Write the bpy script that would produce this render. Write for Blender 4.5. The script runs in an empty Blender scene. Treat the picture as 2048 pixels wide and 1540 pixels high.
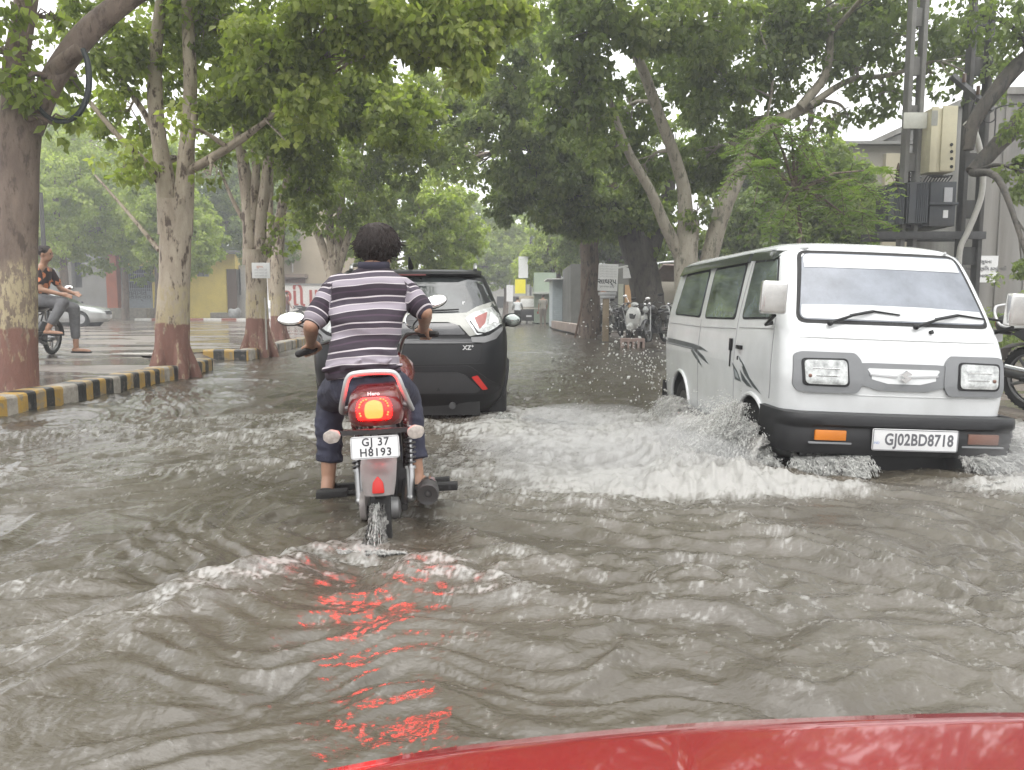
import bpy, bmesh, math, random
import numpy as np
from mathutils import Vector, Matrix, Euler

# ------------------------------------------------------------------ camera, sky, sun, exposure
scene = bpy.context.scene
COL = scene.collection
R = math.radians
CAM_H = 1.02            # metres above the flood water (z = 0); the road lies ROAD below it
ROAD = -0.22
PITCH = 5.86
F = 1539.0 / 2048.0
cd = bpy.data.cameras.new('camera')
cam = bpy.data.objects.new('camera', cd)
COL.objects.link(cam)
cd.sensor_width = 36; cd.lens = 36 * F; cd.clip_start = 0.02; cd.clip_end = 900
cam.location = (0, 0, CAM_H)
cam.rotation_euler = (R(90 - PITCH), 0, 0)
scene.camera = cam

world = bpy.data.worlds.new('World'); scene.world = world
world.use_nodes = True
wn = world.node_tree.nodes; wl = world.node_tree.links
bg = wn['Background']
sky = wn.new('ShaderNodeTexSky'); sky.sky_type = 'NISHITA'; sky.sun_disc = False
sky.sun_elevation = R(68); sky.sun_rotation = R(160)
sky.air_density = 1.0; sky.dust_density = 3.0; sky.ozone_density = 1.0
hs = wn.new('ShaderNodeHueSaturation'); hs.inputs['Saturation'].default_value = 0.16
wl.new(sky.outputs[0], hs.inputs['Color'])
# an even layer of rain cloud, brightest overhead
wtc = wn.new('ShaderNodeTexCoord'); wsp = wn.new('ShaderNodeSeparateXYZ'); wl.new(wtc.outputs['Generated'], wsp.inputs[0])
wmr = wn.new('ShaderNodeMapRange'); wl.new(wsp.outputs[2], wmr.inputs[0]); wmr.inputs[1].default_value = 0; wmr.inputs[2].default_value = 1; wmr.inputs[3].default_value = 4.0; wmr.inputs[4].default_value = 9.0
wnz = wn.new('ShaderNodeTexNoise'); wnz.inputs['Scale'].default_value = 2.2; wnz.inputs['Detail'].default_value = 5; wl.new(wtc.outputs['Generated'], wnz.inputs['Vector'])
wm1 = wn.new('ShaderNodeMath'); wm1.operation = 'MULTIPLY_ADD'; wl.new(wnz.outputs['Fac'], wm1.inputs[0]); wm1.inputs[1].default_value = .5; wm1.inputs[2].default_value = .75
wm2 = wn.new('ShaderNodeMath'); wm2.operation = 'MULTIPLY'; wl.new(wm1.outputs[0], wm2.inputs[0]); wl.new(wmr.outputs[0], wm2.inputs[1])
wcc = wn.new('ShaderNodeCombineColor'); wl.new(wm2.outputs[0], wcc.inputs[0]); wl.new(wm2.outputs[0], wcc.inputs[1]); wl.new(wm2.outputs[0], wcc.inputs[2])
wmx = wn.new('ShaderNodeMix'); wmx.data_type = 'RGBA'; wmx.inputs[0].default_value = .75; wl.new(hs.outputs[0], wmx.inputs[6]); wl.new(wcc.outputs[0], wmx.inputs[7])
wl.new(wmx.outputs[2], bg.inputs['Color'])
bg.inputs['Strength'].default_value = 0.15

sd = bpy.data.lights.new('sun', 'SUN'); sd.energy = 0.55; sd.angle = R(60); sd.color = (1, .97, .92)
sun = bpy.data.objects.new('sun', sd); COL.objects.link(sun)
sun.rotation_euler = Euler((R(22), 0, R(160 - 180)), 'XYZ')
sun.location = (0, 0, 30)

vs = scene.view_settings
vs.view_transform = 'Standard'; vs.look = 'None'; vs.gamma = 1; vs.use_curve_mapping = False
vs.exposure = 1.55
scene.cycles.max_bounces = 7; scene.cycles.diffuse_bounces = 3; scene.cycles.glossy_bounces = 3
scene.cycles.transmission_bounces = 3; scene.cycles.transparent_max_bounces = 8
scene.cycles.volume_bounces = 0

# ------------------------------------------------------------------ helpers
def at(px, py, Y):
    """point of the photo's pixel (2048 wide) at forward distance Y"""
    a = (px - 1024) / 1539.0; b = -(py - 770) / 1539.0
    p = R(PITCH)
    d = Vector((a, math.cos(p) + b * math.sin(p), -math.sin(p) + b * math.cos(p)))
    t = Y / d.y
    return Vector((0, 0, CAM_H)) + d * t

def lerp(a, b, t): return a + (b - a) * t
rnd = random.Random(7)

def tag(o, label=None, cat=None, group=None, kind=None):
    if label: o['label'] = label
    if cat: o['category'] = cat
    if group: o['group'] = group
    if kind: o['kind'] = kind
    return o

def thing(name, label, cat, loc=(0, 0, 0), rot=(0, 0, 0), group=None):
    o = bpy.data.objects.new(name, None); COL.objects.link(o)
    o.empty_display_size = .1
    o.location = loc; o.rotation_euler = rot
    bpy.context.view_layer.update()
    return tag(o, label, cat, group)

def copy_tree(o, parent=None):
    c = o.copy(); COL.objects.link(c); c.parent = parent
    for ch in o.children:
        copy_tree(ch, c)
    return c

# ---- materials
MATS = {}
def nodes_of(name):
    m = bpy.data.materials.new(name); m.use_nodes = True
    nt = m.node_tree
    return m, nt, nt.nodes['Principled BSDF'], nt.nodes['Material Output']

def mat(name, col, rough=.5, metal=0, vary=.12, scale=6, bump=0, bscale=40, coat=0, spec=.5, emit=None, estr=0, col2=None, thr=None, stretch=(1, 1, 1), dirt=0):
    """principled with a colour that wanders a little; thr = mask threshold for patches of col2"""
    if name in MATS: return MATS[name]
    m, nt, b, out = nodes_of(name)
    N = nt.nodes.new; L = nt.links.new
    tc = N('ShaderNodeTexCoord'); mp = N('ShaderNodeMapping'); mp.inputs['Scale'].default_value = stretch
    L(tc.outputs['Object'], mp.inputs[0])
    nz = N('ShaderNodeTexNoise'); nz.inputs['Scale'].default_value = scale; nz.inputs['Detail'].default_value = 6
    nz.inputs['Roughness'].default_value = .65
    L(mp.outputs[0], nz.inputs['Vector'])
    rp = N('ShaderNodeValToRGB')
    c = Vector(col)
    c2 = Vector(col2) if col2 else c * (1 + vary)
    c1 = c if col2 else c * (1 - vary)
    if thr:
        rp.color_ramp.elements[0].position = thr; rp.color_ramp.elements[1].position = min(1, thr + .06)
    else:
        rp.color_ramp.elements[0].position = .32; rp.color_ramp.elements[1].position = .68
    rp.color_ramp.elements[0].color = (*c1, 1); rp.color_ramp.elements[1].color = (*c2, 1)
    L(nz.outputs['Fac'], rp.inputs[0])
    src = rp.outputs[0]
    if dirt:
        n2 = N('ShaderNodeTexNoise'); n2.inputs['Scale'].default_value = scale * .35; n2.inputs['Detail'].default_value = 8
        L(mp.outputs[0], n2.inputs['Vector'])
        r2 = N('ShaderNodeValToRGB'); r2.color_ramp.elements[0].position = .45; r2.color_ramp.elements[1].position = .75
        r2.color_ramp.elements[0].color = (0, 0, 0, 1); r2.color_ramp.elements[1].color = (dirt, dirt, dirt, 1)
        L(n2.outputs['Fac'], r2.inputs[0])
        mx = N('ShaderNodeMix'); mx.data_type = 'RGBA'
        L(r2.outputs[0], mx.inputs[0]); L(src, mx.inputs[6]); mx.inputs[7].default_value = (.09, .075, .055, 1)
        src = mx.outputs[2]
    L(src, b.inputs['Base Color'])
    b.inputs['Roughness'].default_value = rough; b.inputs['Metallic'].default_value = metal
    b.inputs['Specular IOR Level'].default_value = spec
    b.inputs['Coat Weight'].default_value = coat; b.inputs['Coat Roughness'].default_value = .04
    if emit:
        b.inputs['Emission Color'].default_value = (*emit, 1); b.inputs['Emission Strength'].default_value = estr
    if bump:
        n3 = N('ShaderNodeTexNoise'); n3.inputs['Scale'].default_value = bscale; n3.inputs['Detail'].default_value = 5
        L(mp.outputs[0], n3.inputs['Vector'])
        bm_ = N('ShaderNodeBump'); bm_.inputs['Strength'].default_value = bump; bm_.inputs['Distance'].default_value = .02
        L(n3.outputs['Fac'], bm_.inputs['Height']); L(bm_.outputs[0], b.inputs['Normal'])
    MATS[name] = m
    return m

# ---- mesh builder
class MB:
    def __init__(s): s.v = []; s.f = []; s.m = []
    def add(s, vs_, fs, mi=0, M=None):
        o = len(s.v)
        for p in vs_:
            p = Vector(p)
            s.v.append(tuple(M @ p) if M else tuple(p))
        for f in fs: s.f.append(tuple(i + o for i in f)); s.m.append(mi)
        return s
    def box(s, c, d, rot=None, mi=0, M=None):
        x, y, z = d[0] / 2, d[1] / 2, d[2] / 2
        T = Matrix.Translation(c) @ (Euler(rot).to_matrix().to_4x4() if rot else Matrix())
        if M: T = M @ T
        return s.add([(-x, -y, -z), (x, -y, -z), (x, y, -z), (-x, y, -z), (-x, -y, z), (x, -y, z), (x, y, z), (-x, y, z)],
                     [(0, 3, 2, 1), (4, 5, 6, 7), (0, 1, 5, 4), (1, 2, 6, 5), (2, 3, 7, 6), (3, 0, 4, 7)], mi, T)
    def rings(s, rings, close=True, cap=True, mi=0, capmi=None):
        """rings: list of equal-length vertex loops"""
        o = len(s.v); n = len(rings[0])
        for r in rings: s.v += [tuple(p) for p in r]
        for i in range(len(rings) - 1):
            for j in range(n if close else n - 1):
                k = (j + 1) % n
                s.f.append((o + i * n + j, o + i * n + k, o + (i + 1) * n + k, o + (i + 1) * n + j)); s.m.append(mi)
        if cap:
            cm = mi if capmi is None else capmi
            s.f.append(tuple(o + j for j in reversed(range(n)))); s.m.append(cm)
            e = o + (len(rings) - 1) * n
            s.f.append(tuple(e + j for j in range(n))); s.m.append(cm)
        return s
    def tube(s, path, rad, n=8, cap=True, mi=0, flat=None, hemi=False, noise=0, seed=0):
        P = [Vector(p) for p in path]
        if not hasattr(rad, '__len__'): rad = [rad] * len(P)
        rad = list(rad)
        if hemi:
            a = (P[0] - P[1]).normalized(); b = (P[-1] - P[-2]).normalized()
            Pa = [P[0] + a * rad[0] * k for k in (.97, .8, .5)]; ra = [rad[0] * k for k in (.24, .6, .866)]
            Pb = [P[-1] + b * rad[-1] * k for k in (.5, .8, .97)]; rb = [rad[-1] * k for k in (.866, .6, .24)]
            P = Pa + P + Pb; rad = ra + rad + rb
        rg = random.Random(seed)
        t = (P[1] - P[0]).normalized()
        u = t.orthogonal().normalized()
        if abs(t.z) < .9: u = (Vector((0, 0, 1)) - t * t.z).normalized()
        lob = [rg.uniform(-1, 1) for _ in range(n)]
        rs = []
        for i, p in enumerate(P):
            if i == 0: t = P[1] - P[0]
            elif i == len(P) - 1: t = P[-1] - P[-2]
            else: t = P[i + 1] - P[i - 1]
            t.normalize()
            u = (u - t * u.dot(t)).normalized(); w = t.cross(u)
            ring = []
            for j in range(n):
                a = 2 * math.pi * j / n
                q = 1 + noise * (lob[j] * .7 + rg.uniform(-.4, .4))
                fx, fy = flat if flat else (1, 1)
                ring.append(p + (u * math.cos(a) * fx + w * math.sin(a) * fy) * rad[i] * q)
            rs.append(ring)
        return s.rings(rs, cap=cap, mi=mi)
    def lathe(s, prof, M=None, n=16, mi=0, cap=False):
        """prof: (r, z) pairs, turned about z"""
        M = M or Matrix()
        rs = [[M @ Vector((r * math.cos(2 * math.pi * j / n), r * math.sin(2 * math.pi * j / n), z)) for j in range(n)] for r, z in prof]
        return s.rings(rs, cap=cap, mi=mi)
    def ball(s, c, r, nu=16, nv=10, rot=None, mi=0):
        if not hasattr(r, '__len__'): r = (r, r, r)
        E = Euler(rot).to_matrix() if rot else Matrix.Identity(3)
        rs = []
        for i in range(1, nv):
            th = math.pi * i / nv
            rs.append([Vector(c) + E @ Vector((r[0] * math.sin(th) * math.cos(2 * math.pi * j / nu), r[1] * math.sin(th) * math.sin(2 * math.pi * j / nu), -r[2] * math.cos(th))) for j in range(nu)])
        return s.rings(rs, mi=mi)
    def prism(s, pts, M, h, mi=0):
        """pts: 2D outline in local xy, extruded along local z by h"""
        n = len(pts)
        vs_ = [(x, y, 0) for x, y in pts] + [(x, y, h) for x, y in pts]
        fs = [tuple(reversed(range(n))), tuple(range(n, 2 * n))] + [(j, (j + 1) % n, n + (j + 1) % n, n + j) for j in range(n)]
        return s.add(vs_, fs, mi, M)
    def patch(s, pts, proj, off, rings=5, mi=0, dens=.05, depth=.012):
        """plate that follows a surface: proj(a, b, off) -> point"""
        out = []
        n = len(pts)
        for i in range(n):
            a = Vector(pts[i]); b = Vector(pts[(i + 1) % n]); k = max(1, int((b - a).length / dens))
            out += [a.lerp(b, j / k) for j in range(k)]
        c = sum(out, Vector((0, 0))) / len(out)
        o = len(s.v); m = len(out)
        s.v.append(tuple(proj(c.x, c.y, off)))
        for r in range(1, rings + 1):
            for p in out:
                q = c.lerp(p, r / rings); s.v.append(tuple(proj(q.x, q.y, off)))
        for p in out: s.v.append(tuple(proj(p.x, p.y, off - depth)))
        for j in range(m):
            k = (j + 1) % m
            s.f.append((o, o + 1 + j, o + 1 + k)); s.m.append(mi)
            for r in range(rings):
                a0 = o + 1 + r * m
                s.f.append((a0 + j, a0 + m + j, a0 + m + k, a0 + k)); s.m.append(mi)
        return s
    def build(s, name, mats, parent=None, bevel=0, smooth=38, seg=2, fixn=True):
        me = bpy.data.meshes.new(name)
        me.from_pydata(s.v, [], s.f)
        mats = mats if isinstance(mats, (list, tuple)) else [mats]
        for m_ in mats: me.materials.append(m_)
        if len(mats) > 1: me.polygons.foreach_set('material_index', s.m)
        if bevel or fixn:
            bm = bmesh.new(); bm.from_mesh(me)
            if fixn: bmesh.ops.recalc_face_normals(bm, faces=bm.faces)
            if bevel:
                bmesh.ops.remove_doubles(bm, verts=bm.verts, dist=1e-5)
                es = [e for e in bm.edges if len(e.link_faces) == 2 and e.calc_face_angle(0) > .6]
                bmesh.ops.bevel(bm, geom=es, offset=bevel, segments=seg, profile=.6, affect='EDGES', clamp_overlap=True)
            bm.to_mesh(me); bm.free()
        if smooth:
            me.polygons.foreach_set('use_smooth', [True] * len(me.polygons))
            me.set_sharp_from_angle(angle=R(smooth))
        o = bpy.data.objects.new(name, me); COL.objects.link(o)
        o.parent = parent
        return o

def rpoly(pts, r=.03, seg=4):
    out = []; n = len(pts)
    rr = r if hasattr(r, '__len__') else [r] * n
    for i in range(n):
        p = Vector(pts[i]); a = Vector(pts[i - 1]) - p; b = Vector(pts[(i + 1) % n]) - p
        q = min(rr[i], a.length * .48, b.length * .48)
        if q < 1e-4: out.append((p.x, p.y)); continue
        A = p + a.normalized() * q; B = p + b.normalized() * q
        for k in range(seg + 1):
            t = k / seg
            c = A.lerp(p, t).lerp(p.lerp(B, t), t); out.append((c.x, c.y))
    return out

def curve_pts(pts, k=6):
    """Catmull-Rom through the points"""
    P = [Vector(p) for p in pts]
    P = [P[0] * 2 - P[1]] + P + [P[-1] * 2 - P[-2]]
    out = []
    for i in range(1, len(P) - 2):
        for j in range(k):
            t = j / k
            a, b, c, d = P[i - 1], P[i], P[i + 1], P[i + 2]
            out.append(.5 * ((2 * b) + (c - a) * t + (2 * a - 5 * b + 4 * c - d) * t * t + (3 * b - a - 3 * c + d) * t ** 3))
    out.append(P[-2]); return out

def interp_list(vals, k=6):
    out = []
    for i in range(len(vals) - 1):
        out += [lerp(vals[i], vals[i + 1], j / k) for j in range(k)]
    return out + [vals[-1]]

def eval_mesh(o):
    dg = bpy.context.evaluated_depsgraph_get(); dg.update()
    me = bpy.data.meshes.new_from_object(o.evaluated_get(dg))
    return me

def blob(mb, name, mats, parent, voxel=.008, smooth=6, fac=.5):
    """one continuous skin around overlapping shapes"""
    o = mb.build('tmp', [], None, smooth=0)
    md = o.modifiers.new('r', 'REMESH'); md.mode = 'VOXEL'; md.voxel_size = voxel; md.use_smooth_shade = True
    if smooth:
        sm = o.modifiers.new('s', 'SMOOTH'); sm.iterations = smooth; sm.factor = fac
    me = eval_mesh(o); me.name = name
    bpy.data.objects.remove(o)
    me.materials.clear()
    for m_ in (mats if isinstance(mats, (list, tuple)) else [mats]): me.materials.append(m_)
    me.polygons.foreach_set('use_smooth', [True] * len(me.polygons))
    n = bpy.data.objects.new(name, me); COL.objects.link(n); n.parent = parent
    return n

def text_mesh(txt, size, name, m, parent, M, depth=.002, bold=0, align='CENTER', spacing=1.0, sx=1.0):
    cu = bpy.data.curves.new('t', 'FONT'); cu.body = txt; cu.size = size; cu.extrude = depth; cu.offset = bold
    cu.align_x = align; cu.align_y = 'CENTER'; cu.space_character = spacing; cu.resolution_u = 3
    o = bpy.data.objects.new('t', cu); COL.objects.link(o)
    me = eval_mesh(o); bpy.data.objects.remove(o)
    me.transform(M @ Matrix.Diagonal((sx, 1, 1, 1))); me.materials.clear(); me.materials.append(m); me.name = name
    n = bpy.data.objects.new(name, me); COL.objects.link(n); n.parent = parent
    return n

def frame(o, x, y):
    """matrix with origin o, local x along x, local y along y"""
    x = Vector(x).normalized(); z = x.cross(Vector(y)).normalized(); y = z.cross(x)
    return Matrix(((x.x, y.x, z.x, o[0]), (x.y, y.y, z.y, o[1]), (x.z, y.z, z.z, o[2]), (0, 0, 0, 1)))

def pchip(xs, ys, x):
    n = len(xs)
    h = [xs[i + 1] - xs[i] for i in range(n - 1)]; d = [(ys[i + 1] - ys[i]) / h[i] for i in range(n - 1)]
    m = [d[0]] + [0 if d[i - 1] * d[i] <= 0 else 2 * d[i - 1] * d[i] / (d[i - 1] + d[i]) for i in range(1, n - 1)] + [d[-1]]
    if x <= xs[0]: return ys[0]
    if x >= xs[-1]: return ys[-1]
    i = max(k for k in range(n - 1) if xs[k] <= x)
    t = (x - xs[i]) / h[i]
    return (ys[i] * (2 * t ** 3 - 3 * t * t + 1) + m[i] * h[i] * (t ** 3 - 2 * t * t + t) + ys[i + 1] * (-2 * t ** 3 + 3 * t * t) + m[i + 1] * h[i] * (t ** 3 - t * t))

class LevelBody:
    """vehicle shell made of plan outlines stacked by height.
    rows: z, y_near, y_far, half_width, r_near, r_far, bulge_near, bulge_far"""
    def __init__(s, rows, ns=14): s.c = list(zip(*rows)); s.ns = ns
    def g(s, z): return [pchip(s.c[0], s.c[k], z) for k in range(1, 8)]
    def near(s, x, z, off=0):
        yf, yb, w, rf, rb, bf, bb = s.g(z)
        a = min(abs(x), w); e = max(0, a - (w - rf)) / rf; e = min(e, 1)
        y = yf + bf * (a / w) ** 2 + rf * (1 - math.sqrt(max(0, 1 - e * e)))
        return Vector((x, y - off, z))
    def far(s, x, z, off=0):
        yf, yb, w, rf, rb, bf, bb = s.g(z)
        a = min(abs(x), w); e = min(1, max(0, a - (w - rb)) / rb)
        return Vector((x, yb - bb * (a / w) ** 2 - rb * (1 - math.sqrt(max(0, 1 - e * e))) + off, z))
    def side(s, y, z, off=0, sg=-1):
        yf, yb, w, rf, rb, bf, bb = s.g(z)
        e = 0
        if y < yf + bf + rf: e = min(1, (yf + bf + rf - y) / rf); x = w - rf + rf * math.sqrt(max(0, 1 - e * e))
        elif y > yb - bb - rb: e = min(1, (y - (yb - bb - rb)) / rb); x = w - rb + rb * math.sqrt(max(0, 1 - e * e))
        else: x = w
        return Vector((sg * (x + off), y, z))
    def outline(s, z):
        yf, yb, w, rf, rb, bf, bb = s.g(z)
        P = []
        nf, nc, ns = 10, 6, s.ns
        for k in range(nf + 1): P.append(s.near(lerp(-(w - rf), w - rf, k / nf), z))
        for k in range(1, nc + 1):
            th = math.pi / 2 * k / nc; x = w - rf + rf * math.sin(th); P.append(s.near(x, z))
        y0 = P[-1].y; y1 = s.far(w, z).y
        for k in range(1, ns): P.append(Vector((w, lerp(y0, y1, k / ns), z)))
        for k in range(nc + 1):
            th = math.pi / 2 * (1 - k / nc); x = w - rb + rb * math.sin(th); P.append(s.far(x, z))
        for k in range(1, nf + 1): P.append(s.far(lerp(w - rb, -(w - rb), k / nf), z))
        for k in range(1, nc + 1):
            th = math.pi / 2 * k / nc; x = w - rb + rb * math.sin(th); P.append(s.far(-x, z))
        for k in range(1, ns): P.append(Vector((-w, lerp(y1, y0, k / ns), z)))
        for k in range(nc, 0, -1):
            th = math.pi / 2 * k / nc; x = w - rf + rf * math.sin(th); P.append(s.near(-x, z))
        return P
    def shell(s, mb, n=40, mi=0):
        z0, z1 = s.c[0][0], s.c[0][-1]
        zs = sorted(set([lerp(z0, z1, k / n) for k in range(n + 1)] + list(s.c[0])))
        mb.rings([s.outline(z) for z in zs], mi=mi)
        return mb

def wheel_holes(o, centres, r, xmin, parent, depth=.28):
    """opens the side skin round each wheel and lines the opening with a dark well"""
    bm = bmesh.new(); bm.from_mesh(o.data)
    wx = max(v.co.x for v in bm.verts)
    def hit(c): return abs(c.x) > xmin and any((c.y - y) ** 2 + (c.z - z) ** 2 < (r + .012) ** 2 for y, z in centres)
    bmesh.ops.delete(bm, geom=[f for f in bm.faces if hit(f.calc_center_median())], context='FACES')
    for v in bm.verts:
        if v.is_boundary and abs(v.co.x) > xmin - .05:
            y, z = min(centres, key=lambda q: (v.co.y - q[0]) ** 2 + (v.co.z - q[1]) ** 2)
            d = Vector((v.co.y - y, v.co.z - z))
            if .4 * r < d.length < 1.6 * r: d = d.normalized() * r; v.co.y = y + d.x; v.co.z = z + d.y
    bm.to_mesh(o.data); bm.free(); o.data.set_sharp_from_angle(angle=R(38))
    for y, z in centres:
        for sg in (-1, 1):
            mb = MB(); n = 24
            c = lambda rr, x: [Vector((sg * x, y + rr * math.cos(2 * math.pi * k / n), z + rr * math.sin(2 * math.pi * k / n))) for k in range(n)]
            mb.rings([c(r + .02, wx - .035), c(r + .02, wx - depth), c(.02, wx - depth)], cap=False); mb.build('wheel_well', darkwell, parent, fixn=False)

# ---- numpy noise
def _h(ix, iy, seed):
    n = (ix.astype(np.int64) * 374761393 + iy.astype(np.int64) * 668265263 + seed * 1442695041) & 0xffffffff
    n = ((n ^ (n >> 13)) * 1274126177) & 0xffffffff
    return ((n ^ (n >> 16)) & 0xffff) / 65535.0 * 2 * np.pi
def pn(x, y, seed=0):
    x0 = np.floor(x); y0 = np.floor(y); fx = x - x0; fy = y - y0
    u = fx ** 3 * (fx * (fx * 6 - 15) + 10); v = fy ** 3 * (fy * (fy * 6 - 15) + 10)
    def g(dx, dy):
        a = _h(x0 + dx, y0 + dy, seed); return np.cos(a) * (fx - dx) + np.sin(a) * (fy - dy)
    return ((g(0, 0) * (1 - u) + g(1, 0) * u) * (1 - v) + (g(0, 1) * (1 - u) + g(1, 1) * u) * v) * 1.5
# ------------------------------------------------------------------ the ground, the road and the flood water
def left_edge(y): return -4.62 - .03 * max(0, y - 12)
def right_edge(y): return 4.15 - .045 * y

asphalt = mat('asphalt', (.05, .048, .045), .8, vary=.3, scale=3, bump=.3)
g = MB(); g.box((0, 170, ROAD - .05), (500, 500, .1))
tag(g.build('ground', asphalt, smooth=0), kind='structure')

# flood water: one height field, fine near the camera
def water_fields(x, y, extra=True):
    wx = pn(x * .5, y * .5, 3) * .5 + pn(x * 1.7, y * 1.7, 5) * .16; wy = pn(x * .5 + 9, y * .5, 4) * .5 + pn(x * 1.9 + 3, y * 1.5, 6) * .30
    X, Y = x + wx, y + wy
    # churned current: crests run slanting, from upper left to lower right on the right hand side
    ang = (np.clip((-.5 - x) / 1.2, -1, 1) * .62) * np.clip(1.6 - y / 4.5, .15, 1) + .45 * pn(x * .45, y * .45, 21)
    ca, sa = np.cos(ang), np.sin(ang)
    U = X * ca + Y * sa * 1.0; V = -X * sa + Y * ca
    near = 1 / (1 + (y / 11.0) ** 2)
    h = .030 * pn(U * .7, V * 1.2, 11) * (0.35 + near)
    r1 = 1 - 2 * np.abs(pn(U * 1.7, V * 2.3, 12)); h += .030 * r1 * near
    r2 = 1 - 2 * np.abs(pn(U * 3.6, V * 5.6, 13)); h += .0155 * r2 * near
    h += .0085 * pn(U * 7.5, V * 11, 14) * near
    h += .0046 * pn(U * 13, V * 24, 15) * near
    h += .0018 * (1 - 2 * np.abs(pn(x * 40, y * 48, 16))) * near * np.clip(2.2 - y / 4, 0, 1)
    fine = .5 + .5 * pn(x * 60, y * 60, 31); mid = .5 + .5 * pn(x * 11, y * 14, 32); big = .5 + .5 * pn(x * 1.7, y * 2.2, 33)
    foam = np.zeros_like(x)
    crest = np.clip((h / .05 - .15) * 1.2, 0, 1) * near
    foam += crest * .22 * big
    # wake of the motorcycle: slanting ridges to both sides
    def ridge(x0, y0, kl, kr, amp, wid, fo, span, sd):
        nonlocal h, foam
        dx = x - x0
        yr = y0 - np.where(dx < 0, -kl * dx, kr * dx) + .06 * pn(x * 2.1, y * .3, sd) + .02 * pn(x * 9, y * 2, sd + 1)
        d = y - yr
        a = np.exp(-(d / wid) ** 2) * np.exp(-(np.abs(dx) / span) ** 2)
        a2 = np.where(d > 0, np.exp(-(d / (wid * .6)) ** 2), np.exp(-(d / (wid * 1.8)) ** 2)) * np.exp(-(np.abs(dx) / span) ** 2)
        a2 = a2 * (1 - .85 * np.exp(-(dx / .22) ** 2) * (np.abs(y - 3.2) < .7))
        h += amp * a2 * (1 + .35 * pn(x * 12, y * 12, sd + 2))
        foam += fo * a2 * (0.35 + .9 * mid * fine * 2)
    ridge(-.60, 3.24, 1.15, 1.05, .030, .13, .60, .62, 51)
    ridge(-.42, 3.66, 1.6, 1.30, .045, .15, .42, .75, 52)
    ridge(-.60, 2.95, .75, .55, .040, .12, .40, .75, 53)
    ridge(-1.20, 3.30, 1.5, -.5, .045, .20, .28, .85, 54)
    ridge(.75, 3.80, -.25, 1.25, .045, .17, .30, 1.1, 55)
    ridge(.25, 3.05, .2, 1.0, .042, .16, .22, .95, 56)
    ridge(1.15, 2.75, -.4, 1.35, .042, .17, .22, .8, 57)
    ridge(-2.4, 4.6, .6, -.1, .035, .16, .25, 1.4, 58)
    ridge(-3.3, 5.9, .3, .1, .040, .17, .25, 1.6, 59)
    # rooster hump behind the rear wheel
    d = np.exp(-(((x + .60) / .075) ** 2 + ((y - 3.08) / .10) ** 2)); h += d * (.03 + .025 * pn(x * 30, y * 30, 78)); foam += 1.2 * d; h += .008 * pn(x * 8, y * 12, 17) * near * np.clip(1.9 - y / 2.6, 0, 1)
    # dark slot right behind the motorcycle wheel
    # wakes of the car ahead (behind each rear wheel) and its V to the right
    for wx0 in (-1.62, -.12):
        d = np.exp(-(((x - wx0) / .24) ** 2 + ((y - 6.35) / .6) ** 2)); h += .04 * d; foam += .8 * d * (.3 + mid)
    ridge(-.92, 7.6, .55, .35, .035, .22, .8, 2.4, 60)
    ridge(-.92, 6.7, .8, .9, .035, .20, .5, 1.7, 61)
    zone = np.exp(-(((x - .60) / 1.0) ** 2 + ((y - 5.8) / 1.6) ** 2))
    foam += zone * (.38 + .9 * mid * fine * 1.6); h += zone * .05 * (mid - .4)
    zone = np.exp(-(((x + 1.8) / 1.4) ** 2 + ((y - 5.4) / 1.2) ** 2)); foam += zone * .35 * mid
    # bow wave thrown out by the van
    e = np.exp(-((x - 1.12 + (y - 4.6) * .12) / .40) ** 2) * np.clip((y - 3.95) * 5, 0, 1) * np.exp(-np.clip(y - 4.6, 0, 9) ** 2 / 4)
    h += e * (.07 + .06 * pn(x * 5, y * 5, 71) + .04 * pn(x * 13, y * 13, 72) + .02 * pn(x * 34, y * 34, 75)); foam += e * (.15 + .6 * mid)
    e = np.exp(-((y - 4.08 - .08 * (x - 1) ** 2 - .05 * pn(x * 4, x * 0, 79)) / .15) ** 2) * np.clip((x - .0) * 1.6, 0, 1) * np.clip((2.05 - x) * 4, 0, 1)
    h += e * (.035 + .04 * pn(x * 8, y * 9, 73) + .022 * pn(x * 30, y * 30, 76)); foam += e * 1.2
    e = np.exp(-(((x - 2.95) / .50) ** 2 + ((y - 4.12) / .22) ** 2)); h += e * (.07 + .05 * pn(x * 8, y * 8, 74) + .02 * pn(x * 30, y * 30, 77)); foam += e * 1.2
    e = np.exp(-(((x - 3.4) / .45) ** 2 + ((y - 4.6) / .45) ** 2)); h += e * .04; foam += e * 1.0
    e = np.exp(-(((x - 3.9) / .6) ** 2 + ((y - 5.6) / 1.6) ** 2)); foam += e * .9; h += e * .05
    e = np.exp(-(((x - .3) / .9) ** 2 + ((y - 4.35) / .4) ** 2)); foam += e * .45
    # fine speckle of froth all over the churned water
    sp = np.clip((fine * mid - .34) * 5, 0, 1) * np.clip(1.4 - y / 8, 0, 1); foam += .22 * sp
    foam *= (.35 + 1.3 * fine * (0.4 + mid))
    # calm far water
    return h, np.clip(foam, 0, 1.2)

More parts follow.
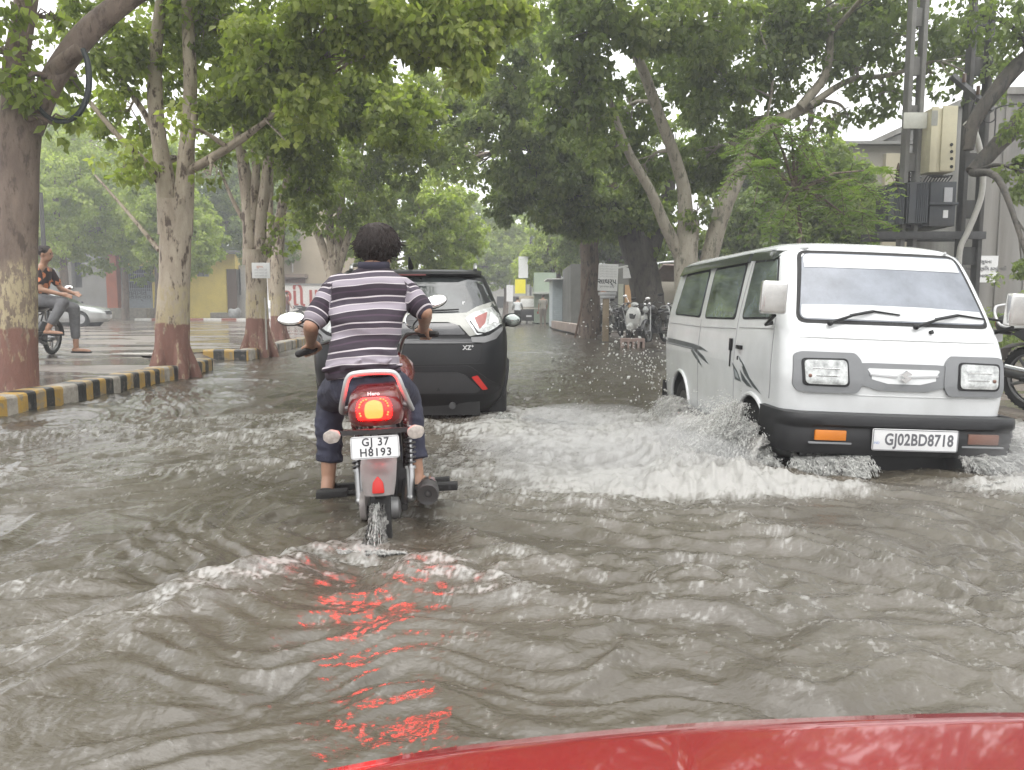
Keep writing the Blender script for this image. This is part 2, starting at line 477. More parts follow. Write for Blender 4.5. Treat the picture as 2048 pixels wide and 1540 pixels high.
def make_water():
    ys = [-12, -6, -3, -1, 0, .5]
    y = .8
    while y < 120: ys.append(y); y += .0042 * y ** 1.27 + (.05 if y > 30 else 0)
    ys = np.array(ys)
    nu = 1000
    u = np.linspace(-1, 1, nu)
    core = np.clip(ys, .5, 30)[:, None] * .74 + 1.7
    X = u[None, :] * core
    pad = np.array([3, 8, 20, 60.])
    X = np.concatenate([X[:, :1] - pad[::-1][None, :], X, X[:, -1:] + pad[None, :]], 1)
    Y = np.repeat(ys[:, None], X.shape[1], 1)
    h, foam = water_fields(X, Y)
    Y = Y + 0
    V = np.stack([X, Y, h], -1).reshape(-1, 3)
    nr, nc = X.shape
    idx = np.arange(nr * nc).reshape(nr, nc)
    q = np.stack([idx[:-1, :-1], idx[:-1, 1:], idx[1:, 1:], idx[1:, :-1]], -1).reshape(-1, 4)
    me = fast_mesh('flood_water', V, q)
    a = me.attributes.new('foam', 'FLOAT', 'POINT'); a.data.foreach_set('value', foam.reshape(-1).astype(np.float32))
    me.polygons.foreach_set('use_smooth', np.ones(len(q), bool))
    return me

def fast_mesh(name, V, q):
    me = bpy.data.meshes.new(name)
    k = q.shape[1]
    me.vertices.add(len(V)); me.vertices.foreach_set('co', V.astype(np.float32).ravel())
    me.loops.add(q.size); me.loops.foreach_set('vertex_index', q.astype(np.int32).ravel())
    me.polygons.add(len(q)); me.polygons.foreach_set('loop_start', np.arange(0, q.size, k, dtype=np.int32))
    me.polygons.foreach_set('loop_total', np.full(len(q), k, dtype=np.int32))
    me.update(calc_edges=True)
    return me

def water_material():
    m, nt, b, out = nodes_of('muddy_water')
    N = nt.nodes.new; L = nt.links.new
    geo = N('ShaderNodeNewGeometry')
    at_ = N('ShaderNodeAttribute'); at_.attribute_name = 'foam'
    mp = N('ShaderNodeMapping'); mp.inputs['Scale'].default_value = (1, 1.5, 1); L(geo.outputs['Position'], mp.inputs[0])
    n1 = N('ShaderNodeTexNoise'); n1.inputs['Scale'].default_value = 1.1; n1.inputs['Detail'].default_value = 5
    L(mp.outputs[0], n1.inputs['Vector'])
    rp = N('ShaderNodeValToRGB'); rp.color_ramp.elements[0].position = .3; rp.color_ramp.elements[1].position = .7
    rp.color_ramp.elements[0].color = (.052, .044, .032, 1); rp.color_ramp.elements[1].color = (.080, .070, .053, 1)
    L(n1.outputs['Fac'], rp.inputs[0])
    # froth broken up by fine noise
    n2 = N('ShaderNodeTexNoise'); n2.inputs['Scale'].default_value = 90; n2.inputs['Detail'].default_value = 6; n2.inputs['Roughness'].default_value = .75
    L(mp.outputs[0], n2.inputs['Vector'])
    ad = N('ShaderNodeMath'); ad.operation = 'MULTIPLY_ADD'; L(n2.outputs['Fac'], ad.inputs[0]); ad.inputs[1].default_value = 2.2; ad.inputs[2].default_value = -.95
    ml = N('ShaderNodeMath'); ml.operation = 'ADD'; L(ad.outputs[0], ml.inputs[0]); L(at_.outputs['Fac'], ml.inputs[1])
    m2 = N('ShaderNodeMath'); m2.operation = 'MULTIPLY'; L(ml.outputs[0], m2.inputs[0]); L(at_.outputs['Fac'], m2.inputs[1]); m2.use_clamp = True
    mx = N('ShaderNodeMix'); mx.data_type = 'RGBA'; L(m2.outputs[0], mx.inputs[0]); L(rp.outputs[0], mx.inputs[6]); mx.inputs[7].default_value = (.26, .255, .24, 1)
    L(mx.outputs[2], b.inputs['Base Color'])
    rr = N('ShaderNodeMapRange'); L(m2.outputs[0], rr.inputs[0]); rr.inputs[3].default_value = .19; rr.inputs[4].default_value = .6
    L(rr.outputs[0], b.inputs['Roughness']); b.inputs['IOR'].default_value = 1.34; b.inputs['Specular IOR Level'].default_value = .95
    # small ripples; they stay visible far off
    m3 = N('ShaderNodeMapping'); m3.inputs['Scale'].default_value = (1, 1.8, 1); L(geo.outputs['Position'], m3.inputs[0])
    n3 = N('ShaderNodeTexNoise'); n3.inputs['Scale'].default_value = 4.5; n3.inputs['Detail'].default_value = 6; n3.inputs['Distortion'].default_value = .6
    L(m3.outputs[0], n3.inputs['Vector'])
    n4 = N('ShaderNodeTexNoise'); n4.inputs['Scale'].default_value = 38; n4.inputs['Detail'].default_value = 3
    L(m3.outputs[0], n4.inputs['Vector'])
    b1 = N('ShaderNodeBump'); b1.inputs['Strength'].default_value = .38; b1.inputs['Distance'].default_value = .03; L(n3.outputs['Fac'], b1.inputs['Height'])
    b2 = N('ShaderNodeBump'); b2.inputs['Strength'].default_value = .5; b2.inputs['Distance'].default_value = .006; L(n4.outputs['Fac'], b2.inputs['Height']); L(b1.outputs[0], b2.inputs['Normal'])
    L(b2.outputs[0], b.inputs['Normal'])
    return m
wmesh = make_water(); wmesh.materials.append(water_material())
wo = bpy.data.objects.new('flood_water', wmesh); COL.objects.link(wo); tag(wo, kind='structure')

# wet paving of the yard on the left
def wet_mat(name, c1, c2, puddle=.5, scale=.5):
    m, nt, b, out = nodes_of(name)
    N = nt.nodes.new; L = nt.links.new
    geo = N('ShaderNodeNewGeometry')
    n1 = N('ShaderNodeTexNoise'); n1.inputs['Scale'].default_value = 2.2; n1.inputs['Detail'].default_value = 9; n1.inputs['Roughness'].default_value = .7
    L(geo.outputs['Position'], n1.inputs['Vector'])
    rp = N('ShaderNodeValToRGB'); rp.color_ramp.elements[0].position = .35; rp.color_ramp.elements[1].position = .65
    rp.color_ramp.elements[0].color = (*c1, 1); rp.color_ramp.elements[1].color = (*c2, 1); L(n1.outputs['Fac'], rp.inputs[0])
    L(rp.outputs[0], b.inputs['Base Color'])
    mp = N('ShaderNodeMapping'); mp.inputs['Scale'].default_value = (.6, 1.5, 1); L(geo.outputs['Position'], mp.inputs[0])
    n2 = N('ShaderNodeTexNoise'); n2.inputs['Scale'].default_value = scale; n2.inputs['Detail'].default_value = 6; L(mp.outputs[0], n2.inputs['Vector'])
    r2 = N('ShaderNodeValToRGB'); r2.color_ramp.elements[0].position = puddle; r2.color_ramp.elements[1].position = puddle + .08
    r2.color_ramp.elements[0].color = (.45, .45, .45, 1); r2.color_ramp.elements[1].color = (.06, .06, .06, 1)
    L(n2.outputs['Fac'], r2.inputs[0]); L(r2.outputs[0], b.inputs['Roughness'])
    n3 = N('ShaderNodeTexNoise'); n3.inputs['Scale'].default_value = 18; n3.inputs['Detail'].default_value = 4; L(geo.outputs['Position'], n3.inputs['Vector'])
    bp = N('ShaderNodeBump'); bp.inputs['Strength'].default_value = .25; bp.inputs['Distance'].default_value = .01; L(n3.outputs['Fac'], bp.inputs['Height']); L(bp.outputs[0], b.inputs['Normal'])
    return m
yard = wet_mat('wet_yard_paving', (.10, .083, .07), (.19, .16, .14), .43, .45)
path_m = wet_mat('wet_right_paving', (.07, .055, .045), (.13, .105, .085), .48, .8)
ZP = .17
p = MB()
# polygon strips between x=-80 and the kerb; a gap with a ramp for the driveway
def strip(mb, pts, z0, z1, mi=0):
    n = len(pts)
    mb.add([(x, y, z1) for x, y in pts] + [(x, y, z0) for x, y in pts], [tuple(range(n))] + [(i, (i + 1) % n, n + (i + 1) % n, n + i) for i in range(n)], mi)
strip(p, [(-90, -5), (-4.87, -5), (-4.87, 12.0), (-5.7, 12.05), (-6.4, 13.2), (-5.72, 14.45), (-5.1, 14.6), (-5.6, 20), (-6.3, 34), (-7.8, 62), (-90, 62)], -.3, ZP)
tag(p.build('yard_pavement', yard, smooth=0), kind='structure')
p = MB()
p.add([(-4.87, 12.02, -.12), (-5.1, 14.55, -.12), (-5.75, 14.45, ZP - .01), (-6.45, 13.2, ZP - .01), (-5.72, 12.05, ZP - .01)], [(0, 1, 2, 3, 4)])
tag(p.build('driveway_ramp', yard, smooth=0), kind='structure')
p = MB()
RE = [(4.6, -5), (4.3, 6), (3.95, 14), (3.5, 19), (3.05, 21.5), (2.75, 24), (2.35, 29), (2.2, 34), (2.3, 45), (1.6, 62)]
strip(p, RE + [(90, 62), (90, -5)], -.3, .07)
tag(p.build('right_pavement', path_m, smooth=0), kind='structure')

# kerbs
ky = mat('kerb_yellow_paint', (.40, .25, .06), .5, col2=(.26, .21, .14), thr=.50, scale=9, bump=.3, dirt=.6)
kb = mat('kerb_black_paint', (.018, .018, .018), .45, vary=.4, scale=12, col2=(.11, .095, .08), thr=.54, bump=.3)
kg = mat('kerb_worn_concrete', (.33, .30, .26), .7, vary=.3, scale=10, bump=.4, dirt=.5)
kerb_n = 0
def kerb(pts, step, w=.25, zt=.205, style='yb', fade=0.0):
    """one kerb run; blocks painted in turn"""
    mb = MB()
    P = [Vector((a, b, 0)) for a, b in pts]
    # resample
    L_ = [0]
    for i in range(1, len(P)): L_.append(L_[-1] + (P[i] - P[i - 1]).length)
    n = int(L_[-1] / step)
    def pos(s_):
        for i in range(1, len(P)):
            if s_ <= L_[i] or i == len(P) - 1:
                return P[i - 1].lerp(P[i], (s_ - L_[i - 1]) / (L_[i] - L_[i - 1]))
    rg = random.Random(n)
    prof = [(0, -.3), (0, zt - .03), (.012, zt - .010), (.035, zt), (w - .03, zt), (w, zt - .02), (w, -.3)]
    k = 0; s0 = 0; toggle = 0; rings_ = []
    mis = []
    while s0 < L_[-1] - .01:
        st = step * rg.uniform(.85, 1.15); s1 = min(L_[-1], s0 + st)
        mi = toggle % 2
        if rg.random() < fade: mi = 2
        for s_ in (s0, s1):
            a = pos(s_); b = pos(min(s_ + .05, L_[-1])) if s_ + .05 < L_[-1] else a; c = pos(max(0, s_ - .05))
            t = (b - c).normalized(); nrm = Vector((-t.y, t.x, 0))
            dz = .006 * math.sin(s_ * 7)
            rings_.append([a + nrm * u_ + Vector((0, 0, v_ + (dz if v_ > 0 else 0))) for u_, v_ in prof])
            mis.append(mi)
        s0 = s1; toggle += 1
    m = len(prof)
    for i in range(0, len(rings_), 2):
        mb.rings([rings_[i], rings_[i + 1]], close=True, cap=True, mi=mis[i])
    mats = {'yb': [ky, kb, kg], 'wr': [mat('kerb_white', (.6, .58, .55), .6), mat('kerb_red', (.28, .10, .07), .6), kg], 'g': [kg, kg, kg],
            'd': [mat('kerb_dark', (.10, .085, .07), .6, vary=.3, bump=.3)] * 3}[style]
    o = mb.build('kerb', mats, None, smooth=30); tag(o, kind='structure')
    return o
kerb([(-4.62, 2.0), (-4.62, 11.0), (-4.68, 12.02)], .145, style='yb', fade=.16)
kerb([(-4.95, 14.42), (-5.75, 14.30)][::-1], .20, style='yb')
kerb([(-4.90, 14.45), (-5.25, 18), (-5.45, 22), (-5.8, 30), (-7, 60)], .16, style='yb', fade=.45)
kerb([(4.55, 4), (4.25, 8), (3.9, 14), (3.45, 19)][::-1], .5, zt=.10, style='d')
kerb([(3.45, 19), (3.0, 21.5), (2.7, 24), (2.3, 29), (2.15, 34), (2.2, 45)][::-1], .6, zt=.12, style='d')
kerb([(-22, 45.0), (-11, 45.0)], 1.0, zt=.30, style='wr')
# ------------------------------------------------------------------ buildings and walls
def X_(px, Y): return at(px, 612, Y).x
def Z_(py, Y): return at(1024, py, Y).z
yel = mat('yellow_wall_paint', (.74, .58, .13), .7, vary=.08, scale=1.2, dirt=.2)
redp = mat('red_pillar_paint', (.42, .12, .06), .7, vary=.15, scale=1.5)
greyw = mat('grey_render', (.20, .20, .19), .8, vary=.15, scale=1, dirt=.5)
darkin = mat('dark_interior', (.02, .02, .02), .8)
grille_m = mat('blue_grey_grille', (.26, .29, .33), .5, vary=.1)
beige = mat('beige_wall', (.36, .30, .22), .8, vary=.12, scale=.8, dirt=.5)
whitew = mat('white_wall_paint', (.55, .53, .50), .7, vary=.08, scale=1, dirt=.4)
brown = mat('brown_door', (.12, .07, .045), .6)
stone = mat('stone_plinth', (.27, .24, .20), .8, vary=.35, scale=4, bump=.5)
concrete = mat('streaked_concrete', (.22, .215, .20), .85, vary=.35, scale=1.1, stretch=(1.5, 1.5, .12), dirt=.6, bump=.3, bscale=8)
redtext = mat('red_letter_paint', (.30, .05, .04), .6)
blacktext = mat('black_letter_paint', (.02, .02, .025), .5)
signw = mat('sign_white', (.62, .62, .61), .5, vary=.05)

def bpart(name, m, parent, boxes, bevel=0, mats=None):
    """boxes in world coordinates: (x0,x1,y0,y1,z0,z1[,mi])"""
    mb = MB(); o = parent.location
    for b in boxes:
        x0, x1, y0, y1, z0, z1 = b[:6]
        mb.box(((x0 + x1) / 2 - o.x, (y0 + y1) / 2 - o.y, (z0 + z1) / 2 - o.z), (abs(x1 - x0), abs(y1 - y0), abs(z1 - z0)), mi=b[6] if len(b) > 6 else 0)
    return mb.build(name, mats or m, parent, bevel=bevel, smooth=0)

Y = 56.0
xa, xb = X_(222, Y), X_(486, Y)
t = thing('yellow_building', 'single-storey yellow building with a red pillar and a barred blue-grey gate', 'building', ((xa + xb) / 2, Y, ZP))
zt = Z_(508, Y)
xg0, xg1 = X_(243, Y), X_(306, Y)
xw0, xw1 = X_(397, Y), X_(420, Y); xd0, xd1 = X_(454, Y), X_(473, Y)
bpart('wall', yel, t, [(xg0, xg1, Y, Y + 6, Z_(531, Y), zt), (xg1, xw0, Y, Y + 6, ZP, zt), (xw0, xw1, Y, Y + 6, ZP, Z_(553, Y)), (xw0, xw1, Y, Y + 6, Z_(536, Y), zt),
     (xw1, xd0, Y, Y + 6, ZP, zt), (xd0, xd1, Y, Y + 6, Z_(538, Y), zt), (xg0, xg1, Y + 5, Y + 6, ZP, Z_(531, Y))])
bpart('pillar', redp, t, [(xa, xg0, Y - .5, Y + 6, ZP, zt + .02)])
bpart('roof_slab', greyw, t, [(xa - .3, xd1 + .3, Y - .7, Y + 6.2, zt + .02, zt + .22)])
bpart('door', brown, t, [(xd0, xd1, Y + .15, Y + .25, ZP, Z_(538, Y))], .01)
wnd = bpart('window', mat('dusty_glass', (.25, .27, .25), .2), t, [(xw0, xw1, Y + .12, Y + .14, Z_(553, Y), Z_(536, Y))])
fr = MB(); o = t.location
for xx in (xw0, (xw0 + xw1) / 2, xw1): fr.box((xx - o.x, .08, (Z_(553, Y) + Z_(536, Y)) / 2 - o.z), (.06, .1, .62))
fr.box(((xw0 + xw1) / 2 - o.x, .085, (Z_(553, Y) + Z_(536, Y)) / 2 - o.z), (xw1 - xw0, .08, .04)); fr.build('frame', greyw, wnd, smooth=0)
gt = MB()
z0, z1 = Z_(618, Y), Z_(534, Y)
gx0, gx1 = xg0 + .05 - o.x, xg1 - .05 - o.x
for k in range(17):
    xx = lerp(gx0, gx1, k / 16); gt.box((xx, .1, lerp(z0, z1, .62) - o.z), (.035, .04, (z1 - z0) * .76))
for f_ in (0, .24, .48, .66, .84, 1): gt.box(((gx0 + gx1) / 2, .07, lerp(z0, z1, f_) - o.z), (gx1 - gx0, .05, .07))
gt.box(((gx0 + gx1) / 2, .12, lerp(z0, z1, .22) - o.z), (gx1 - gx0, .03, (z1 - z0) * .44))
gate = gt.build('gate', grille_m, t, smooth=0)
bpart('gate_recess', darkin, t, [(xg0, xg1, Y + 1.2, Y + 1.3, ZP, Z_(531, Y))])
for i, (s_, zz) in enumerate((('સ્વાગત', .38), ('પ્રવેશદ્વાર', .27))):
    text_mesh(s_, .5, 'lettering', blacktext, gate, frame(((gx0 + gx1) / 2, .08, lerp(z0, z1, zz) - o.z), (1, 0, 0), (0, 0, 1)), .01)
t2 = thing('stone_platform', 'low rough stone platform in front of the barred gate', 'platform', (X_(250, 54), 54, ZP))
bpart('masonry', stone, t2, [(X_(208, 54), X_(306, 54), 53, 55.4, ZP, Z_(616, 54))], .04)
t2 = thing('stone_platform', 'short grey stone step at the right foot of the yellow wall', 'step', (X_(440, 54), 54.6, ZP))
bpart('masonry', stone, t2, [(X_(426, 55), X_(478, 55), 54.4, 55.6, ZP, Z_(625, 55))], .04)
# sacks beside the brown door
sk = thing('white_sack', 'lumpy white rubbish sack beside the brown door of the yellow building', 'sack', (X_(468, 53), 53, ZP))
mb = MB(); mb.ball((0, 0, .32), (.42, .3, .34)); mb.ball((.25, 0, .45), (.2, .2, .3)); mb.ball((-.2, -.1, .5), (.16, .16, .2))
blob(mb, 'cloth', mat('sack_cloth', (.5, .5, .5), .8, vary=.3, scale=5, bump=.5, bscale=8), sk, .05, 3)

Y = 60
t = thing('grey_building', 'grey rendered building with a dark doorway left of the yellow building', 'building', (X_(150, Y), Y, ZP))
xa, xb = X_(60, Y), X_(219, Y)
bpart('wall', greyw, t, [(xa, X_(147, Y), Y, Y + 7, ZP, Z_(470, Y)), (X_(167, Y), xb, Y, Y + 7, ZP, Z_(470, Y)), (X_(147, Y), X_(167, Y), Y, Y + 7, Z_(512, Y), Z_(470, Y)), (X_(147, Y), X_(167, Y), Y, Y + 7, ZP, Z_(575, Y))])
bpart('pillar', mat('pale_pillar', (.42, .42, .38), .7, dirt=.3), t, [(X_(134, Y), X_(146, Y), Y - .4, Y - .003, ZP, Z_(470, Y))])
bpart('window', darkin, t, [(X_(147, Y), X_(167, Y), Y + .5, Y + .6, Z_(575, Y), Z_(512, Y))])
t = thing('white_outhouse', 'narrow white stained wall just right of the yellow building', 'building', (X_(488, 57), 57, ZP))
bpart('wall', whitew, t, [(X_(475, 57), X_(497, 57), 56.7, 61, ZP, Z_(530, 57))])
bpart('pipe', darkin, t, [(X_(484, 57), X_(486, 57), 56.55, 56.69, Z_(590, 57), Z_(538, 57))])

Y = 50
t = thing('beige_building', 'plain beige building with a small red-brown shuttered canopy behind the painted wall', 'building', (X_(640, Y), Y, ZP))
bpart('wall', beige, t, [(X_(548, Y), X_(760, Y), Y, Y + 8, ZP, Z_(420, Y))])
bpart('canopy', mat('canopy_concrete', (.20, .15, .12), .8), t, [(X_(562, Y), X_(618, Y), Y - .9, Y - .004, Z_(556, Y), Z_(549, Y))])
bpart('shutter', mat('shutter_brown', (.18, .10, .08), .7, scale=8, vary=.4, stretch=(4, 4, .5)), t, [(X_(566, Y), X_(612, Y), Y - .08, Y - .004, Z_(567, Y), Z_(556.5, Y))])
bpart('drain_pipe', whitew, t, [(X_(587, Y), X_(589, Y), Y - .1, Y - .005, Z_(545, Y), Z_(512, Y))])
Y = 47.5
t = thing('painted_wall', 'white boundary wall with large red Gujarati letters', 'wall', (X_(640, Y), Y, ZP))
bpart('wall', whitew, t, [(X_(556, Y), X_(740, Y), Y, Y + .25, ZP, Z_(570, Y))])
bpart('coping', greyw, t, [(X_(555, Y), X_(741, Y), Y - .05, Y + .3, Z_(569.9, Y), Z_(567, Y))])
text_mesh('ગી॥લ વિદ્યા', 1.55, 'lettering', redtext, t, frame((X_(564, Y) - t.location.x, -.01, Z_(597, Y) - t.location.z), (1, 0, 0), (0, 0, 1)), .008, .02, align='LEFT')

# ---- right hand side
Y = 34
t = thing('shutter_kiosk', 'pale blue-grey roller shutter shop front standing by the water edge', 'kiosk', (X_(1122, Y), Y, .07))
xa, xb = X_(1105, Y), X_(1140, Y)
blue = mat('pale_shutter_blue', (.36, .41, .43), .5, vary=.1)
bpart('wall', blue, t, [(xa, xb, Y + .06, Y + 3, .07, Z_(560, Y))])
sh = MB()
for k in range(22):
    sh.box(((xa + xb) / 2 - t.location.x, 0.02, lerp(.15, Z_(563, Y), k / 21) - .07), (xb - xa - .1, .05, .085))
sh.build('shutter', blue, t, bevel=.01, smooth=0)
bpart('door_frame', mat('grey_steel', (.22, .23, .23), .4), t, [(lerp(xa, xb, .62), lerp(xa, xb, .66), Y - .06, Y - .01, .07, Z_(560, Y)), (xb - .04, xb + .05, Y - .08, Y + .05, .07, Z_(560, Y))])
bpart('roof_sheet', mat('white_tin', (.5, .5, .48), .4), t, [(xa - .25, xb + .3, Y - .4, Y + 3, Z_(559.5, Y), Z_(557, Y))])
t = thing('low_wall', 'low pinkish grey wall running toward the big tree', 'wall', (X_(1125, 31), 31, .07))
mb = MB(); a = Vector((X_(1108, 33.4), 33.4, 0)) - t.location; b = Vector((X_(1166, 26.0), 26.0, 0)) - t.location
a.z = b.z = 0; d = (b - a); nrm = Vector((-d.y, d.x, 0)).normalized() * .11
mb.rings([[a - nrm, a + nrm, a + nrm + Vector((0, 0, .32)), a - nrm + Vector((0, 0, .32))], [b - nrm, b + nrm, b + nrm + Vector((0, 0, .32)), b - nrm + Vector((0, 0, .32))]])
mb.build('masonry', mat('pink_plaster', (.30, .24, .21), .8, vary=.2, scale=2), t, bevel=.02, smooth=0)

Y = 40
t = thing('green_shop', 'faded green shop front behind the auto rickshaw', 'building', (X_(1085, Y), Y, .07))
bpart('wall', mat('faded_green', (.25, .30, .23), .8, vary=.2, scale=1), t, [(X_(1068, 44), X_(1112, 44), 44, 48, .07, Z_(545, 44))])
bpart('awning', mat('awning_grey', (.4, .42, .38), .6), t, [(X_(1066, 43), X_(1112, 43), 42, 43.99, Z_(588, 43), Z_(584, 43))])
t = thing('yellow_signboard', 'bright yellow square signboard on a post above the auto rickshaw', 'sign', (X_(1042, 45), 45, .07))
bpart('board', mat('sign_yellow', (.75, .66, .03), .5, vary=.03), t, [(X_(1030, 45), X_(1051, 45), 44.9, 45, Z_(587, 45), Z_(559, 45))])
bpart('post', greyw, t, [(X_(1051.5, 45), X_(1053, 45), 45.01, 45.1, .07, Z_(520, 45))])
bpart('upper_board', signw, t, [(X_(1037, 45), X_(1056, 45), 44.95, 45.0, Z_(556, 45), Z_(513, 45))])
t = thing('far_building', 'pale beige building at the far end of the flooded street', 'building', (X_(1000, 75), 75, .0))
bpart('wall', mat('far_wall', (.34, .33, .30), .8, vary=.2, scale=.6, dirt=.4), t, [(X_(960, 75), X_(1075, 75), 75, 80, 0, Z_(540, 75))])
for k in range(5):
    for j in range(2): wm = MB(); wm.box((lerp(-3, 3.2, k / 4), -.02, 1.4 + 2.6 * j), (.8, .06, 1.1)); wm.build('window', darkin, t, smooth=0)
t = thing('white_far_board', 'small white board in front of the far building', 'sign', (X_(1020, 60), 60, 0))
bpart('board', signw, t, [(X_(1013, 60), X_(1026, 60), 60, 60.05, Z_(603, 60), Z_(570, 60))])
bpart('post', greyw, t, [(X_(1019, 60), X_(1020.5, 60), 60.051, 60.1, 0, Z_(560, 60))])

Y = 29
t = thing('shop_row', 'dim row of small shops behind the big dark tree', 'building', (X_(1250, Y), Y, .07))
bpart('wall', mat('shop_grey', (.12, .12, .11), .8, vary=.3, scale=1), t, [(X_(1142, Y), X_(1300, Y), Y, Y + 5, .07, Z_(528, Y))])
bpart('panel', mat('shop_pale_green', (.30, .31, .25), .7), t, [(X_(1236, Y), X_(1246, Y), Y - .06, Y - .005, .9, Z_(568, Y))])
bpart('panel', mat('shop_orange_tan', (.42, .26, .13), .7), t, [(X_(1249, Y), X_(1263, Y), Y - .07, Y - .005, .6, Z_(570, Y))])
Y = 27
t = thing('cream_shed', 'cream walled shed under a sagging brown awning behind the van', 'building', (X_(1350, Y), Y, .07))
bpart('wall', mat('cream_plaster', (.45, .42, .35), .8, vary=.08, scale=1.5, dirt=.3), t, [(X_(1300, Y), X_(1420, Y), Y, Y + 4, .07, Z_(559, Y))])
mb = MB(); o = t.location
mb.add([(X_(1296, 26.9) - o.x, -.2, Z_(560, 27) - .07), (X_(1425, 26.9) - o.x, -.2, Z_(562, 27) - .07), (X_(1425, 26.9) - o.x, -1.4, Z_(533, 26) - .07), (X_(1312, 26.9) - o.x, -1.2, Z_(528, 26) - .07),
        (X_(1296, 26.9) - o.x, -.2, Z_(563, 27) - .07), (X_(1425, 26.9) - o.x, -.2, Z_(565, 27) - .07), (X_(1425, 26.9) - o.x, -1.45, Z_(536, 26) - .07), (X_(1312, 26.9) - o.x, -1.25, Z_(531, 26) - .07)],
       [(0, 1, 2, 3), (7, 6, 5, 4), (0, 4, 5, 1), (1, 5, 6, 2), (2, 6, 7, 3), (3, 7, 4, 0)])
mb.build('awning', mat('awning_brown', (.16, .12, .10), .7, vary=.2), t, smooth=0)
tb = MB(); tb.tube([(X_(1318, 25.4) - o.x, -1.6, Z_(526, 25.4) - .07), (X_(1345, 25.4) - o.x, -1.6, Z_(523.5, 25.4) - .07)], .035, 10, hemi=True)
tb.build('tube_light', mat('white_tube', (.75, .75, .75), .4), t)

# tall concrete building at the right edge and the beige block behind the transformer
Y = 21
t = thing('concrete_building', 'tall streaked grey concrete wall at the right edge behind the poles', 'building', (X_(2080, Y) + 3, Y, .07))
x0 = X_(1952, Y)
bpart('wall', concrete, t, [(x0, x0 + 9, Y, Y + 14, .07, Z_(190, Y))])
rb = MB(); o = t.location
for k in range(12): rb.box((x0 + .5 + k * .75 - o.x, -.03, 3.4), (.10, .05, 6.2))
rb.build('rib', concrete, t, bevel=.012, smooth=0)
bpart('cornice', concrete, t, [(x0 - .1, x0 + 9.1, Y - .12, Y + 14, Z_(189.9, Y), Z_(176, Y))])
pb = thing('paper_notice', 'faded white paper notice pasted low on the concrete wall', 'notice', (X_(1962, Y), Y - .06, Z_(560, Y)))
nb = bpart('sheet', signw, pb, [(X_(1940, 20.5), X_(1986, 20.5), 20.40, 20.43, Z_(565, 20.5), Z_(512, 20.5))])
for k, s_ in enumerate(('સૂચના', 'અહીં પાર્કિંગ કરવું નહીં', 'આભાર')):
    text_mesh(s_, .13, 'lettering', blacktext, pb, frame((X_(1962, 20.5) - pb.location.x, 20.39 - pb.location.y, Z_(524 + 14 * k, 20.5) - pb.location.z), (1, 0, 0), (0, 0, 1)), .003)
Y = 24
t = thing('beige_block', 'flat-roofed beige building behind the transformer poles', 'building', (X_(1740, Y), Y, .07))
bpart('wall', mat('block_beige', (.30, .28, .24), .85, vary=.15, scale=.8, dirt=.5), t, [(X_(1668, Y), X_(1798, Y), Y, Y + 6, .07, Z_(292, Y))])
bpart('parapet', mat('block_cream', (.42, .38, .28), .85, vary=.1, scale=.8), t, [(X_(1752, Y), X_(1800, Y), Y - .2, Y - .004, .07, Z_(309, Y))])
bpart('cornice', greyw, t, [(X_(1664, Y), X_(1802, Y), Y - .3, Y + 6, Z_(291.9, Y), Z_(286, Y))])
bpart('rooftop_tank', whitew, t, [(X_(1682, Y), X_(1712, Y), Y + 1, Y + 3, Z_(285.9, Y), Z_(279, Y))])
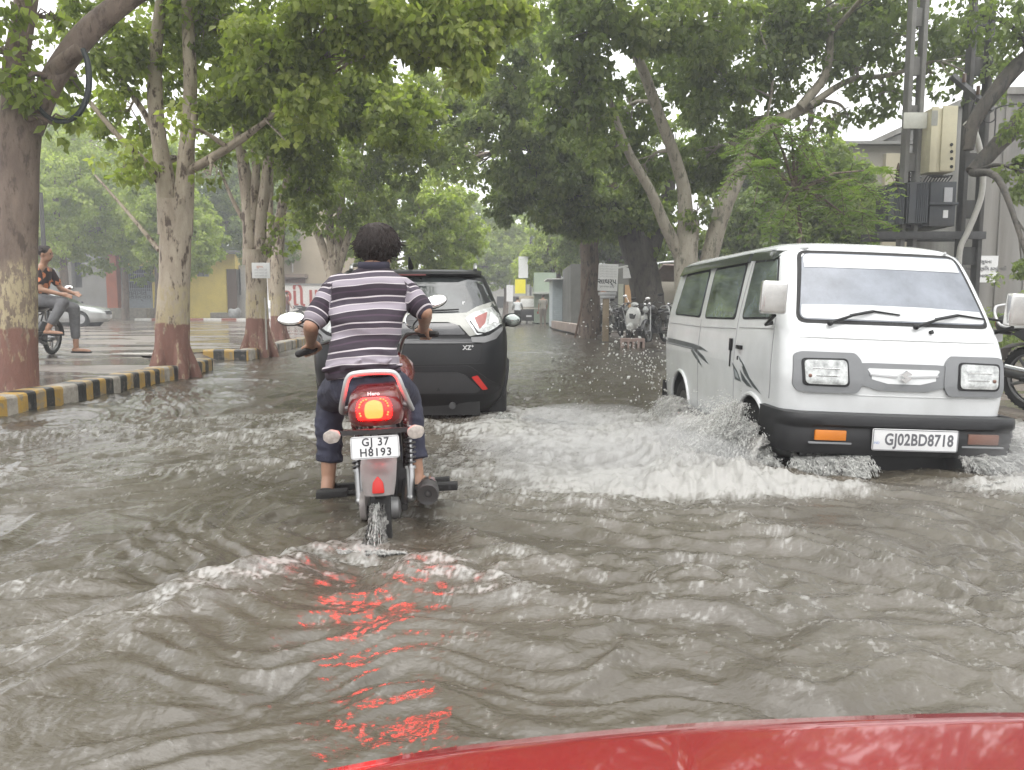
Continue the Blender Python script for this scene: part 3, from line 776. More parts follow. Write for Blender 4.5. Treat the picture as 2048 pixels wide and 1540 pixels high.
# ------------------------------------------------------------------ trees
def bark_mat(name, c1, c2, dark, paint=None):
    """bark; paint=(z1, z2): red-brown paint below z1, peeling cream between z1 and z2 (world heights)"""
    m, nt, b, out = nodes_of(name)
    N = nt.nodes.new; L = nt.links.new
    geo = N('ShaderNodeNewGeometry')
    mp = N('ShaderNodeMapping'); mp.inputs['Scale'].default_value = (1, 1, .35); L(geo.outputs['Position'], mp.inputs[0])
    def noise(scale, det=6, src=mp):
        n = N('ShaderNodeTexNoise'); n.inputs['Scale'].default_value = scale; n.inputs['Detail'].default_value = det; n.inputs['Roughness'].default_value = .7
        L(src.outputs[0], n.inputs['Vector']); return n
    def ramp(n, p0, p1, a, c):
        r = N('ShaderNodeValToRGB'); r.color_ramp.elements[0].position = p0; r.color_ramp.elements[1].position = p1
        r.color_ramp.elements[0].color = (*a, 1); r.color_ramp.elements[1].color = (*c, 1); L(n.outputs[0], r.inputs[0]); return r
    def mixc(f, a, c):
        x = N('ShaderNodeMix'); x.data_type = 'RGBA'
        L(f, x.inputs[0]); L(a, x.inputs[6]); L(c, x.inputs[7]); return x.outputs[2]
    base = ramp(noise(5), .35, .65, c1, c2).outputs[0]
    dk = N('ShaderNodeRGB'); dk.outputs[0].default_value = (*dark, 1)
    base = mixc(ramp(noise(11, 9), .53, .60, (0, 0, 0), (1, 1, 1)).outputs[0], base, dk.outputs[0])
    if paint:
        sp = N('ShaderNodeSeparateXYZ'); L(geo.outputs['Position'], sp.inputs[0])
        wob = noise(3, 3); wm_ = N('ShaderNodeMath'); wm_.operation = 'MULTIPLY_ADD'; L(wob.outputs[0], wm_.inputs[0]); wm_.inputs[1].default_value = .12
        L(sp.outputs[2], wm_.inputs[2])
        def below(z, soft=.03):
            r = N('ShaderNodeMapRange'); r.inputs[1].default_value = z + .06 - soft; r.inputs[2].default_value = z + .06 + soft
            r.inputs[3].default_value = 1; r.inputs[4].default_value = 0; L(wm_.outputs[0], r.inputs[0]); return r.outputs[0]
        peel = ramp(noise(17, 9), .48, .53, (1, 1, 1), (.12, .12, .12)).outputs[0]
        cr = ramp(noise(3), .3, .7, (.33, .27, .16), (.40, .34, .22)).outputs[0]
        f = N('ShaderNodeMath'); f.operation = 'MULTIPLY'; L(below(paint[1], .05), f.inputs[0]); L(peel, f.inputs[1])
        base = mixc(f.outputs[0], base, cr)
        rd = ramp(noise(4), .3, .7, (.135, .062, .045), (.21, .105, .08)).outputs[0]
        peel2 = ramp(noise(13, 9), .55, .62, (1, 1, 1), (.30, .30, .30)).outputs[0]
        f2 = N('ShaderNodeMath'); f2.operation = 'MULTIPLY'; L(below(paint[0], .012), f2.inputs[0]); L(peel2, f2.inputs[1])
        base = mixc(f2.outputs[0], base, rd)
    L(base, b.inputs['Base Color']); b.inputs['Roughness'].default_value = .75
    bp = N('ShaderNodeBump'); bp.inputs['Strength'].default_value = .9; bp.inputs['Distance'].default_value = .03
    L(noise(13, 9).outputs[0], bp.inputs['Height']); L(bp.outputs[0], b.inputs['Normal'])
    return m

def leaf_mat(name, cols, trans=.35):
    m, nt, b, out = nodes_of(name)
    N = nt.nodes.new; L = nt.links.new
    a = N('ShaderNodeAttribute'); a.attribute_name = 'rnd'
    r = N('ShaderNodeValToRGB')
    for i, c in enumerate(cols):
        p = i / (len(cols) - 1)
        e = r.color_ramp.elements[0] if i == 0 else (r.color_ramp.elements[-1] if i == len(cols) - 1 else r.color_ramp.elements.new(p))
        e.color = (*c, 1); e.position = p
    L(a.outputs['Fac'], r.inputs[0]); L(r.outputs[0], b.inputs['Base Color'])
    b.inputs['Roughness'].default_value = .42; b.inputs['Specular IOR Level'].default_value = .35
    tr = N('ShaderNodeBsdfTranslucent')
    g = N('ShaderNodeMix'); g.data_type = 'RGBA'; g.blend_type = 'MULTIPLY'; g.inputs[0].default_value = 1; L(r.outputs[0], g.inputs[6]); g.inputs[7].default_value = (1.5, 1.7, .7, 1)
    L(g.outputs[2], tr.inputs[0])
    mx = N('ShaderNodeMixShader'); mx.inputs[0].default_value = trans
    L(b.outputs[0], mx.inputs[1]); L(tr.outputs[0], mx.inputs[2]); L(mx.outputs[0], out.inputs[0])
    return m

def leaves_mesh(name, clumps, size, seed, aspect=.72, droop=.75, slim=False):
    """clumps: (x, y, z, r, n, tone); one quad per leaf, folded along nothing but bent"""
    rg = np.random.default_rng(seed)
    C = np.array(clumps); n = C[:, 4].astype(int)
    ii = np.repeat(np.arange(len(C)), n); N = len(ii)
    d = rg.normal(size=(N, 3)); d /= np.linalg.norm(d, axis=1)[:, None]
    rr = rg.random(N) ** .45
    pos = C[ii, :3] + d * (rr * C[ii, 3])[:, None] * np.array([1, 1, .8])
    tip = rg.normal(size=(N, 3)) * .55 + d * .45; tip[:, 2] -= droop
    tip /= np.linalg.norm(tip, axis=1)[:, None]
    s = np.cross(tip, rg.normal(size=(N, 3))); s /= np.linalg.norm(s, axis=1)[:, None] + 1e-9
    nr = np.cross(tip, s)
    Lh = size * rg.uniform(.6, 1.25, N)[:, None]; W = Lh * aspect * .5
    b = pos; l = pos + tip * Lh * .38 + s * W + nr * Lh * .10; t = pos + tip * Lh; r = pos + tip * Lh * .38 - s * W + nr * Lh * .10
    V = np.stack([b, l, t, r], 1).reshape(-1, 3)
    q = np.arange(N * 4).reshape(-1, 4)
    me = fast_mesh(name, V, q)
    tone = np.clip(C[ii, 5] + rg.normal(size=N) * .16, 0, 1)
    a = me.attributes.new('rnd', 'FLOAT', 'FACE'); a.data.foreach_set('value', tone.astype(np.float32))
    return me

def make_tree(name, label, base, stems, blobs, bark, leafm, size=.12, group=None, seed=1, trunk_n=14, noise=.07, droop=.75, aspect=.72, limb_r=.035, flare=None, tone=.5):
    """stems: [(points, radii)] in world space; blobs: (center, (rx, ry, rz), clumps, leaves per clump[, tone])"""
    rg = random.Random(seed)
    t = thing(name, label, 'tree', base, group=group)
    B = Vector(base)
    tm = MB()
    ends = []
    for k, (pts, rad) in enumerate(stems):
        P = curve_pts([Vector(p) - B for p in pts], 5); r_ = interp_list(rad, 5)
        if k == 0 and flare:
            pass
        tm.tube(P, r_, trunk_n, noise=noise, seed=seed + k, hemi=False)
        for i in range(len(P) // 3, len(P)): ends.append((P[i], r_[i]))
    if flare:
        n, fr, fh = flare
        p0 = Vector(stems[0][0][0]) - B; r0 = stems[0][1][0]
        for k in range(n):
            a = 2 * math.pi * (k + rg.random() * .5) / n; dv = Vector((math.cos(a), math.sin(a), 0))
            tm.tube([p0 + dv * (r0 + fr) + Vector((0, 0, -.25)), p0 + dv * (r0 * .9 + fr * .45) + Vector((0, 0, fh * .18)), p0 + dv * r0 * .72 + Vector((0, 0, fh * .6)), p0 + dv * r0 * .55 + Vector((0, 0, fh * 1.3))],
                    [r0 * .36, r0 * .38, r0 * .34, r0 * .2], 8, noise=.12, seed=k)
    tm.build('trunk', bark, t, smooth=80)
    br = MB(); clumps = []
    for bl in blobs:
        c, rd, nc, nl = bl[:4]; tn = bl[4] if len(bl) > 4 else tone
        c = Vector(c) - B
        e = min(ends, key=lambda q: (q[0] - c).length + abs(q[0].z - c.z) * .3)
        p0, r0 = e
        mid = p0.lerp(c, .5) + Vector((rg.uniform(-.15, .15), rg.uniform(-.15, .15), .12 * (c - p0).length))
        r_l = min(r0 * .7, limb_r * (1 + .25 * (c - p0).length))
        P = curve_pts([p0, mid, c], 6)
        br.tube(P, interp_list([r_l, r_l * .7, r_l * .35], 6), 7, noise=.08, seed=rg.randint(0, 999))
        for k in range(nc):
            d = Vector((rg.gauss(0, 1), rg.gauss(0, 1), rg.gauss(0, 1))).normalized() * (rg.random() ** .42)
            q = c + Vector((d.x * rd[0], d.y * rd[1], d.z * rd[2]))
            cr = rg.uniform(.16, .34) * (max(rd) ** .5) * .8
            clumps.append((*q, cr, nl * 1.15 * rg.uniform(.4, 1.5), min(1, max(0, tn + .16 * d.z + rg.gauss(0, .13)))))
            if rg.random() < .38:
                s_ = P[rg.randint(len(P) // 2, len(P) - 1)]
                m_ = s_.lerp(q, .5) + Vector((rg.uniform(-.08, .08), rg.uniform(-.08, .08), .06))
                br.tube([s_, m_, q], [r_l * .3 + .003, r_l * .2 + .002, .003], 4, cap=False)
    if blobs:
        br.build('branches', bark, t, smooth=80)
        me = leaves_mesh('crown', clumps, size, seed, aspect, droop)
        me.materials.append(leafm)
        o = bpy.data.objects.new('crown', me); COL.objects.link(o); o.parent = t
    return t

painted = bark_mat('painted_bark', (.13, .095, .075), (.21, .16, .125), (.09, .065, .05), (.79, 1.46))
painted_b = bark_mat('painted_bark_pale', (.27, .22, .165), (.42, .36, .28), (.075, .05, .035), (.77, 1.30))
pale = bark_mat('pale_bark', (.25, .22, .175), (.36, .325, .265), (.13, .12, .09))
darkbark = bark_mat('dark_bark', (.045, .04, .034), (.10, .085, .07), (.025, .022, .02))
brownbark = bark_mat('brown_bark', (.13, .09, .07), (.21, .16, .125), (.05, .04, .03))
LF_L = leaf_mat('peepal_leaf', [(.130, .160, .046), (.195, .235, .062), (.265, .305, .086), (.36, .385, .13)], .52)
LF_R = leaf_mat('dark_leaf', [(.110, .140, .058), (.160, .200, .076), (.220, .260, .10), (.30, .33, .135)], .52)
LF_Y = leaf_mat('yellow_green_leaf', [(.16, .21, .05), (.22, .27, .065), (.28, .33, .09), (.36, .40, .13)], .5)
LF_F = leaf_mat('far_leaf', [(.12, .17, .05), (.17, .22, .065), (.23, .28, .09), (.31, .35, .13)], .5)
LF_M = leaf_mat('feathery_leaf', [(.12, .18, .05), (.17, .24, .07), (.23, .29, .10)], .45)

def A(px, py, Y): return at(px, py, Y)
def bl(px, py, Y, rpx, rpy=None, nc=30, nl=45, tone=.5, ry=None):
    """crown lobe centred on a point of the scene; radii given at that distance"""
    rx = rpx / 1539 * Y; rz = (rpy or rpx) / 1539 * Y
    return (at(px, py, Y), (rx, ry if ry else max(rx, rz) * .9, rz), nc, nl, tone)

# left row, nearest tree at the frame edge
Yb = 7.9
make_tree('roadside_tree', 'thick smooth trunk at the left frame edge with a big limb arching right', (-4.95, Yb, .1),
    [([A(34, 835, Yb), A(34, 700, Yb), A(35, 520, Yb), A(38, 330, Yb), A(40, 250, Yb), A(32, 180, Yb)], [.215, .185, .178, .178, .185, .13]),
     ([A(46, 270, Yb), A(30, 150, Yb), A(45, 50, Yb - .1), A(60, -60, Yb - .2), A(80, -250, Yb - .4)], [.13, .115, .10, .10, .09]),
     ([A(60, 260, Yb), A(105, 160, Yb), A(170, 70, Yb + .1), A(240, 10, Yb + .2), A(330, -50, Yb + .3), A(500, -160, Yb + .5)], [.12, .11, .115, .105, .09, .07]),
     ([A(20, 300, Yb), A(-20, 240, Yb - .1), A(-90, 200, Yb - .2)], [.11, .08, .06]),
     ([A(75, 190, Yb), A(115, 135, Yb - .05), A(160, 100, Yb - .1)], [.05, .075, .07])],
    [bl(50, 170, 7.6, 50, 45, 16, 8, .25), bl(110, 250, 7.8, 40, 30, 8, 7, .3), bl(30, 20, 7.4, 60, 60, 12, 8, .25), bl(-60, 100, 7.6, 110, 120, 26, 16, .3),
     bl(120, 40, 8.0, 30, 20, 5, 6, .3), bl(330, -160, 8.2, 170, 70, 40, 26, .45), bl(90, -330, 7.4, 200, 90, 50, 26, .4), bl(140, 160, 8.2, 40, 50, 12, 8, .3),
     ((-4.6, 5.5, 6.4), (1.9, 1.9, 1.1), 60, 46, .4), ((-2.6, 7.5, 6.9), (1.9, 2, 1.1), 60, 46, .4), ((-5.5, 2.5, 6.6), (2, 2, 1.2), 50, 46, .4)],  # lobes added above the view to cut the skylight over the road
    painted, LF_L, .115, 'trees along the left kerb', 3, 18, .03, flare=(4, .05, .55))

# the forked tree beyond it
Yb = 10.9
make_tree('roadside_tree', 'pale forked trunk with red and cream painted base, two upright stems, second from the left', (-4.75, Yb, .1),
    [([A(346, 760, Yb), A(346, 660, Yb), A(350, 560, Yb), A(352, 460, Yb), A(352, 400, Yb)], [.24, .225, .205, .205, .21]),
     ([A(335, 470, Yb), A(332, 370, Yb), A(318, 280, Yb), A(310, 190, Yb), A(312, 90, Yb), A(330, -60, Yb)], [.13, .13, .10, .10, .085, .06]),
     ([A(365, 470, Yb), A(368, 380, Yb), A(374, 280, Yb), A(380, 180, Yb), A(376, 60, Yb), A(370, -90, Yb)], [.13, .13, .10, .09, .08, .06]),
     ([A(360, 400, Yb), A(378, 300, Yb - .1), A(392, 215, Yb - .1)], [.07, .065, .04]),
     ([A(372, 345, Yb), A(420, 318, Yb - .2), A(480, 280, Yb - .3), A(535, 240, Yb - .4)], [.06, .06, .055, .03]),
     ([A(330, 380, Yb), A(290, 325, Yb - .2), A(235, 270, Yb - .4), A(180, 205, Yb - .5)], [.055, .05, .035, .03]),
     ([A(318, 500, Yb), A(260, 430, Yb + .2), A(190, 350, Yb + .4)], [.035, .025, .015]),
     ([A(325, 300, Yb), A(285, 220, Yb), A(200, 100, Yb), A(150, 30, Yb)], [.05, .04, .03, .02])],
    [bl(430, 60, 11.6, 130, 90, 80, 50, .45), bl(560, 110, 9.8, 110, 90, 70, 46, .62), bl(250, 110, 10.6, 80, 70, 40, 34, .4), bl(250, 240, 11.6, 70, 60, 26, 26, .45),
     bl(330, 150, 12.2, 60, 80, 24, 26, .55), bl(490, 190, 10.8, 90, 60, 40, 40, .35), bl(620, 200, 9.6, 70, 50, 26, 30, .75), bl(120, 60, 12.5, 50, 40, 12, 18, .4), bl(330, 330, 11.5, 50, 40, 14, 12, .6),
     bl(250, 330, 10.4, 60, 50, 14, 14, .6), bl(430, -90, 10.5, 240, 80, 60, 46, .5), bl(700, 20, 9.4, 130, 60, 60, 44, .6), bl(870, 30, 9.0, 130, 70, 70, 46, .72), bl(940, 110, 9.0, 70, 55, 30, 34, .85), bl(990, 20, 9.2, 70, 50, 34, 40, .7),
     bl(360, 250, 10.0, 30, 50, 8, 10, .85), bl(575, 285, 9.7, 18, 14, 3, 6, .95), bl(420, 350, 10.4, 30, 26, 5, 6, .4), bl(780, 90, 9.6, 90, 50, 36, 40, .6), bl(200, 30, 10.4, 60, 50, 22, 30, .35),
     ((-2.8, 10.5, 7.4), (2.2, 2.2, 1.3), 70, 46, .4), ((-.4, 9.4, 7.6), (2.0, 2.2, 1.1), 60, 46, .4), ((-5.5, 12, 8.0), (2.4, 2.4, 1.4), 70, 46, .4), ((-1.6, 6.6, 7.2), (1.5, 1.6, .9), 36, 46, .4)],  # unseen overhead lobes, added to darken the street and the water's reflections
    painted_b, LF_L, .108, 'trees along the left kerb', 5, 18, .06, flare=(5, .13, .75))

Yb = 15.4
make_tree('roadside_tree', 'third painted trunk from the left, splitting low into a vase of pale stems', (A(517, 700, Yb).x, Yb, .1),
    [([A(517, 712, Yb), A(514, 640, Yb), A(512, 560, Yb), A(510, 500, Yb)], [.25, .22, .20, .20]),
     ([A(500, 530, Yb), A(498, 440, Yb), A(490, 350, Yb), A(478, 280, Yb), A(455, 170, Yb)], [.14, .12, .12, .085, .06]),
     ([A(520, 520, Yb), A(522, 440, Yb), A(535, 350, Yb), A(540, 280, Yb), A(545, 160, Yb)], [.13, .11, .11, .09, .06]),
     ([A(525, 520, Yb), A(555, 440, Yb), A(575, 360, Yb), A(582, 330, Yb)], [.09, .07, .05, .03]),
     ([A(500, 460, Yb), A(470, 410, Yb), A(440, 340, Yb)], [.05, .04, .025]),
     ([A(505, 440, Yb), A(512, 340, Yb), A(505, 290, Yb)], [.10, .08, .05])],
    [bl(470, 210, 15, 100, 60, 50, 44, .4), bl(600, 260, 14.5, 100, 90, 80, 50, .35), bl(560, 150, 15, 120, 60, 60, 44, .5), bl(700, 180, 14, 110, 90, 80, 48, .45),
     bl(430, 300, 15.5, 50, 60, 20, 24, .35), bl(620, 380, 15, 60, 60, 30, 30, .25), bl(560, 470, 15.4, 34, 40, 10, 14, .3), bl(800, 240, 13.5, 90, 60, 50, 44, .55), bl(500, 40, 15, 260, 70, 60, 44, .5)],
    painted_b, LF_L, .125, 'trees along the left kerb', 7, 14, .06, flare=(5, .12, .7))

Yb = 20
make_tree('roadside_tree', 'slim twin-stemmed painted trunk just behind the third tree', (A(558, 680, Yb).x, Yb, .12),
    [([A(558, 690, Yb), A(556, 600, Yb), A(555, 520, Yb), A(562, 430, Yb), A(580, 330, Yb)], [.21, .19, .17, .13, .08]),
     ([A(548, 600, Yb), A(542, 520, Yb), A(538, 430, Yb), A(545, 300, Yb)], [.13, .12, .10, .06])],
    [bl(560, 330, 20, 70, 60, 40, 40, .35), bl(640, 300, 19.5, 80, 70, 50, 44, .3), bl(600, 430, 20, 40, 40, 16, 24, .3), bl(520, 260, 20, 80, 60, 40, 40, .4)],
    painted_b, LF_L, .14, 'trees along the left kerb', 9, 12, .06, flare=(4, .1, .6))
Yb = 24
make_tree('roadside_tree', 'fan of thin pale stems on a painted trunk directly behind the rider', (A(668, 660, Yb).x, Yb, .12),
    [([A(668, 665, Yb), A(668, 600, Yb), A(668, 520, Yb)], [.28, .25, .24]),
     ([A(660, 540, Yb), A(640, 480, Yb), A(612, 420, Yb)], [.16, .12, .07]), ([A(666, 530, Yb), A(660, 460, Yb), A(655, 380, Yb)], [.15, .13, .10]),
     ([A(672, 530, Yb), A(680, 450, Yb), A(684, 380, Yb)], [.15, .12, .10]), ([A(676, 540, Yb), A(700, 460, Yb), A(718, 390, Yb)], [.13, .10, .08])],
    [bl(640, 350, 24, 80, 70, 50, 46, .25), bl(730, 340, 23, 100, 90, 80, 50, .3), bl(820, 280, 22, 90, 90, 70, 50, .35), bl(700, 440, 24, 60, 40, 20, 30, .3),
     bl(760, 200, 22, 120, 70, 70, 50, .45), bl(620, 440, 24, 50, 40, 14, 22, .35), bl(880, 200, 21, 80, 80, 50, 46, .4)],
    painted_b, LF_L, .15, 'trees along the left kerb', 11, 12, .05, flare=(4, .12, .6))
Yb = 32
make_tree('roadside_tree', 'broad light-green tree beyond the rider over the road', (A(760, 640, Yb).x, Yb, .12),
    [([A(755, 645, Yb), A(758, 560, Yb), A(765, 480, Yb), A(790, 400, Yb)], [.3, .25, .2, .12]), ([A(757, 560, Yb), A(740, 480, Yb), A(735, 400, Yb)], [.2, .14, .08])],
    [bl(760, 470, 31, 90, 60, 80, 60, .55), bl(850, 430, 30, 80, 70, 90, 60, .62), bl(840, 500, 31, 90, 50, 80, 60, .5), bl(920, 480, 32, 60, 60, 60, 56, .6), bl(760, 390, 30, 90, 60, 60, 56, .45),
     bl(900, 390, 31, 60, 50, 40, 40, .6), bl(700, 480, 33, 50, 50, 30, 50, .4), bl(900, 540, 34, 60, 30, 40, 50, .4)],
    pale, LF_Y, .17, 'trees along the left kerb', 13, 10, .05)

# trees of the yard behind
def yard_tree(label, px, Yb, top, spread, tone, seed, m=LF_F, nb=11, size=.2, low=.0, bark=brownbark, name='yard_tree', grp='trees of the yard and street behind'):
    rg = random.Random(seed)
    g0 = A(px, 612, Yb); x = g0.x; z0 = ZP if px < 900 else .05
    H = at(px, top, Yb).z
    w = spread / 1539 * Yb
    st = [([(x, Yb, z0 - .1), (x + .1, Yb, z0 + H * .25), (x - .1, Yb, z0 + H * .5), (x, Yb, H * .75)], [.26, .2, .15, .07])]
    for k in range(3):
        a = rg.uniform(0, 6.28); st.append(([(x, Yb, z0 + H * .3), (x + math.cos(a) * w * .3, Yb + math.sin(a) * w * .3, H * .5), (x + math.cos(a) * w * .55, Yb + math.sin(a) * w * .5, H * .72)], [.13, .09, .05]))
    bs = []
    for k in range(nb):
        a = 6.28 * k / nb + rg.uniform(-.3, .3); q = rg.uniform(.25, .95)
        bs.append((Vector((x + math.cos(a) * w * q * .8, Yb + math.sin(a) * w * q * .55, H * (rg.uniform(.46 - low, .93) if q < .7 else rg.uniform(.42 - low, .72)))),
                   (w * .48, w * .42, H * .19), 62, 56, tone + rg.uniform(-.12, .12)))
    return make_tree(name, label, (x, Yb, z0), st, bs, bark, m, size, grp, seed, 9, .05, limb_r=.05)
yard_tree('bright yellow-green tree over the silver car', 128, 41, 205, 210, .6, 21, LF_Y, 12, .19, .06)
yard_tree('low spreading green tree in front of the yellow building, left of the forked trunk', 316, 46, 290, 115, .45, 22, LF_F, 10, .19, .02)
yard_tree('green tree above the yellow building, right of the forked trunk', 505, 50, 270, 110, .4, 23, LF_F, 10, .2, .02)
yard_tree('tall hazy tree behind the grey building', 110, 62, 200, 140, .5, 24, LF_Y, 10, .26)
yard_tree('hazy tree behind the beige building', 560, 66, 260, 150, .4, 25, LF_F, 9, .26)
yard_tree('far green tree closing the street just left of its end', 940, 62, 400, 80, .5, 26, LF_F, 10, .25, .1)
yard_tree('bright green tree leaning over the far shutters', 1118, 46, 430, 80, .7, 27, LF_Y, 10, .18, -.10)
yard_tree('far green tree right of the street end', 1010, 62, 430, 60, .6, 28, LF_Y, 9, .23, -.02)
yard_tree('tall pale tree far behind the dark canopy', 1080, 78, 330, 120, .4, 29, LF_F, 10, .3, .05)
yard_tree('far tree filling the left behind the trunks', 30, 48, 250, 100, .4, 30, LF_F, 9, .22, .05)
yard_tree('rounded yard tree directly behind the forked trunk', 352, 38, 300, 90, .5, 34, LF_Y, 11, .17, .04)
yard_tree('leafy yard tree seen between the forked trunk and the third trunk', 500, 62, 260, 90, .45, 35, LF_F, 11, .18, .0)
yard_tree('dense green tree behind the van roof', 1560, 27, 330, 110, .3, 31, LF_R, 12, .15, .12)
yard_tree('bushy tree hiding the left part of the beige block', 1665, 21, 285, 95, .45, 36, LF_R, 12, .13, .14)
yard_tree('hazy yard tree filling the gap left of the forked trunk', 250, 52, 230, 130, .5, 37, LF_F, 11, .2, .05)
yard_tree('shaggy tree behind the cream shed', 1450, 33, 300, 120, .25, 32, LF_R, 11, .17, .12)
yard_tree('dark tree behind the shop row', 1230, 36, 330, 110, .2, 33, LF_R, 11, .18, .10)

# right hand row
Yb = 16.5
make_tree('roadside_tree', 'tall pale-barked tree behind the van splitting into long smooth limbs', (A(1378, 700, Yb).x, Yb, .05),
    [([A(1380, 720, Yb), A(1376, 600, Yb), A(1372, 520, Yb), A(1378, 440, Yb)], [.30, .27, .25, .22]),
     ([A(1372, 460, Yb), A(1368, 380, Yb), A(1345, 300, Yb - .1), A(1322, 240, Yb - .2), A(1290, 150, Yb - .3), A(1262, 80, Yb - .4), A(1240, -30, Yb - .5)], [.17, .14, .12, .11, .105, .09, .06]),
     ([A(1360, 510, Yb), A(1330, 450, Yb - .1), A(1300, 380, Yb - .2), A(1255, 300, Yb - .3), A(1220, 200, Yb - .4)], [.15, .12, .10, .09, .05]),
     ([A(1392, 640, Yb), A(1420, 510, Yb), A(1445, 420, Yb), A(1480, 340, Yb), A(1515, 270, Yb + .1), A(1560, 240, Yb + .2), A(1640, 200, Yb + .3)], [.2, .19, .19, .17, .14, .13, .10]),
     ([A(1262, 90, Yb), A(1330, 40, Yb), A(1400, 20, Yb), A(1455, 15, Yb)], [.05, .05, .04, .03]),
     ([A(1600, 215, Yb), A(1650, 150, Yb), A(1660, 70, Yb), A(1655, -30, Yb)], [.1, .09, .07, .05]),
     ([A(1620, 210, Yb), A(1700, 160, Yb), A(1780, 150, Yb), A(1900, 110, Yb)], [.08, .06, .05, .03]),
     ([A(1530, 260, Yb), A(1545, 150, Yb), A(1520, 60, Yb)], [.03, .03, .02])],
    [bl(1230, 250, 18, 90, 80, 60, 40, .45), bl(1150, 180, 15.5, 90, 90, 70, 44, .35), bl(1350, 130, 18, 100, 80, 60, 38, .5), bl(1430, 180, 16.5, 90, 90, 60, 38, .4),
     bl(1280, 340, 17.6, 60, 50, 26, 26, .4), bl(1400, 60, 15.5, 120, 60, 60, 40, .6), bl(1180, 60, 15, 110, 70, 70, 42, .4), bl(1540, 130, 17, 90, 90, 60, 36, .4),
     bl(1400, 330, 18.5, 80, 60, 50, 36, .25), bl(1210, 300, 15.6, 50, 40, 16, 18, .6), bl(1180, 240, 15.4, 46, 40, 16, 18, .65), bl(1390, 420, 16.2, 40, 40, 10, 12, .5), bl(1620, 60, 17, 90, 70, 50, 30, .35), bl(1700, 130, 16.5, 70, 60, 34, 16, .25), bl(1760, 190, 16.5, 60, 50, 26, 12, .2),
     bl(1830, 60, 16, 110, 60, 50, 22, .3), bl(1960, 90, 16, 90, 60, 40, 18, .25), bl(1720, 20, 16.5, 80, 50, 40, 22, .35), bl(1300, 60, 15, 60, 40, 24, 26, .8), bl(1400, -90, 16, 300, 70, 90, 44, .5), bl(1850, -80, 16, 220, 60, 60, 36, .4),
     bl(1620, 250, 17, 60, 40, 14, 14, .4), bl(1700, 240, 16.5, 50, 30, 12, 10, .2), bl(1700, 60, 18, 110, 80, 60, 26, .35), bl(1560, 40, 17, 110, 60, 60, 36, .45), bl(1860, 150, 17, 80, 60, 34, 13, .2), bl(1960, 160, 15, 60, 60, 22, 12, .2), ((1.2, 13, 8.2), (2.6, 2.4, 1.3), 70, 40, .4), ((3.8, 12, 8.0), (2.4, 2.4, 1.4), 70, 40, .4), ((6.2, 10.5, 7.4), (2.4, 2.2, 1.2), 70, 36, .4), ((4.6, 8.0, 7.2), (2, 2, 1), 50, 36, .4), ((7.6, 7, 6.6), (2.2, 2.4, 1.2), 60, 36, .4), bl(1480, 280, 18.5, 90, 60, 50, 40, .2), bl(1600, 340, 19, 90, 70, 50, 40, .25)],  # lobes given in plain coordinates are added out of view to block skylight
    pale, LF_R, .145, 'trees along the right side', 41, 16, .05)
Yb = 23
make_tree('roadside_tree', 'massive dark leaning trunk behind the parked scooter', (A(1295, 660, Yb).x, Yb, .07),
    [([A(1302, 690, Yb), A(1298, 620, Yb), A(1288, 550, Yb), A(1270, 490, Yb), A(1250, 430, Yb)], [.62, .50, .44, .42, .34]),
     ([A(1285, 540, Yb), A(1310, 470, Yb), A(1335, 400, Yb), A(1340, 300, Yb)], [.34, .28, .22, .14]),
     ([A(1255, 450, Yb), A(1200, 380, Yb), A(1150, 330, Yb), A(1080, 280, Yb)], [.2, .16, .12, .07]),
     ([A(1260, 440, Yb), A(1265, 340, Yb), A(1240, 240, Yb)], [.2, .16, .1])],
    [bl(1060, 330, 21, 90, 80, 62, 50, 0.49), bl(1120, 400, 22, 100, 60, 70, 54, 0.46), bl(1220, 400, 22.5, 80, 60, 54, 50, 0.49), bl(1300, 400, 22, 80, 60, 46, 46, 0.54), bl(1000, 240, 20, 80, 70, 46, 40, 0.54),
     bl(1140, 300, 21, 90, 70, 62, 50, 0.52), bl(1240, 460, 24, 60, 30, 26, 44, 0.44), bl(1150, 450, 22.5, 60, 30, 31, 46, 0.46), bl(1350, 480, 23, 60, 40, 26, 44, 0.54), bl(1040, 180, 20, 90, 60, 46, 40, 0.64),
     bl(960, 330, 21, 40, 50, 15, 26, 0.54), bl(1020, 90, 19, 70, 70, 39, 36, 0.69), bl(950, 260, 20, 60, 50, 17, 30, 0.64), bl(1080, 60, 20, 80, 70, 46, 40, 0.64), bl(1350, 300, 22, 80, 60, 39, 46, 0.49), bl(1010, 410, 22, 46, 36, 23, 40, 0.49)],
    darkbark, LF_R, .16, 'trees along the right side', 43, 14, .12, limb_r=.05)
Yb = 24.5
make_tree('roadside_tree', 'brown trunk left of the white signboard on the right bank', (A(1180, 660, Yb).x, Yb, .07),
    [([A(1178, 685, Yb), A(1180, 600, Yb), A(1178, 500, Yb), A(1165, 420, Yb), A(1120, 340, Yb)], [.38, .33, .30, .25, .14]),
     ([A(1180, 500, Yb), A(1200, 420, Yb), A(1230, 360, Yb)], [.22, .16, .1])],
    [bl(1080, 260, 24, 90, 70, 46, 50, 0.59), bl(1180, 330, 25, 80, 60, 39, 50, 0.49), bl(1020, 350, 25, 60, 50, 31, 44, 0.59), bl(950, 180, 23, 80, 80, 39, 40, 0.69), bl(930, 90, 22, 70, 60, 31, 38, 0.74), bl(900, 330, 26, 60, 60, 31, 44, 0.74)],
    brownbark, LF_R, .17, 'trees along the right side', 45, 12, .08, limb_r=.05)

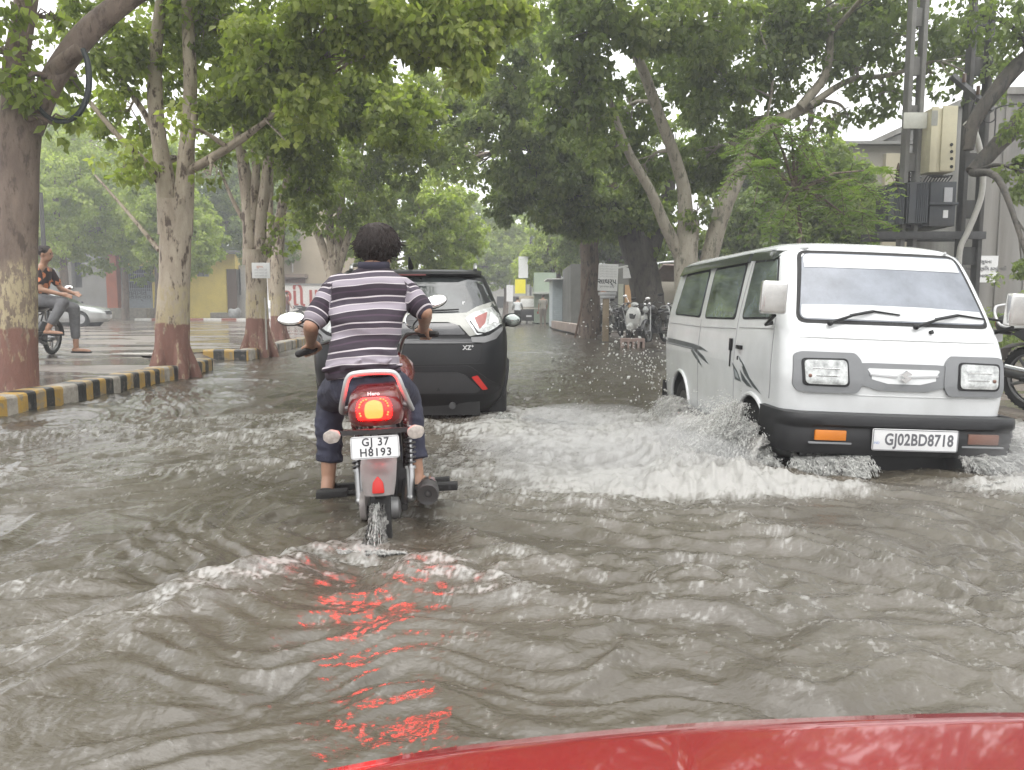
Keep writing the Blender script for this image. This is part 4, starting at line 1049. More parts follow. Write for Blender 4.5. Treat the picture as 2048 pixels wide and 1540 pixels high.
# the tree whose dark limbs reach in from beyond the right frame edge
Yb = 12.5
tr = make_tree('overhanging_tree', 'dark rough limbs reaching in from the right frame edge past the pole', (A(2230, 700, Yb).x, Yb, .07),
    [([A(2230, 720, Yb), A(2220, 560, Yb), A(2200, 400, Yb), A(2180, 250, Yb)], [.28, .24, .22, .2]),
     ([A(2190, 290, Yb), A(2080, 215, Yb), A(2030, 255, Yb), A(1985, 300, Yb), A(1945, 345, Yb)], [.15, .14, .14, .13, .12]),
     ([A(2185, 260, Yb), A(2110, 100, Yb), A(2048, 120, Yb), A(1985, 190, Yb), A(1945, 250, Yb), A(1936, 300, Yb)], [.13, .12, .13, .12, .10, .08])],
    [bl(2060, 350, 11.5, 50, 50, 18, 30, .3), bl(2070, 250, 12, 60, 40, 16, 24, .4), bl(2040, 60, 12.5, 70, 60, 26, 20, .25), bl(1960, 30, 12.5, 60, 40, 16, 14, .25), bl(2060, 530, 9.5, 36, 20, 8, 14, .3), bl(2150, 60, 12.5, 120, 90, 40, 26, .3)],
    darkbark, LF_R, .10, 'trees along the right side', 47, 12, .10)

# feathery compound foliage hanging behind the van
def feather_tree(name, label, base, stem, fronds, seed, m):
    rg = random.Random(seed)
    t = thing(name, label, 'tree', base); B = Vector(base)
    mb = MB(); mb.tube(curve_pts([Vector(p) - B for p in stem[0]], 5), interp_list(stem[1], 5), 8, noise=.06)
    V = []; tones = []
    for (c, L_, n) in fronds:
        c = Vector(c) - B
        mb.tube([Vector(stem[0][-1]) - B, (Vector(stem[0][-1]) - B).lerp(c, .5) + Vector((0, 0, .1)), c], [.03, .02, .01], 5)
        for k in range(n):
            a = rg.uniform(0, 6.28); e = rg.uniform(-.5, .5)
            d = Vector((math.cos(a), math.sin(a) * .8, e)).normalized(); tn = rg.uniform(.2, 1)
            p = c + Vector((rg.uniform(-.3, .3), rg.uniform(-.3, .3), rg.uniform(-.2, .2)))
            LL = L_ * rg.uniform(.7, 1.2); m0 = []
            for s_ in range(7):
                f_ = s_ / 6; m0.append(p + d * LL * f_ + Vector((0, 0, -.55 * LL * f_ * f_)))
            mb.tube(m0, [.006] * 6 + [.003], 4, cap=False)
            for s_ in range(1, 7):
                sd_ = d.cross(Vector((0, 0, 1))).normalized()
                for sg in (-1, 1):
                    q0 = m0[s_]; pl = LL * .36 * (1 - .45 * s_ / 6)
                    dd = (sd_ * sg + d * .45 + Vector((0, 0, -.25))).normalized()
                    for w_ in range(5):
                        r0 = q0 + dd * pl * (w_ + .5) / 5
                        for s2 in (-1, 1):
                            ld = (d * s2 * .8 + dd * .5 + Vector((0, 0, rg.uniform(-.5, .1)))).normalized(); lw = dd * .019
                            ll = .062
                            V += [r0, r0 + ld * ll * .5 + lw, r0 + ld * ll, r0 + ld * ll * .5 - lw]; tones.append(tn)
    mb.build('branches', brownbark, t, smooth=80)
    V = np.array([tuple(v) for v in V]); q = np.arange(len(V)).reshape(-1, 4)
    me = fast_mesh('crown', V, q); a = me.attributes.new('rnd', 'FLOAT', 'FACE')
    a.data.foreach_set('value', np.clip(np.array(tones) + np.random.default_rng(seed).normal(size=len(tones)) * .1, 0, 1).astype(np.float32)); me.materials.append(m)
    o = bpy.data.objects.new('crown', me); COL.objects.link(o); o.parent = t
Yb = 12.5
feather_tree('feathery_tree', 'yellow-green feathery compound foliage above the back of the van roof', (A(1600, 600, Yb).x, Yb, .07),
    ([(A(1600, 690, Yb)), A(1590, 560, Yb), A(1600, 450, Yb), A(1590, 380, Yb)], [.05, .045, .035, .025]),
    [(A(1490, 300, 12), .55, 8), (A(1540, 250, 12), .6, 9), (A(1600, 290, 12.2), .55, 9), (A(1520, 330, 12), .5, 8), (A(1640, 330, 12.5), .5, 8), (A(1700, 370, 12.5), .6, 10), (A(1640, 400, 12.5), .6, 10),
     (A(1560, 420, 12.5), .6, 10), (A(1690, 430, 12.5), .5, 8), (A(1580, 245, 12), .5, 6), (A(1740, 340, 13), .5, 8)], 51, LF_M)
# ------------------------------------------------------------------ vehicles
vanwhite = mat('van_white_paint', (.55, .56, .56), .24, vary=.04, coat=.5, dirt=.26, scale=5)
plastic_g = mat('grey_plastic', (.17, .175, .18), .5, vary=.06)
black_pl = mat('black_plastic', (.013, .013, .014), .45, vary=.2, spec=.3)
rubber = mat('black_rubber', (.009, .009, .009), .7, vary=.3, bump=.3)
chrome = mat('chrome', (.65, .65, .65), .10, 1, vary=.03)
steel = mat('dull_steel', (.38, .38, .38), .35, 1, vary=.1)
lampglass = mat('lamp_glass', (.40, .41, .40), .22, .45, vary=.45, scale=22, coat=.5)
amber = mat('amber_lens', (.50, .16, .02), .25, vary=.1)
amber_d = mat('amber_lens_dim', (.14, .07, .05), .3, vary=.1)
redlens = mat('red_lens', (.45, .02, .015), .25, vary=.1)
platem = mat('number_plate_white', (.62, .62, .62), .35, vary=.03)
inkm = mat('plate_ink', (.02, .02, .025), .5)
inkg = mat('plate_ink_faded', (.10, .10, .11), .5)
glass_d = mat('dark_car_glass', (.03, .035, .035), .06, vary=.5, scale=2.5, coat=.5)
glass_w = mat('misted_windscreen', (.17, .185, .21), .22, vary=.30, scale=2.6)
darkwell = mat('wheel_well', (.012, .012, .012), .9)

def plate_pts(w, h, r=.012): return rpoly([(-w / 2, -h / 2), (w / 2, -h / 2), (w / 2, h / 2), (-w / 2, h / 2)], r, 3)

def wheel(parent, c, r, w, axis='x', spokes=0, hub=.55):
    """tyre > rim, turned about the x axis"""
    M = Matrix.Translation(c) @ Matrix.Rotation(R(90), 4, 'Y')
    mb = MB(); hw = w / 2
    mb.lathe([(r * .62, -hw * .8), (r * .80, -hw), (r * .94, -hw * .95), (r, -hw * .6), (r, hw * .6), (r * .94, hw * .95), (r * .80, hw), (r * .62, hw * .8)], M, 36)
    for k in range(40):
        a = 2 * math.pi * k / 40
        mb.box((0, 0, 0), (.012, .02, w * .8), M=M @ Matrix.Rotation(a, 4, 'Z') @ Matrix.Translation((r, 0, 0)))
    wh = mb.build('wheel', rubber, parent)
    rm = MB(); rm.lathe([(.001, -hw * .55), (r * .2, -hw * .55), (r * .26, -hw * .35), (r * .55, -hw * .3), (r * .62, -hw * .75), (r * .66, -hw * .8)], M, 28)
    rm.lathe([(.001, hw * .55), (r * .2, hw * .55), (r * .26, hw * .35), (r * .55, hw * .3), (r * .62, hw * .75), (r * .66, hw * .8)], M, 28)
    rm.build('rim', steel, wh)
    return wh

# ---------------- white van (seen from its front; local y runs from its front to its tail)
def make_van():
    root = thing('white_van', 'white microvan driving toward the camera with water spraying off its wheels', 'van', (2.36, 4.62, ROAD), (0, R(2.1), R(2.2)))
    lb = LevelBody([
        (.24, .22, 3.20, .62, .16, .12, .03, .02), (.33, .09, 3.27, .685, .15, .12, .035, .03), (.55, .055, 3.30, .70, .13, .12, .04, .03), (.76, .05, 3.31, .712, .11, .12, .05, .03),
        (.80, .055, 3.31, .715, .11, .12, .05, .03), (.95, .085, 3.31, .71, .11, .12, .05, .03), (1.05, .125, 3.305, .703, .11, .12, .055, .03), (1.12, .17, 3.30, .697, .11, .12, .06, .03), (1.30, .27, 3.28, .665, .10, .12, .07, .03),
        (1.50, .39, 3.24, .625, .10, .13, .08, .03), (1.58, .45, 3.20, .605, .12, .14, .09, .03), (1.625, .52, 3.15, .575, .16, .18, .10, .04), (1.655, .66, 3.03, .50, .2, .2, .10, .05), (1.672, .95, 2.8, .36, .2, .2, .08, .05), (1.678, 1.3, 2.5, .18, .1, .1, .05, .05)], 60)
    mb = MB(); lb.shell(mb, 46)
    body = mb.build('body', vanwhite, root)
    wheel_holes(body, [(.68, .30), (2.60, .30)], .30, .45, root)
    s_ = MB(); s_.box((0, .10, .27), (1.22, .10, .16)); s_.box((0, .16, .20), (.9, .06, .14)); s_.build('lower_valance', black_pl, root, bevel=.02)
    axle = MB(); axle.box((0, 1.65, .36), (1.0, 2.7, .16)); axle.build('underbody', darkwell, root)
    for yy in (.68, 2.60):
        for sx in (-1, 1): wheel(root, (sx * .60, yy, .265), .265, .15)
    near = lambda a, b, off: lb.near(a, b, off)
    def side(sg): return lambda a, b, off: lb.side(a, b, off, sg)
    # windscreen: seal, glass, sun strip, dash strip
    def ws(dx, z0, z1): return [(-.600 + dx, z0), (.600 - dx, z0), (.508 - dx, z1), (-.508 + dx, z1)]
    s_ = MB(); s_.patch(rpoly(ws(-.022, 1.118, 1.588), .06), near, .004); s_.build('windscreen_seal', rubber, root)
    s_ = MB(); s_.patch(rpoly(ws(0, 1.14, 1.568), .05), near, .008); w_ = s_.build('windscreen', glass_w, root)
    s_ = MB(); s_.patch(rpoly([(-.512, 1.475), (.512, 1.475), (.505, 1.562), (-.505, 1.562)], [.0, .0, .045, .045]), near, .011, depth=.003); s_.build('sun_strip', mat('white_film', (.52, .53, .53), .4, vary=.02), w_)
    s_ = MB(); s_.patch(rpoly([(-.592, 1.148), (.592, 1.148), (.572, 1.222), (.2, 1.236), (-.2, 1.24), (-.572, 1.232)], [.04, .04, 0, 0, 0, 0]), near, .011, depth=.003); s_.build('lower_strip', mat('white_film', (.66, .67, .66)), w_)
    # dim shapes of people behind the glass
    # wipers
    for x0, x1, zb in ((-.43, .02, 1.155), (.10, .585, 1.150)):
        a = lb.near(x0, zb - .035, .03); b = lb.near(lerp(x0, x1, .62), zb + .045, .03); c = lb.near(x1, zb + .03, .02); d = lb.near(lerp(x0, x1, .30), zb + .020, .02)
        s_ = MB(); s_.tube([a, lerp(a, b, .5) + Vector((0, -.01, .012)), b], [.012, .008, .006], 6); s_.tube([d, b + Vector((0, .012, .004)), c], [.005, .007, .005], 5)
        s_.ball(a, .018); s_.build('wiper', black_pl, root)
    s_ = MB(); s_.tube([lb.near(.20, 1.085, .0), lb.near(.20, 1.085, .025), lb.near(.20, 1.10, .03)], [.012, .010, .006], 8); s_.build('washer_nozzle', black_pl, root)
    # lamp surrounds and grille
    for sg in (-1, 1):
        o_ = [(.285, .700), (.640, .700), (.665, .74), (.660, .925), (.62, .945), (.30, .945), (.262, .90), (.25, .76)]
        o_ = [(x * sg, z) for x, z in (o_ if sg > 0 else o_[::-1])]
        s_ = MB(); s_.patch(rpoly(o_, .02), near, .018, depth=.03); fr = s_.build('lamp_surround', plastic_g, root, bevel=0)
        o_ = [(.335, .738), (.615, .738), (.625, .905), (.345, .910)]; o_ = [(x * sg, z) for x, z in (o_ if sg > 0 else o_[::-1])]
        s_ = MB(); s_.patch(rpoly([(x * 1.0 + .0, z) for x, z in o_], .03), near, .022, depth=.004); s_.build('lamp_recess', black_pl, fr)
        o_ = [(.350, .750), (.600, .750), (.610, .895), (.356, .900)]; o_ = [(x * sg, z) for x, z in (o_ if sg > 0 else o_[::-1])]
        s_ = MB(); s_.patch(rpoly(o_, .03), near, .030, depth=.01, rings=7)
        hl = s_.build('headlight', lampglass, root)
        s_ = MB(); p_ = lb.near(.47 * sg, .82, .032); s_.tube([lb.near(.40 * sg, .845, .031), lb.near(.56 * sg, .845, .031)], .003, 5); s_.tube([lb.near(.40 * sg, .80, .031), lb.near(.54 * sg, .80, .031)], .003, 5); s_.ball(lb.near(.575 * sg, .80, .030), (.012, .008, .012), mi=1); s_.build('reflector', [chrome, amber_d], hl)
    s_ = MB(); s_.patch([(-.27, .755), (-.27, .885), (-.2, .888), (.2, .888), (.27, .885), (.27, .755), (.15, .722), (-.15, .722)], near, .012, depth=.02); gr = s_.build('grille', plastic_g, root)
    s_ = MB(); s_.patch([(-.225, .848), (-.215, .856), (.215, .856), (.225, .848), (.2, .815), (.2, .79), (.1, .765), (-.1, .765), (-.2, .79), (-.2, .815)], near, .014, depth=.004)
    s_.build('grille_slot', vanwhite, gr)
    for sg in (-1, 1):
        s_ = MB(); s_.patch([(x * sg, z) for x, z in ([(.045, .815), (.215, .825), (.21, .814), (.045, .803)][::sg])], near, .020, depth=.008); s_.build('grille_bar', steel, gr)
    # emblem: angular S
    S = [(0.0, .046), (.034, .022), (.030, .014), (.008, .010), (-.006, .016), (.030, -.006), (.036, -.014), (.0, -.046), (-.034, -.022), (-.030, -.014), (-.008, -.010), (.006, -.016), (-.030, .006), (-.036, .014)]
    o0 = lb.near(0, .812, .030); s_ = MB(); s_.prism([(x * 1.0, z * .82) for x, z in S], frame(o0, (1, 0, 0), (0, 0, 1)), .010); s_.build('emblem', chrome, gr, smooth=0)
    # bumper
    def sec(x, sgn=0):
        y = lb.near(min(abs(x), .60) * (1 if x > 0 else -1), .5).y - .075
        return y
    rs = []
    xs = [-.745, -.742, -.72, -.66, -.58] + [lerp(-.5, .5, k / 10) for k in range(11)] + [.58, .66, .72, .742, .745]
    ys_ = [.42, .20, .06, .0, -.018] + [None] * 11 + [-.018, .0, .06, .20, .42]
    for x, yy in zip(xs, ys_):
        y = (-.022 - .028 * (1 - (x / .5) ** 2)) if yy is None else yy
        sx = -.01 * (1 if x > 0 else -1) if abs(x) > .7 else 0
        inn = Vector((-x * .12 if abs(x) > .7 else 0, .12 if abs(x) < .7 else .02, 0))
        rs.append([Vector((x, y, .335)), Vector((x * 1.0, y - .012, .36)), Vector((x, y - .012, .470)), Vector((x, y - .004, .485)), Vector((x, y - .004, .500)), Vector((x, y - .022, .515)), Vector((x, y - .022, .560)), Vector((x, y - .008, .578)),
                   Vector((x, y, .582)) + inn, Vector((x, y, .335)) + inn])
    s_ = MB(); s_.rings(rs, close=True, cap=True); bp = s_.build('bumper', black_pl, root, smooth=50)
    def bfront(x): return (-.022 - .028 * (1 - (x / .5) ** 2)) - .012
    for sg, mm in ((-1, amber), (1, amber_d)):
        s_ = MB(); s_.box((.47 * sg, bfront(.47) - .004, .452), (.19, .02, .062)); s_.build('indicator', mm, bp, bevel=.006)
        s_ = MB(); s_.box((.47 * sg, bfront(.47) - .004, .405), (.26, .02, .012)); s_.build('ledge', plastic_g, bp, bevel=.003)
    s_ = MB(); M = frame((.035, bfront(0) - .012, .440), (1, 0, 0), (0, 0, 1))
    s_.prism(plate_pts(.525, .132), M @ Matrix.Translation((0, 0, -.006)), .008); pl = s_.build('number_plate', platem, bp, bevel=.001)
    text_mesh('GJ02BD8718', .098, 'plate_number', inkg, pl, M @ Matrix.Translation((.022, 0, .0024)), .0006, .0026, spacing=1.05, sx=.78)
    text_mesh('IND', .02, 'plate_mark', mat('plate_blue', (.12, .2, .45), .5), pl, M @ Matrix.Translation((-.236, -.02, .0024)), .0004)
    s_ = MB(); fo = []
    for a, b in (((-.258, -.061), (.258, -.061)), ((.258, -.061), (.258, .061)), ((.258, .061), (-.258, .061)), ((-.258, .061), (-.258, -.061))):
        s_.tube([M @ Vector((*a, .0028)), M @ Vector((*b, .0028))], .0022, 5)
    s_.build('plate_border', inkg, pl)
    # side windows
    for sg in (-1, 1):
        sd = side(sg)
        wins = [('front_window', [(.40, 1.13), (1.00, 1.12), (1.02, 1.555), (.585, 1.555), (.43, 1.30)]), ('sliding_window', [(1.14, 1.115), (1.93, 1.11), (1.96, 1.53), (1.17, 1.54)]), ('rear_window', [(2.06, 1.115), (2.95, 1.13), (2.86, 1.52), (2.09, 1.53)])]
        for nm, o_ in wins:
            s_ = MB(); s_.patch(rpoly(o_, .05), sd, .003, dens=.08); f_ = s_.build('window_seal', rubber, root)
            c = Vector((sum(p[0] for p in o_) / len(o_), sum(p[1] for p in o_) / len(o_)))
            s_ = MB(); s_.patch(rpoly([tuple(c + (Vector(p) - c) * .93) for p in o_], .045), sd, .007, dens=.08, depth=.004)
            s_.build('window_pane', mat('van_side_glass', (.10, .12, .115), .07, vary=.7, scale=4, coat=.6), f_)
        # rain visor
        s_ = MB(); s_.patch([(1.12, 1.535), (1.12, 1.60), (2.95, 1.59), (3.02, 1.50), (2.9, 1.515), (2.0, 1.53)], sd, .03, depth=.035, dens=.1); s_.build('rain_visor', mat('smoked_visor', (.035, .04, .035), .15), root)
        s_ = MB(); s_.patch([(.60, 1.53), (.56, 1.59), (1.04, 1.60), (1.04, 1.54)], sd, .03, depth=.035, dens=.1); s_.build('rain_visor', mat('smoked_visor', (.03, .03, .03)), root)
        # seams: doors
        s_ = MB()
        for pts in ([(.36, 1.14), (.34, .8), (.36, .62)], [(1.07, 1.60), (1.07, 1.1), (1.07, .36)], [(2.02, 1.10), (2.02, .36)], [(1.02, 1.06), (.36, 1.07)], [(1.10, 1.05), (2.0, 1.04), (3.1, 1.05)]):
            P = [sd(a, b, .001) for a, b in curve_pts([Vector(p) for p in pts], 6)] if len(pts) > 2 else [sd(lerp(pts[0][0], pts[1][0], k / 8), lerp(pts[0][1], pts[1][1], k / 8), .001) for k in range(9)]
            s_.tube(P, .0035, 5)
        s_.build('panel_seams', mat('seam_grey', (.25, .25, .25), .6), root)
        for yy in (.68, 2.60):
            P = [sd(yy + .315 * math.cos(a), max(.28, .30 + .315 * math.sin(a)), .004) for a in [math.pi * k / 16 for k in range(17)]]
            s_ = MB(); s_.tube(P, .016, 8); s_.build('arch_lip', vanwhite, root)
        s_ = MB(); sp = sd(.95, .92, .012); s_.box(sp, (.02, .10, .028)); s_.box(sd(.985, .84, .004), (.008, .012, .03)); s_.build('door_handle', black_pl, root, bevel=.005)
        s_ = MB(); s_.box(sd(1.14, .93, .012), (.02, .035, .09)); s_.box(sd(1.145, .84, .006), (.01, .012, .15)); s_.build('door_handle', black_pl, root, bevel=.004)
        # decals
        dm = mat('decal_dark', (.05, .06, .065), .35, vary=.5, scale=30); dg = mat('decal_grey', (.25, .27, .28), .35)
        s_ = MB(); s_.patch([(2.16, .835), (2.16, .885), (3.25, .905), (3.25, .845)], sd, .0015, depth=.001, dens=.1); s_.build('decal', dm, root)
        for q in ([(2.18, .84), (2.18, .885), (1.95, .875), (1.72, .84), (1.9, .845)], [(2.1, .85), (1.85, .80), (1.70, .74), (1.86, .765), (2.15, .83)], [(2.2, .84), (2.02, .78), (1.88, .70), (2.0, .735), (2.24, .82)],
                  [(1.06, .74), (1.10, .80), (.98, .74), (.90, .675), (1.04, .68)], [(.98, .86), (.84, .80), (.70, .70), (.50, .63), (.66, .665), (.84, .74)], [(.93, .76), (.80, .70), (.66, .655), (.78, .66), (.88, .69)]):
            s_ = MB(); s_.patch(q, sd, .0022, depth=.001, rings=2, dens=.1); s_.build('decal', dm, root)
        for q in ([(2.2, .842), (2.2, .849), (3.25, .860), (3.25, .852)], [(1.02, .70), (1.05, .76), (.97, .72), (.95, .69)]):
            s_ = MB(); s_.patch(q, sd, .0035, depth=.001, dens=.1); s_.build('decal', dg, root)
        # gutter
        s_ = MB(); s_.tube([sd(lerp(.5, 3.15, k / 12), 1.605, .004) for k in range(13)], .010, 6); s_.build('roof_gutter', vanwhite, root)
        # mirror
        base = lb.side(.42, 1.11, .0, sg); hc = Vector((sg * .79, .18, 1.265)) if sg < 0 else Vector((sg * .775, .19, 1.245))
        s_ = MB(); s_.tube([base + Vector((-sg * .01, 0, 0)), base + Vector((sg * .06, -.06, -.015)), hc + Vector((-sg * .02, .01, -.11))], [.014, .011, .011], 8); s_.tube([base + Vector((-sg * .01, 0, .08)), base + Vector((sg * .05, -.04, .07)), hc + Vector((-sg * .02, .01, -.08))], [.009, .008, .008], 6)
        arm = s_.build('mirror_arm', black_pl, root)
        s_ = MB(); s_.box(hc, (.155, .07, .205), (R(4), 0, R(6 * sg))); s_.build('mirror', mat('mirror_shell_chrome', (.60, .59, .57), .18, .8 if sg < 0 else .3, vary=.15, scale=9), root, bevel=.022, seg=3)
    # rear mudflap splash edge
    s_ = MB(); s_.box((-.62, 3.20, .36), (.2, .04, .22)); s_.build('mud_flap', rubber, root, bevel=.01)
    # front panel crease
    s_ = MB()
    s_.tube([lb.near(lerp(-.62, .62, k / 24), 1.03 + .0 * k, .000) for k in range(25)], .006, 5); s_.tube([lb.near(lerp(-.6, .6, k / 24), .688, -.001) for k in range(25)], .005, 5); s_.build('front_crease', vanwhite, root)
    return root
van = make_van()

# ---------------- dark compact SUV seen from behind
suvpaint = mat('suv_charcoal_paint', (.007, .0075, .0085), .30, vary=.2, coat=.0, spec=.22, dirt=.06, scale=3)
suvsilver = mat('suv_ivory_trim', (.27, .27, .245), .25, vary=.03, coat=.4)
clad = mat('suv_grey_cladding', (.010, .010, .011), .5, vary=.15, spec=.25)
def make_suv():
    root = thing('grey_suv', 'charcoal compact SUV seen from behind with an ivory band around its tail lights', 'car', (-.915, 6.66, ROAD), (0, 0, R(1.5)))
    root.scale = (.975, .945, 1)
    lb = LevelBody([
        (.30, .20, 3.80, .74, .2, .2, .05, .05), (.40, .10, 3.86, .83, .22, .2, .10, .08), (.55, .03, 3.90, .875, .24, .2, .13, .1), (.70, .0, 3.90, .895, .26, .22, .14, .12), (.86, .03, 3.86, .905, .28, .24, .13, .15),
        (.98, .075, 3.72, .90, .28, .24, .12, .15), (1.04, .09, 3.45, .89, .28, .22, .12, .15), (1.10, .13, 3.05, .87, .26, .2, .12, .15), (1.16, .17, 2.85, .84, .24, .2, .12, .15), (1.30, .29, 2.62, .785, .2, .2, .11, .15),
        (1.44, .42, 2.40, .725, .2, .2, .10, .15), (1.51, .48, 2.25, .69, .22, .22, .10, .12), (1.555, .60, 2.1, .64, .25, .25, .10, .1), (1.585, .85, 1.9, .55, .25, .25, .08, .1), (1.60, 1.1, 1.7, .38, .2, .2, .05, .05)], 60)
    mb = MB(); lb.shell(mb, 44); body = mb.build('body', suvpaint, root)
    wheel_holes(body, [(.80, .34), (3.28, .34)], .37, .6, root)
    near = lambda a, b, off: lb.near(a, b, off)
    for yy in (.80, 3.28):
        for sx in (-1, 1): wheel(root, (sx * .79, yy, .34), .335, .22)
    def sym(name, pts, off, m, parent=root, depth=.015, r=.02, rings=6):
        out = []
        for sg in (-1, 1):
            q = [(x * sg, z) for x, z in (pts if sg > 0 else pts[::-1])]
            s_ = MB(); s_.patch(rpoly(q, r), near, off, depth=depth, rings=rings); out.append(s_.build(name, m, parent))
        return out
    # rear window
    s_ = MB(); s_.patch(rpoly([(-.74, 1.20), (-.40, 1.175), (.40, 1.175), (.74, 1.20), (.78, 1.24), (.665, 1.47), (.35, 1.505), (-.35, 1.505), (-.665, 1.47), (-.78, 1.24)], .04), near, .006, rings=8)
    rw = s_.build('rear_window', glass_d, root)
    s_ = MB(); s_.tube([lb.near(.0, 1.18, .02), lb.near(.25, 1.20, .03), lb.near(.46, 1.21, .03)], [.014, .009, .006], 6); s_.build('wiper', black_pl, rw)
    text_mesh('r', .07, 'sticker', platem, rw, frame(lb.near(.50, 1.27, .010), (1, 0, 0), (0, .6, 1)), .001)
    # spoiler
    rs = []
    for k in range(21):
        x = lerp(-.66, .66, k / 20); p = lb.near(x, 1.53, 0); rs.append([p + Vector((0, .10, .05)), p + Vector((0, -.10, .018)), p + Vector((0, -.115, .002)), p + Vector((0, -.10, -.012)), p + Vector((0, .06, -.015))])
    s_ = MB(); s_.rings(rs); sp = s_.build('spoiler', suvpaint, root, smooth=50)
    s_ = MB(); s_.box(lb.near(-.0, 1.52, .118), (.30, .012, .014)); s_.build('high_brake_lamp', mat('dim_red_lens', (.10, .015, .015), .3), sp, bevel=.003)
    s_ = MB(); s_.tube([(-.03, .78, 1.60), (-.03, .72, 1.66), (-.03, .64, 1.69)], [.028, .018, .006], 8); s_.build('roof_antenna', black_pl, root)
    for sg in (-1, 1):
        P = curve_pts([Vector((sg * .60, .72, 1.575)), Vector((sg * .60, .85, 1.63)), Vector((sg * .585, 1.5, 1.645)), Vector((sg * .56, 2.1, 1.60))], 6)
        s_ = MB(); s_.tube(P, .020, 8); s_.build('roof_rail', steel, root)
        # door mirror
        c = Vector((sg * 1.0, 2.35, 1.08)); s_ = MB(); s_.ball(c, (.11, .07, .082), 18, 12); s_.tube([c + Vector((-sg * .15, .03, -.06)), c + Vector((-sg * .03, .02, -.04))], [.03, .03], 8)
        mr = s_.build('door_mirror', black_pl, root); s_ = MB(); s_.ball(c + Vector((0, -.058, 0)), (.092, .018, .066), 18, 10); s_.build('mirror_glass', mat('mirror_glass_dim', (.35, .38, .36), .08, .9), mr)
        # side windows
        sd = lambda a, b, off, sg=sg: lb.side(a, b, off, sg)
        s_ = MB(); s_.patch(rpoly([(.62, 1.16), (2.6, 1.13), (2.2, 1.45), (.75, 1.46)], .05), sd, .004, dens=.1); s_.build('side_window', glass_d, root)
        P = [sd(.80 + .375 * math.cos(a), max(.3, .34 + .375 * math.sin(a)), .006) for a in [math.pi * k / 16 for k in range(17)]]
        s_ = MB(); s_.tube(P, .03, 8); s_.build('arch_cladding', clad, root)
    # ivory band
    s_ = MB(); s_.patch([(-.56, 1.105), (-.40, 1.10), (.40, 1.10), (.56, 1.105), (.60, 1.145), (.56, 1.185), (.40, 1.175), (-.40, 1.175), (-.56, 1.185), (-.60, 1.145)], near, .008, rings=6)
    s_.build('ivory_band', suvsilver, root)
    sym('ivory_wing', [(.50, 1.165), (.56, 1.125), (.64, 1.19), (.80, 1.245), (.775, 1.285), (.62, 1.235)], .0135, suvsilver, r=.004, rings=2)
    sym('ivory_leg', [(.36, 1.10), (.50, 1.17), (.56, 1.13), (.63, .99), (.56, .975), (.47, 1.07)], .011, suvsilver, r=.004, rings=2)
    # tail lamps
    tl = sym('tail_lamp', [(.52, 1.135), (.60, 1.185), (.76, 1.235), (.845, 1.15), (.86, 1.08), (.70, 1.00), (.62, .985)], .018, lampglass, r=.02)
    for o_, sg in zip(tl, (-1, 1)):
        for q, mm in (([(.60, 1.14), (.72, 1.19), (.70, 1.09), (.65, 1.04)], mat('lamp_inner_red', (.26, .09, .08), .3)), ([(.75, 1.19), (.82, 1.13), (.83, 1.09), (.73, 1.08)], mat('lamp_inner_white', (.6, .6, .6), .2))):
            q = [(x * sg, z) for x, z in (q if sg > 0 else q[::-1])]
            s_ = MB(); s_.patch(rpoly(q, .01), near, .021, depth=.002); s_.build('lens', mm, o_)
        ln = MB(); ln.tube([lb.near(sg * .56, 1.11, .02), lb.near(sg * .63, 1.01, .02), lb.near(sg * .70, 1.0, .02), lb.near(sg * .84, 1.07, .02)], .008, 5); ln.build('lamp_outline', black_pl, o_)
    sym('ivory_corner', [(.57, .97), (.62, .955), (.76, .99), (.87, 1.065), (.86, 1.02), (.80, .95), (.70, .92), (.58, .925)], .012, mat('suv_pale_grey', (.13, .13, .13), .3, coat=.4), r=.01)
    # inset panel
    s_ = MB(); s_.patch(rpoly([(-.53, .99), (.53, .99), (.44, 1.09), (-.44, 1.09)], .03), near, .010, rings=6); s_.build('inset_panel', mat('gloss_dark_panel', (.02, .02, .022), .12, coat=.8), root)
    s_ = MB(); s_.patch(rpoly([(-.70, .915), (.70, .915), (.68, .955), (-.68, .955)], .01), near, .010, rings=4); s_.build('tailgate_strip', mat('tailgate_grey', (.028, .028, .03), .3, coat=.4), root)
    text_mesh('XZ', .055, 'badge', chrome, root, frame(lb.near(.535, .875, .006), (1, .16, 0), (0, 0, 1)), .003, .002)
    text_mesh('+', .04, 'badge', chrome, root, frame(lb.near(.585, .888, .006), (1, .2, 0), (0, 0, 1)), .003, .002)
    # tailgate lower edge, bumper
    s_ = MB()
    for pts in ([(-.70, .74), (-.55, .735), (.55, .735), (.70, .74)], [(.62, 1.0), (.66, .93), (.66, .80), (.60, .735)], [(-.62, 1.0), (-.66, .93), (-.66, .80), (-.60, .735)]):
        s_.tube([lb.near(a.x, a.y, .001) for a in curve_pts([Vector(p) for p in pts], 8)], .004, 5)
    s_.build('panel_gaps', darkwell, root)
    s_ = MB(); s_.patch(rpoly([(-.80, .46), (.80, .46), (.86, .52), (.74, .585), (.56, .72), (-.56, .72), (-.74, .585), (-.86, .52)], .03), near, .014, rings=8); bm_ = s_.build('bumper', clad, root)
    s_ = MB(); s_.patch(rpoly([(-.62, .475), (.62, .475), (.66, .50), (.52, .64), (.45, .665), (-.45, .665), (-.52, .64), (-.66, .50)], .03), near, .022, rings=8); s_.build('bumper_insert', mat('insert_grey', (.03, .03, .032), .5, spec=.3, dirt=.1), bm_)
    sym('rear_reflector', [(.575, .62), (.63, .635), (.725, .505), (.675, .50)], .026, redlens, bm_, r=.01)
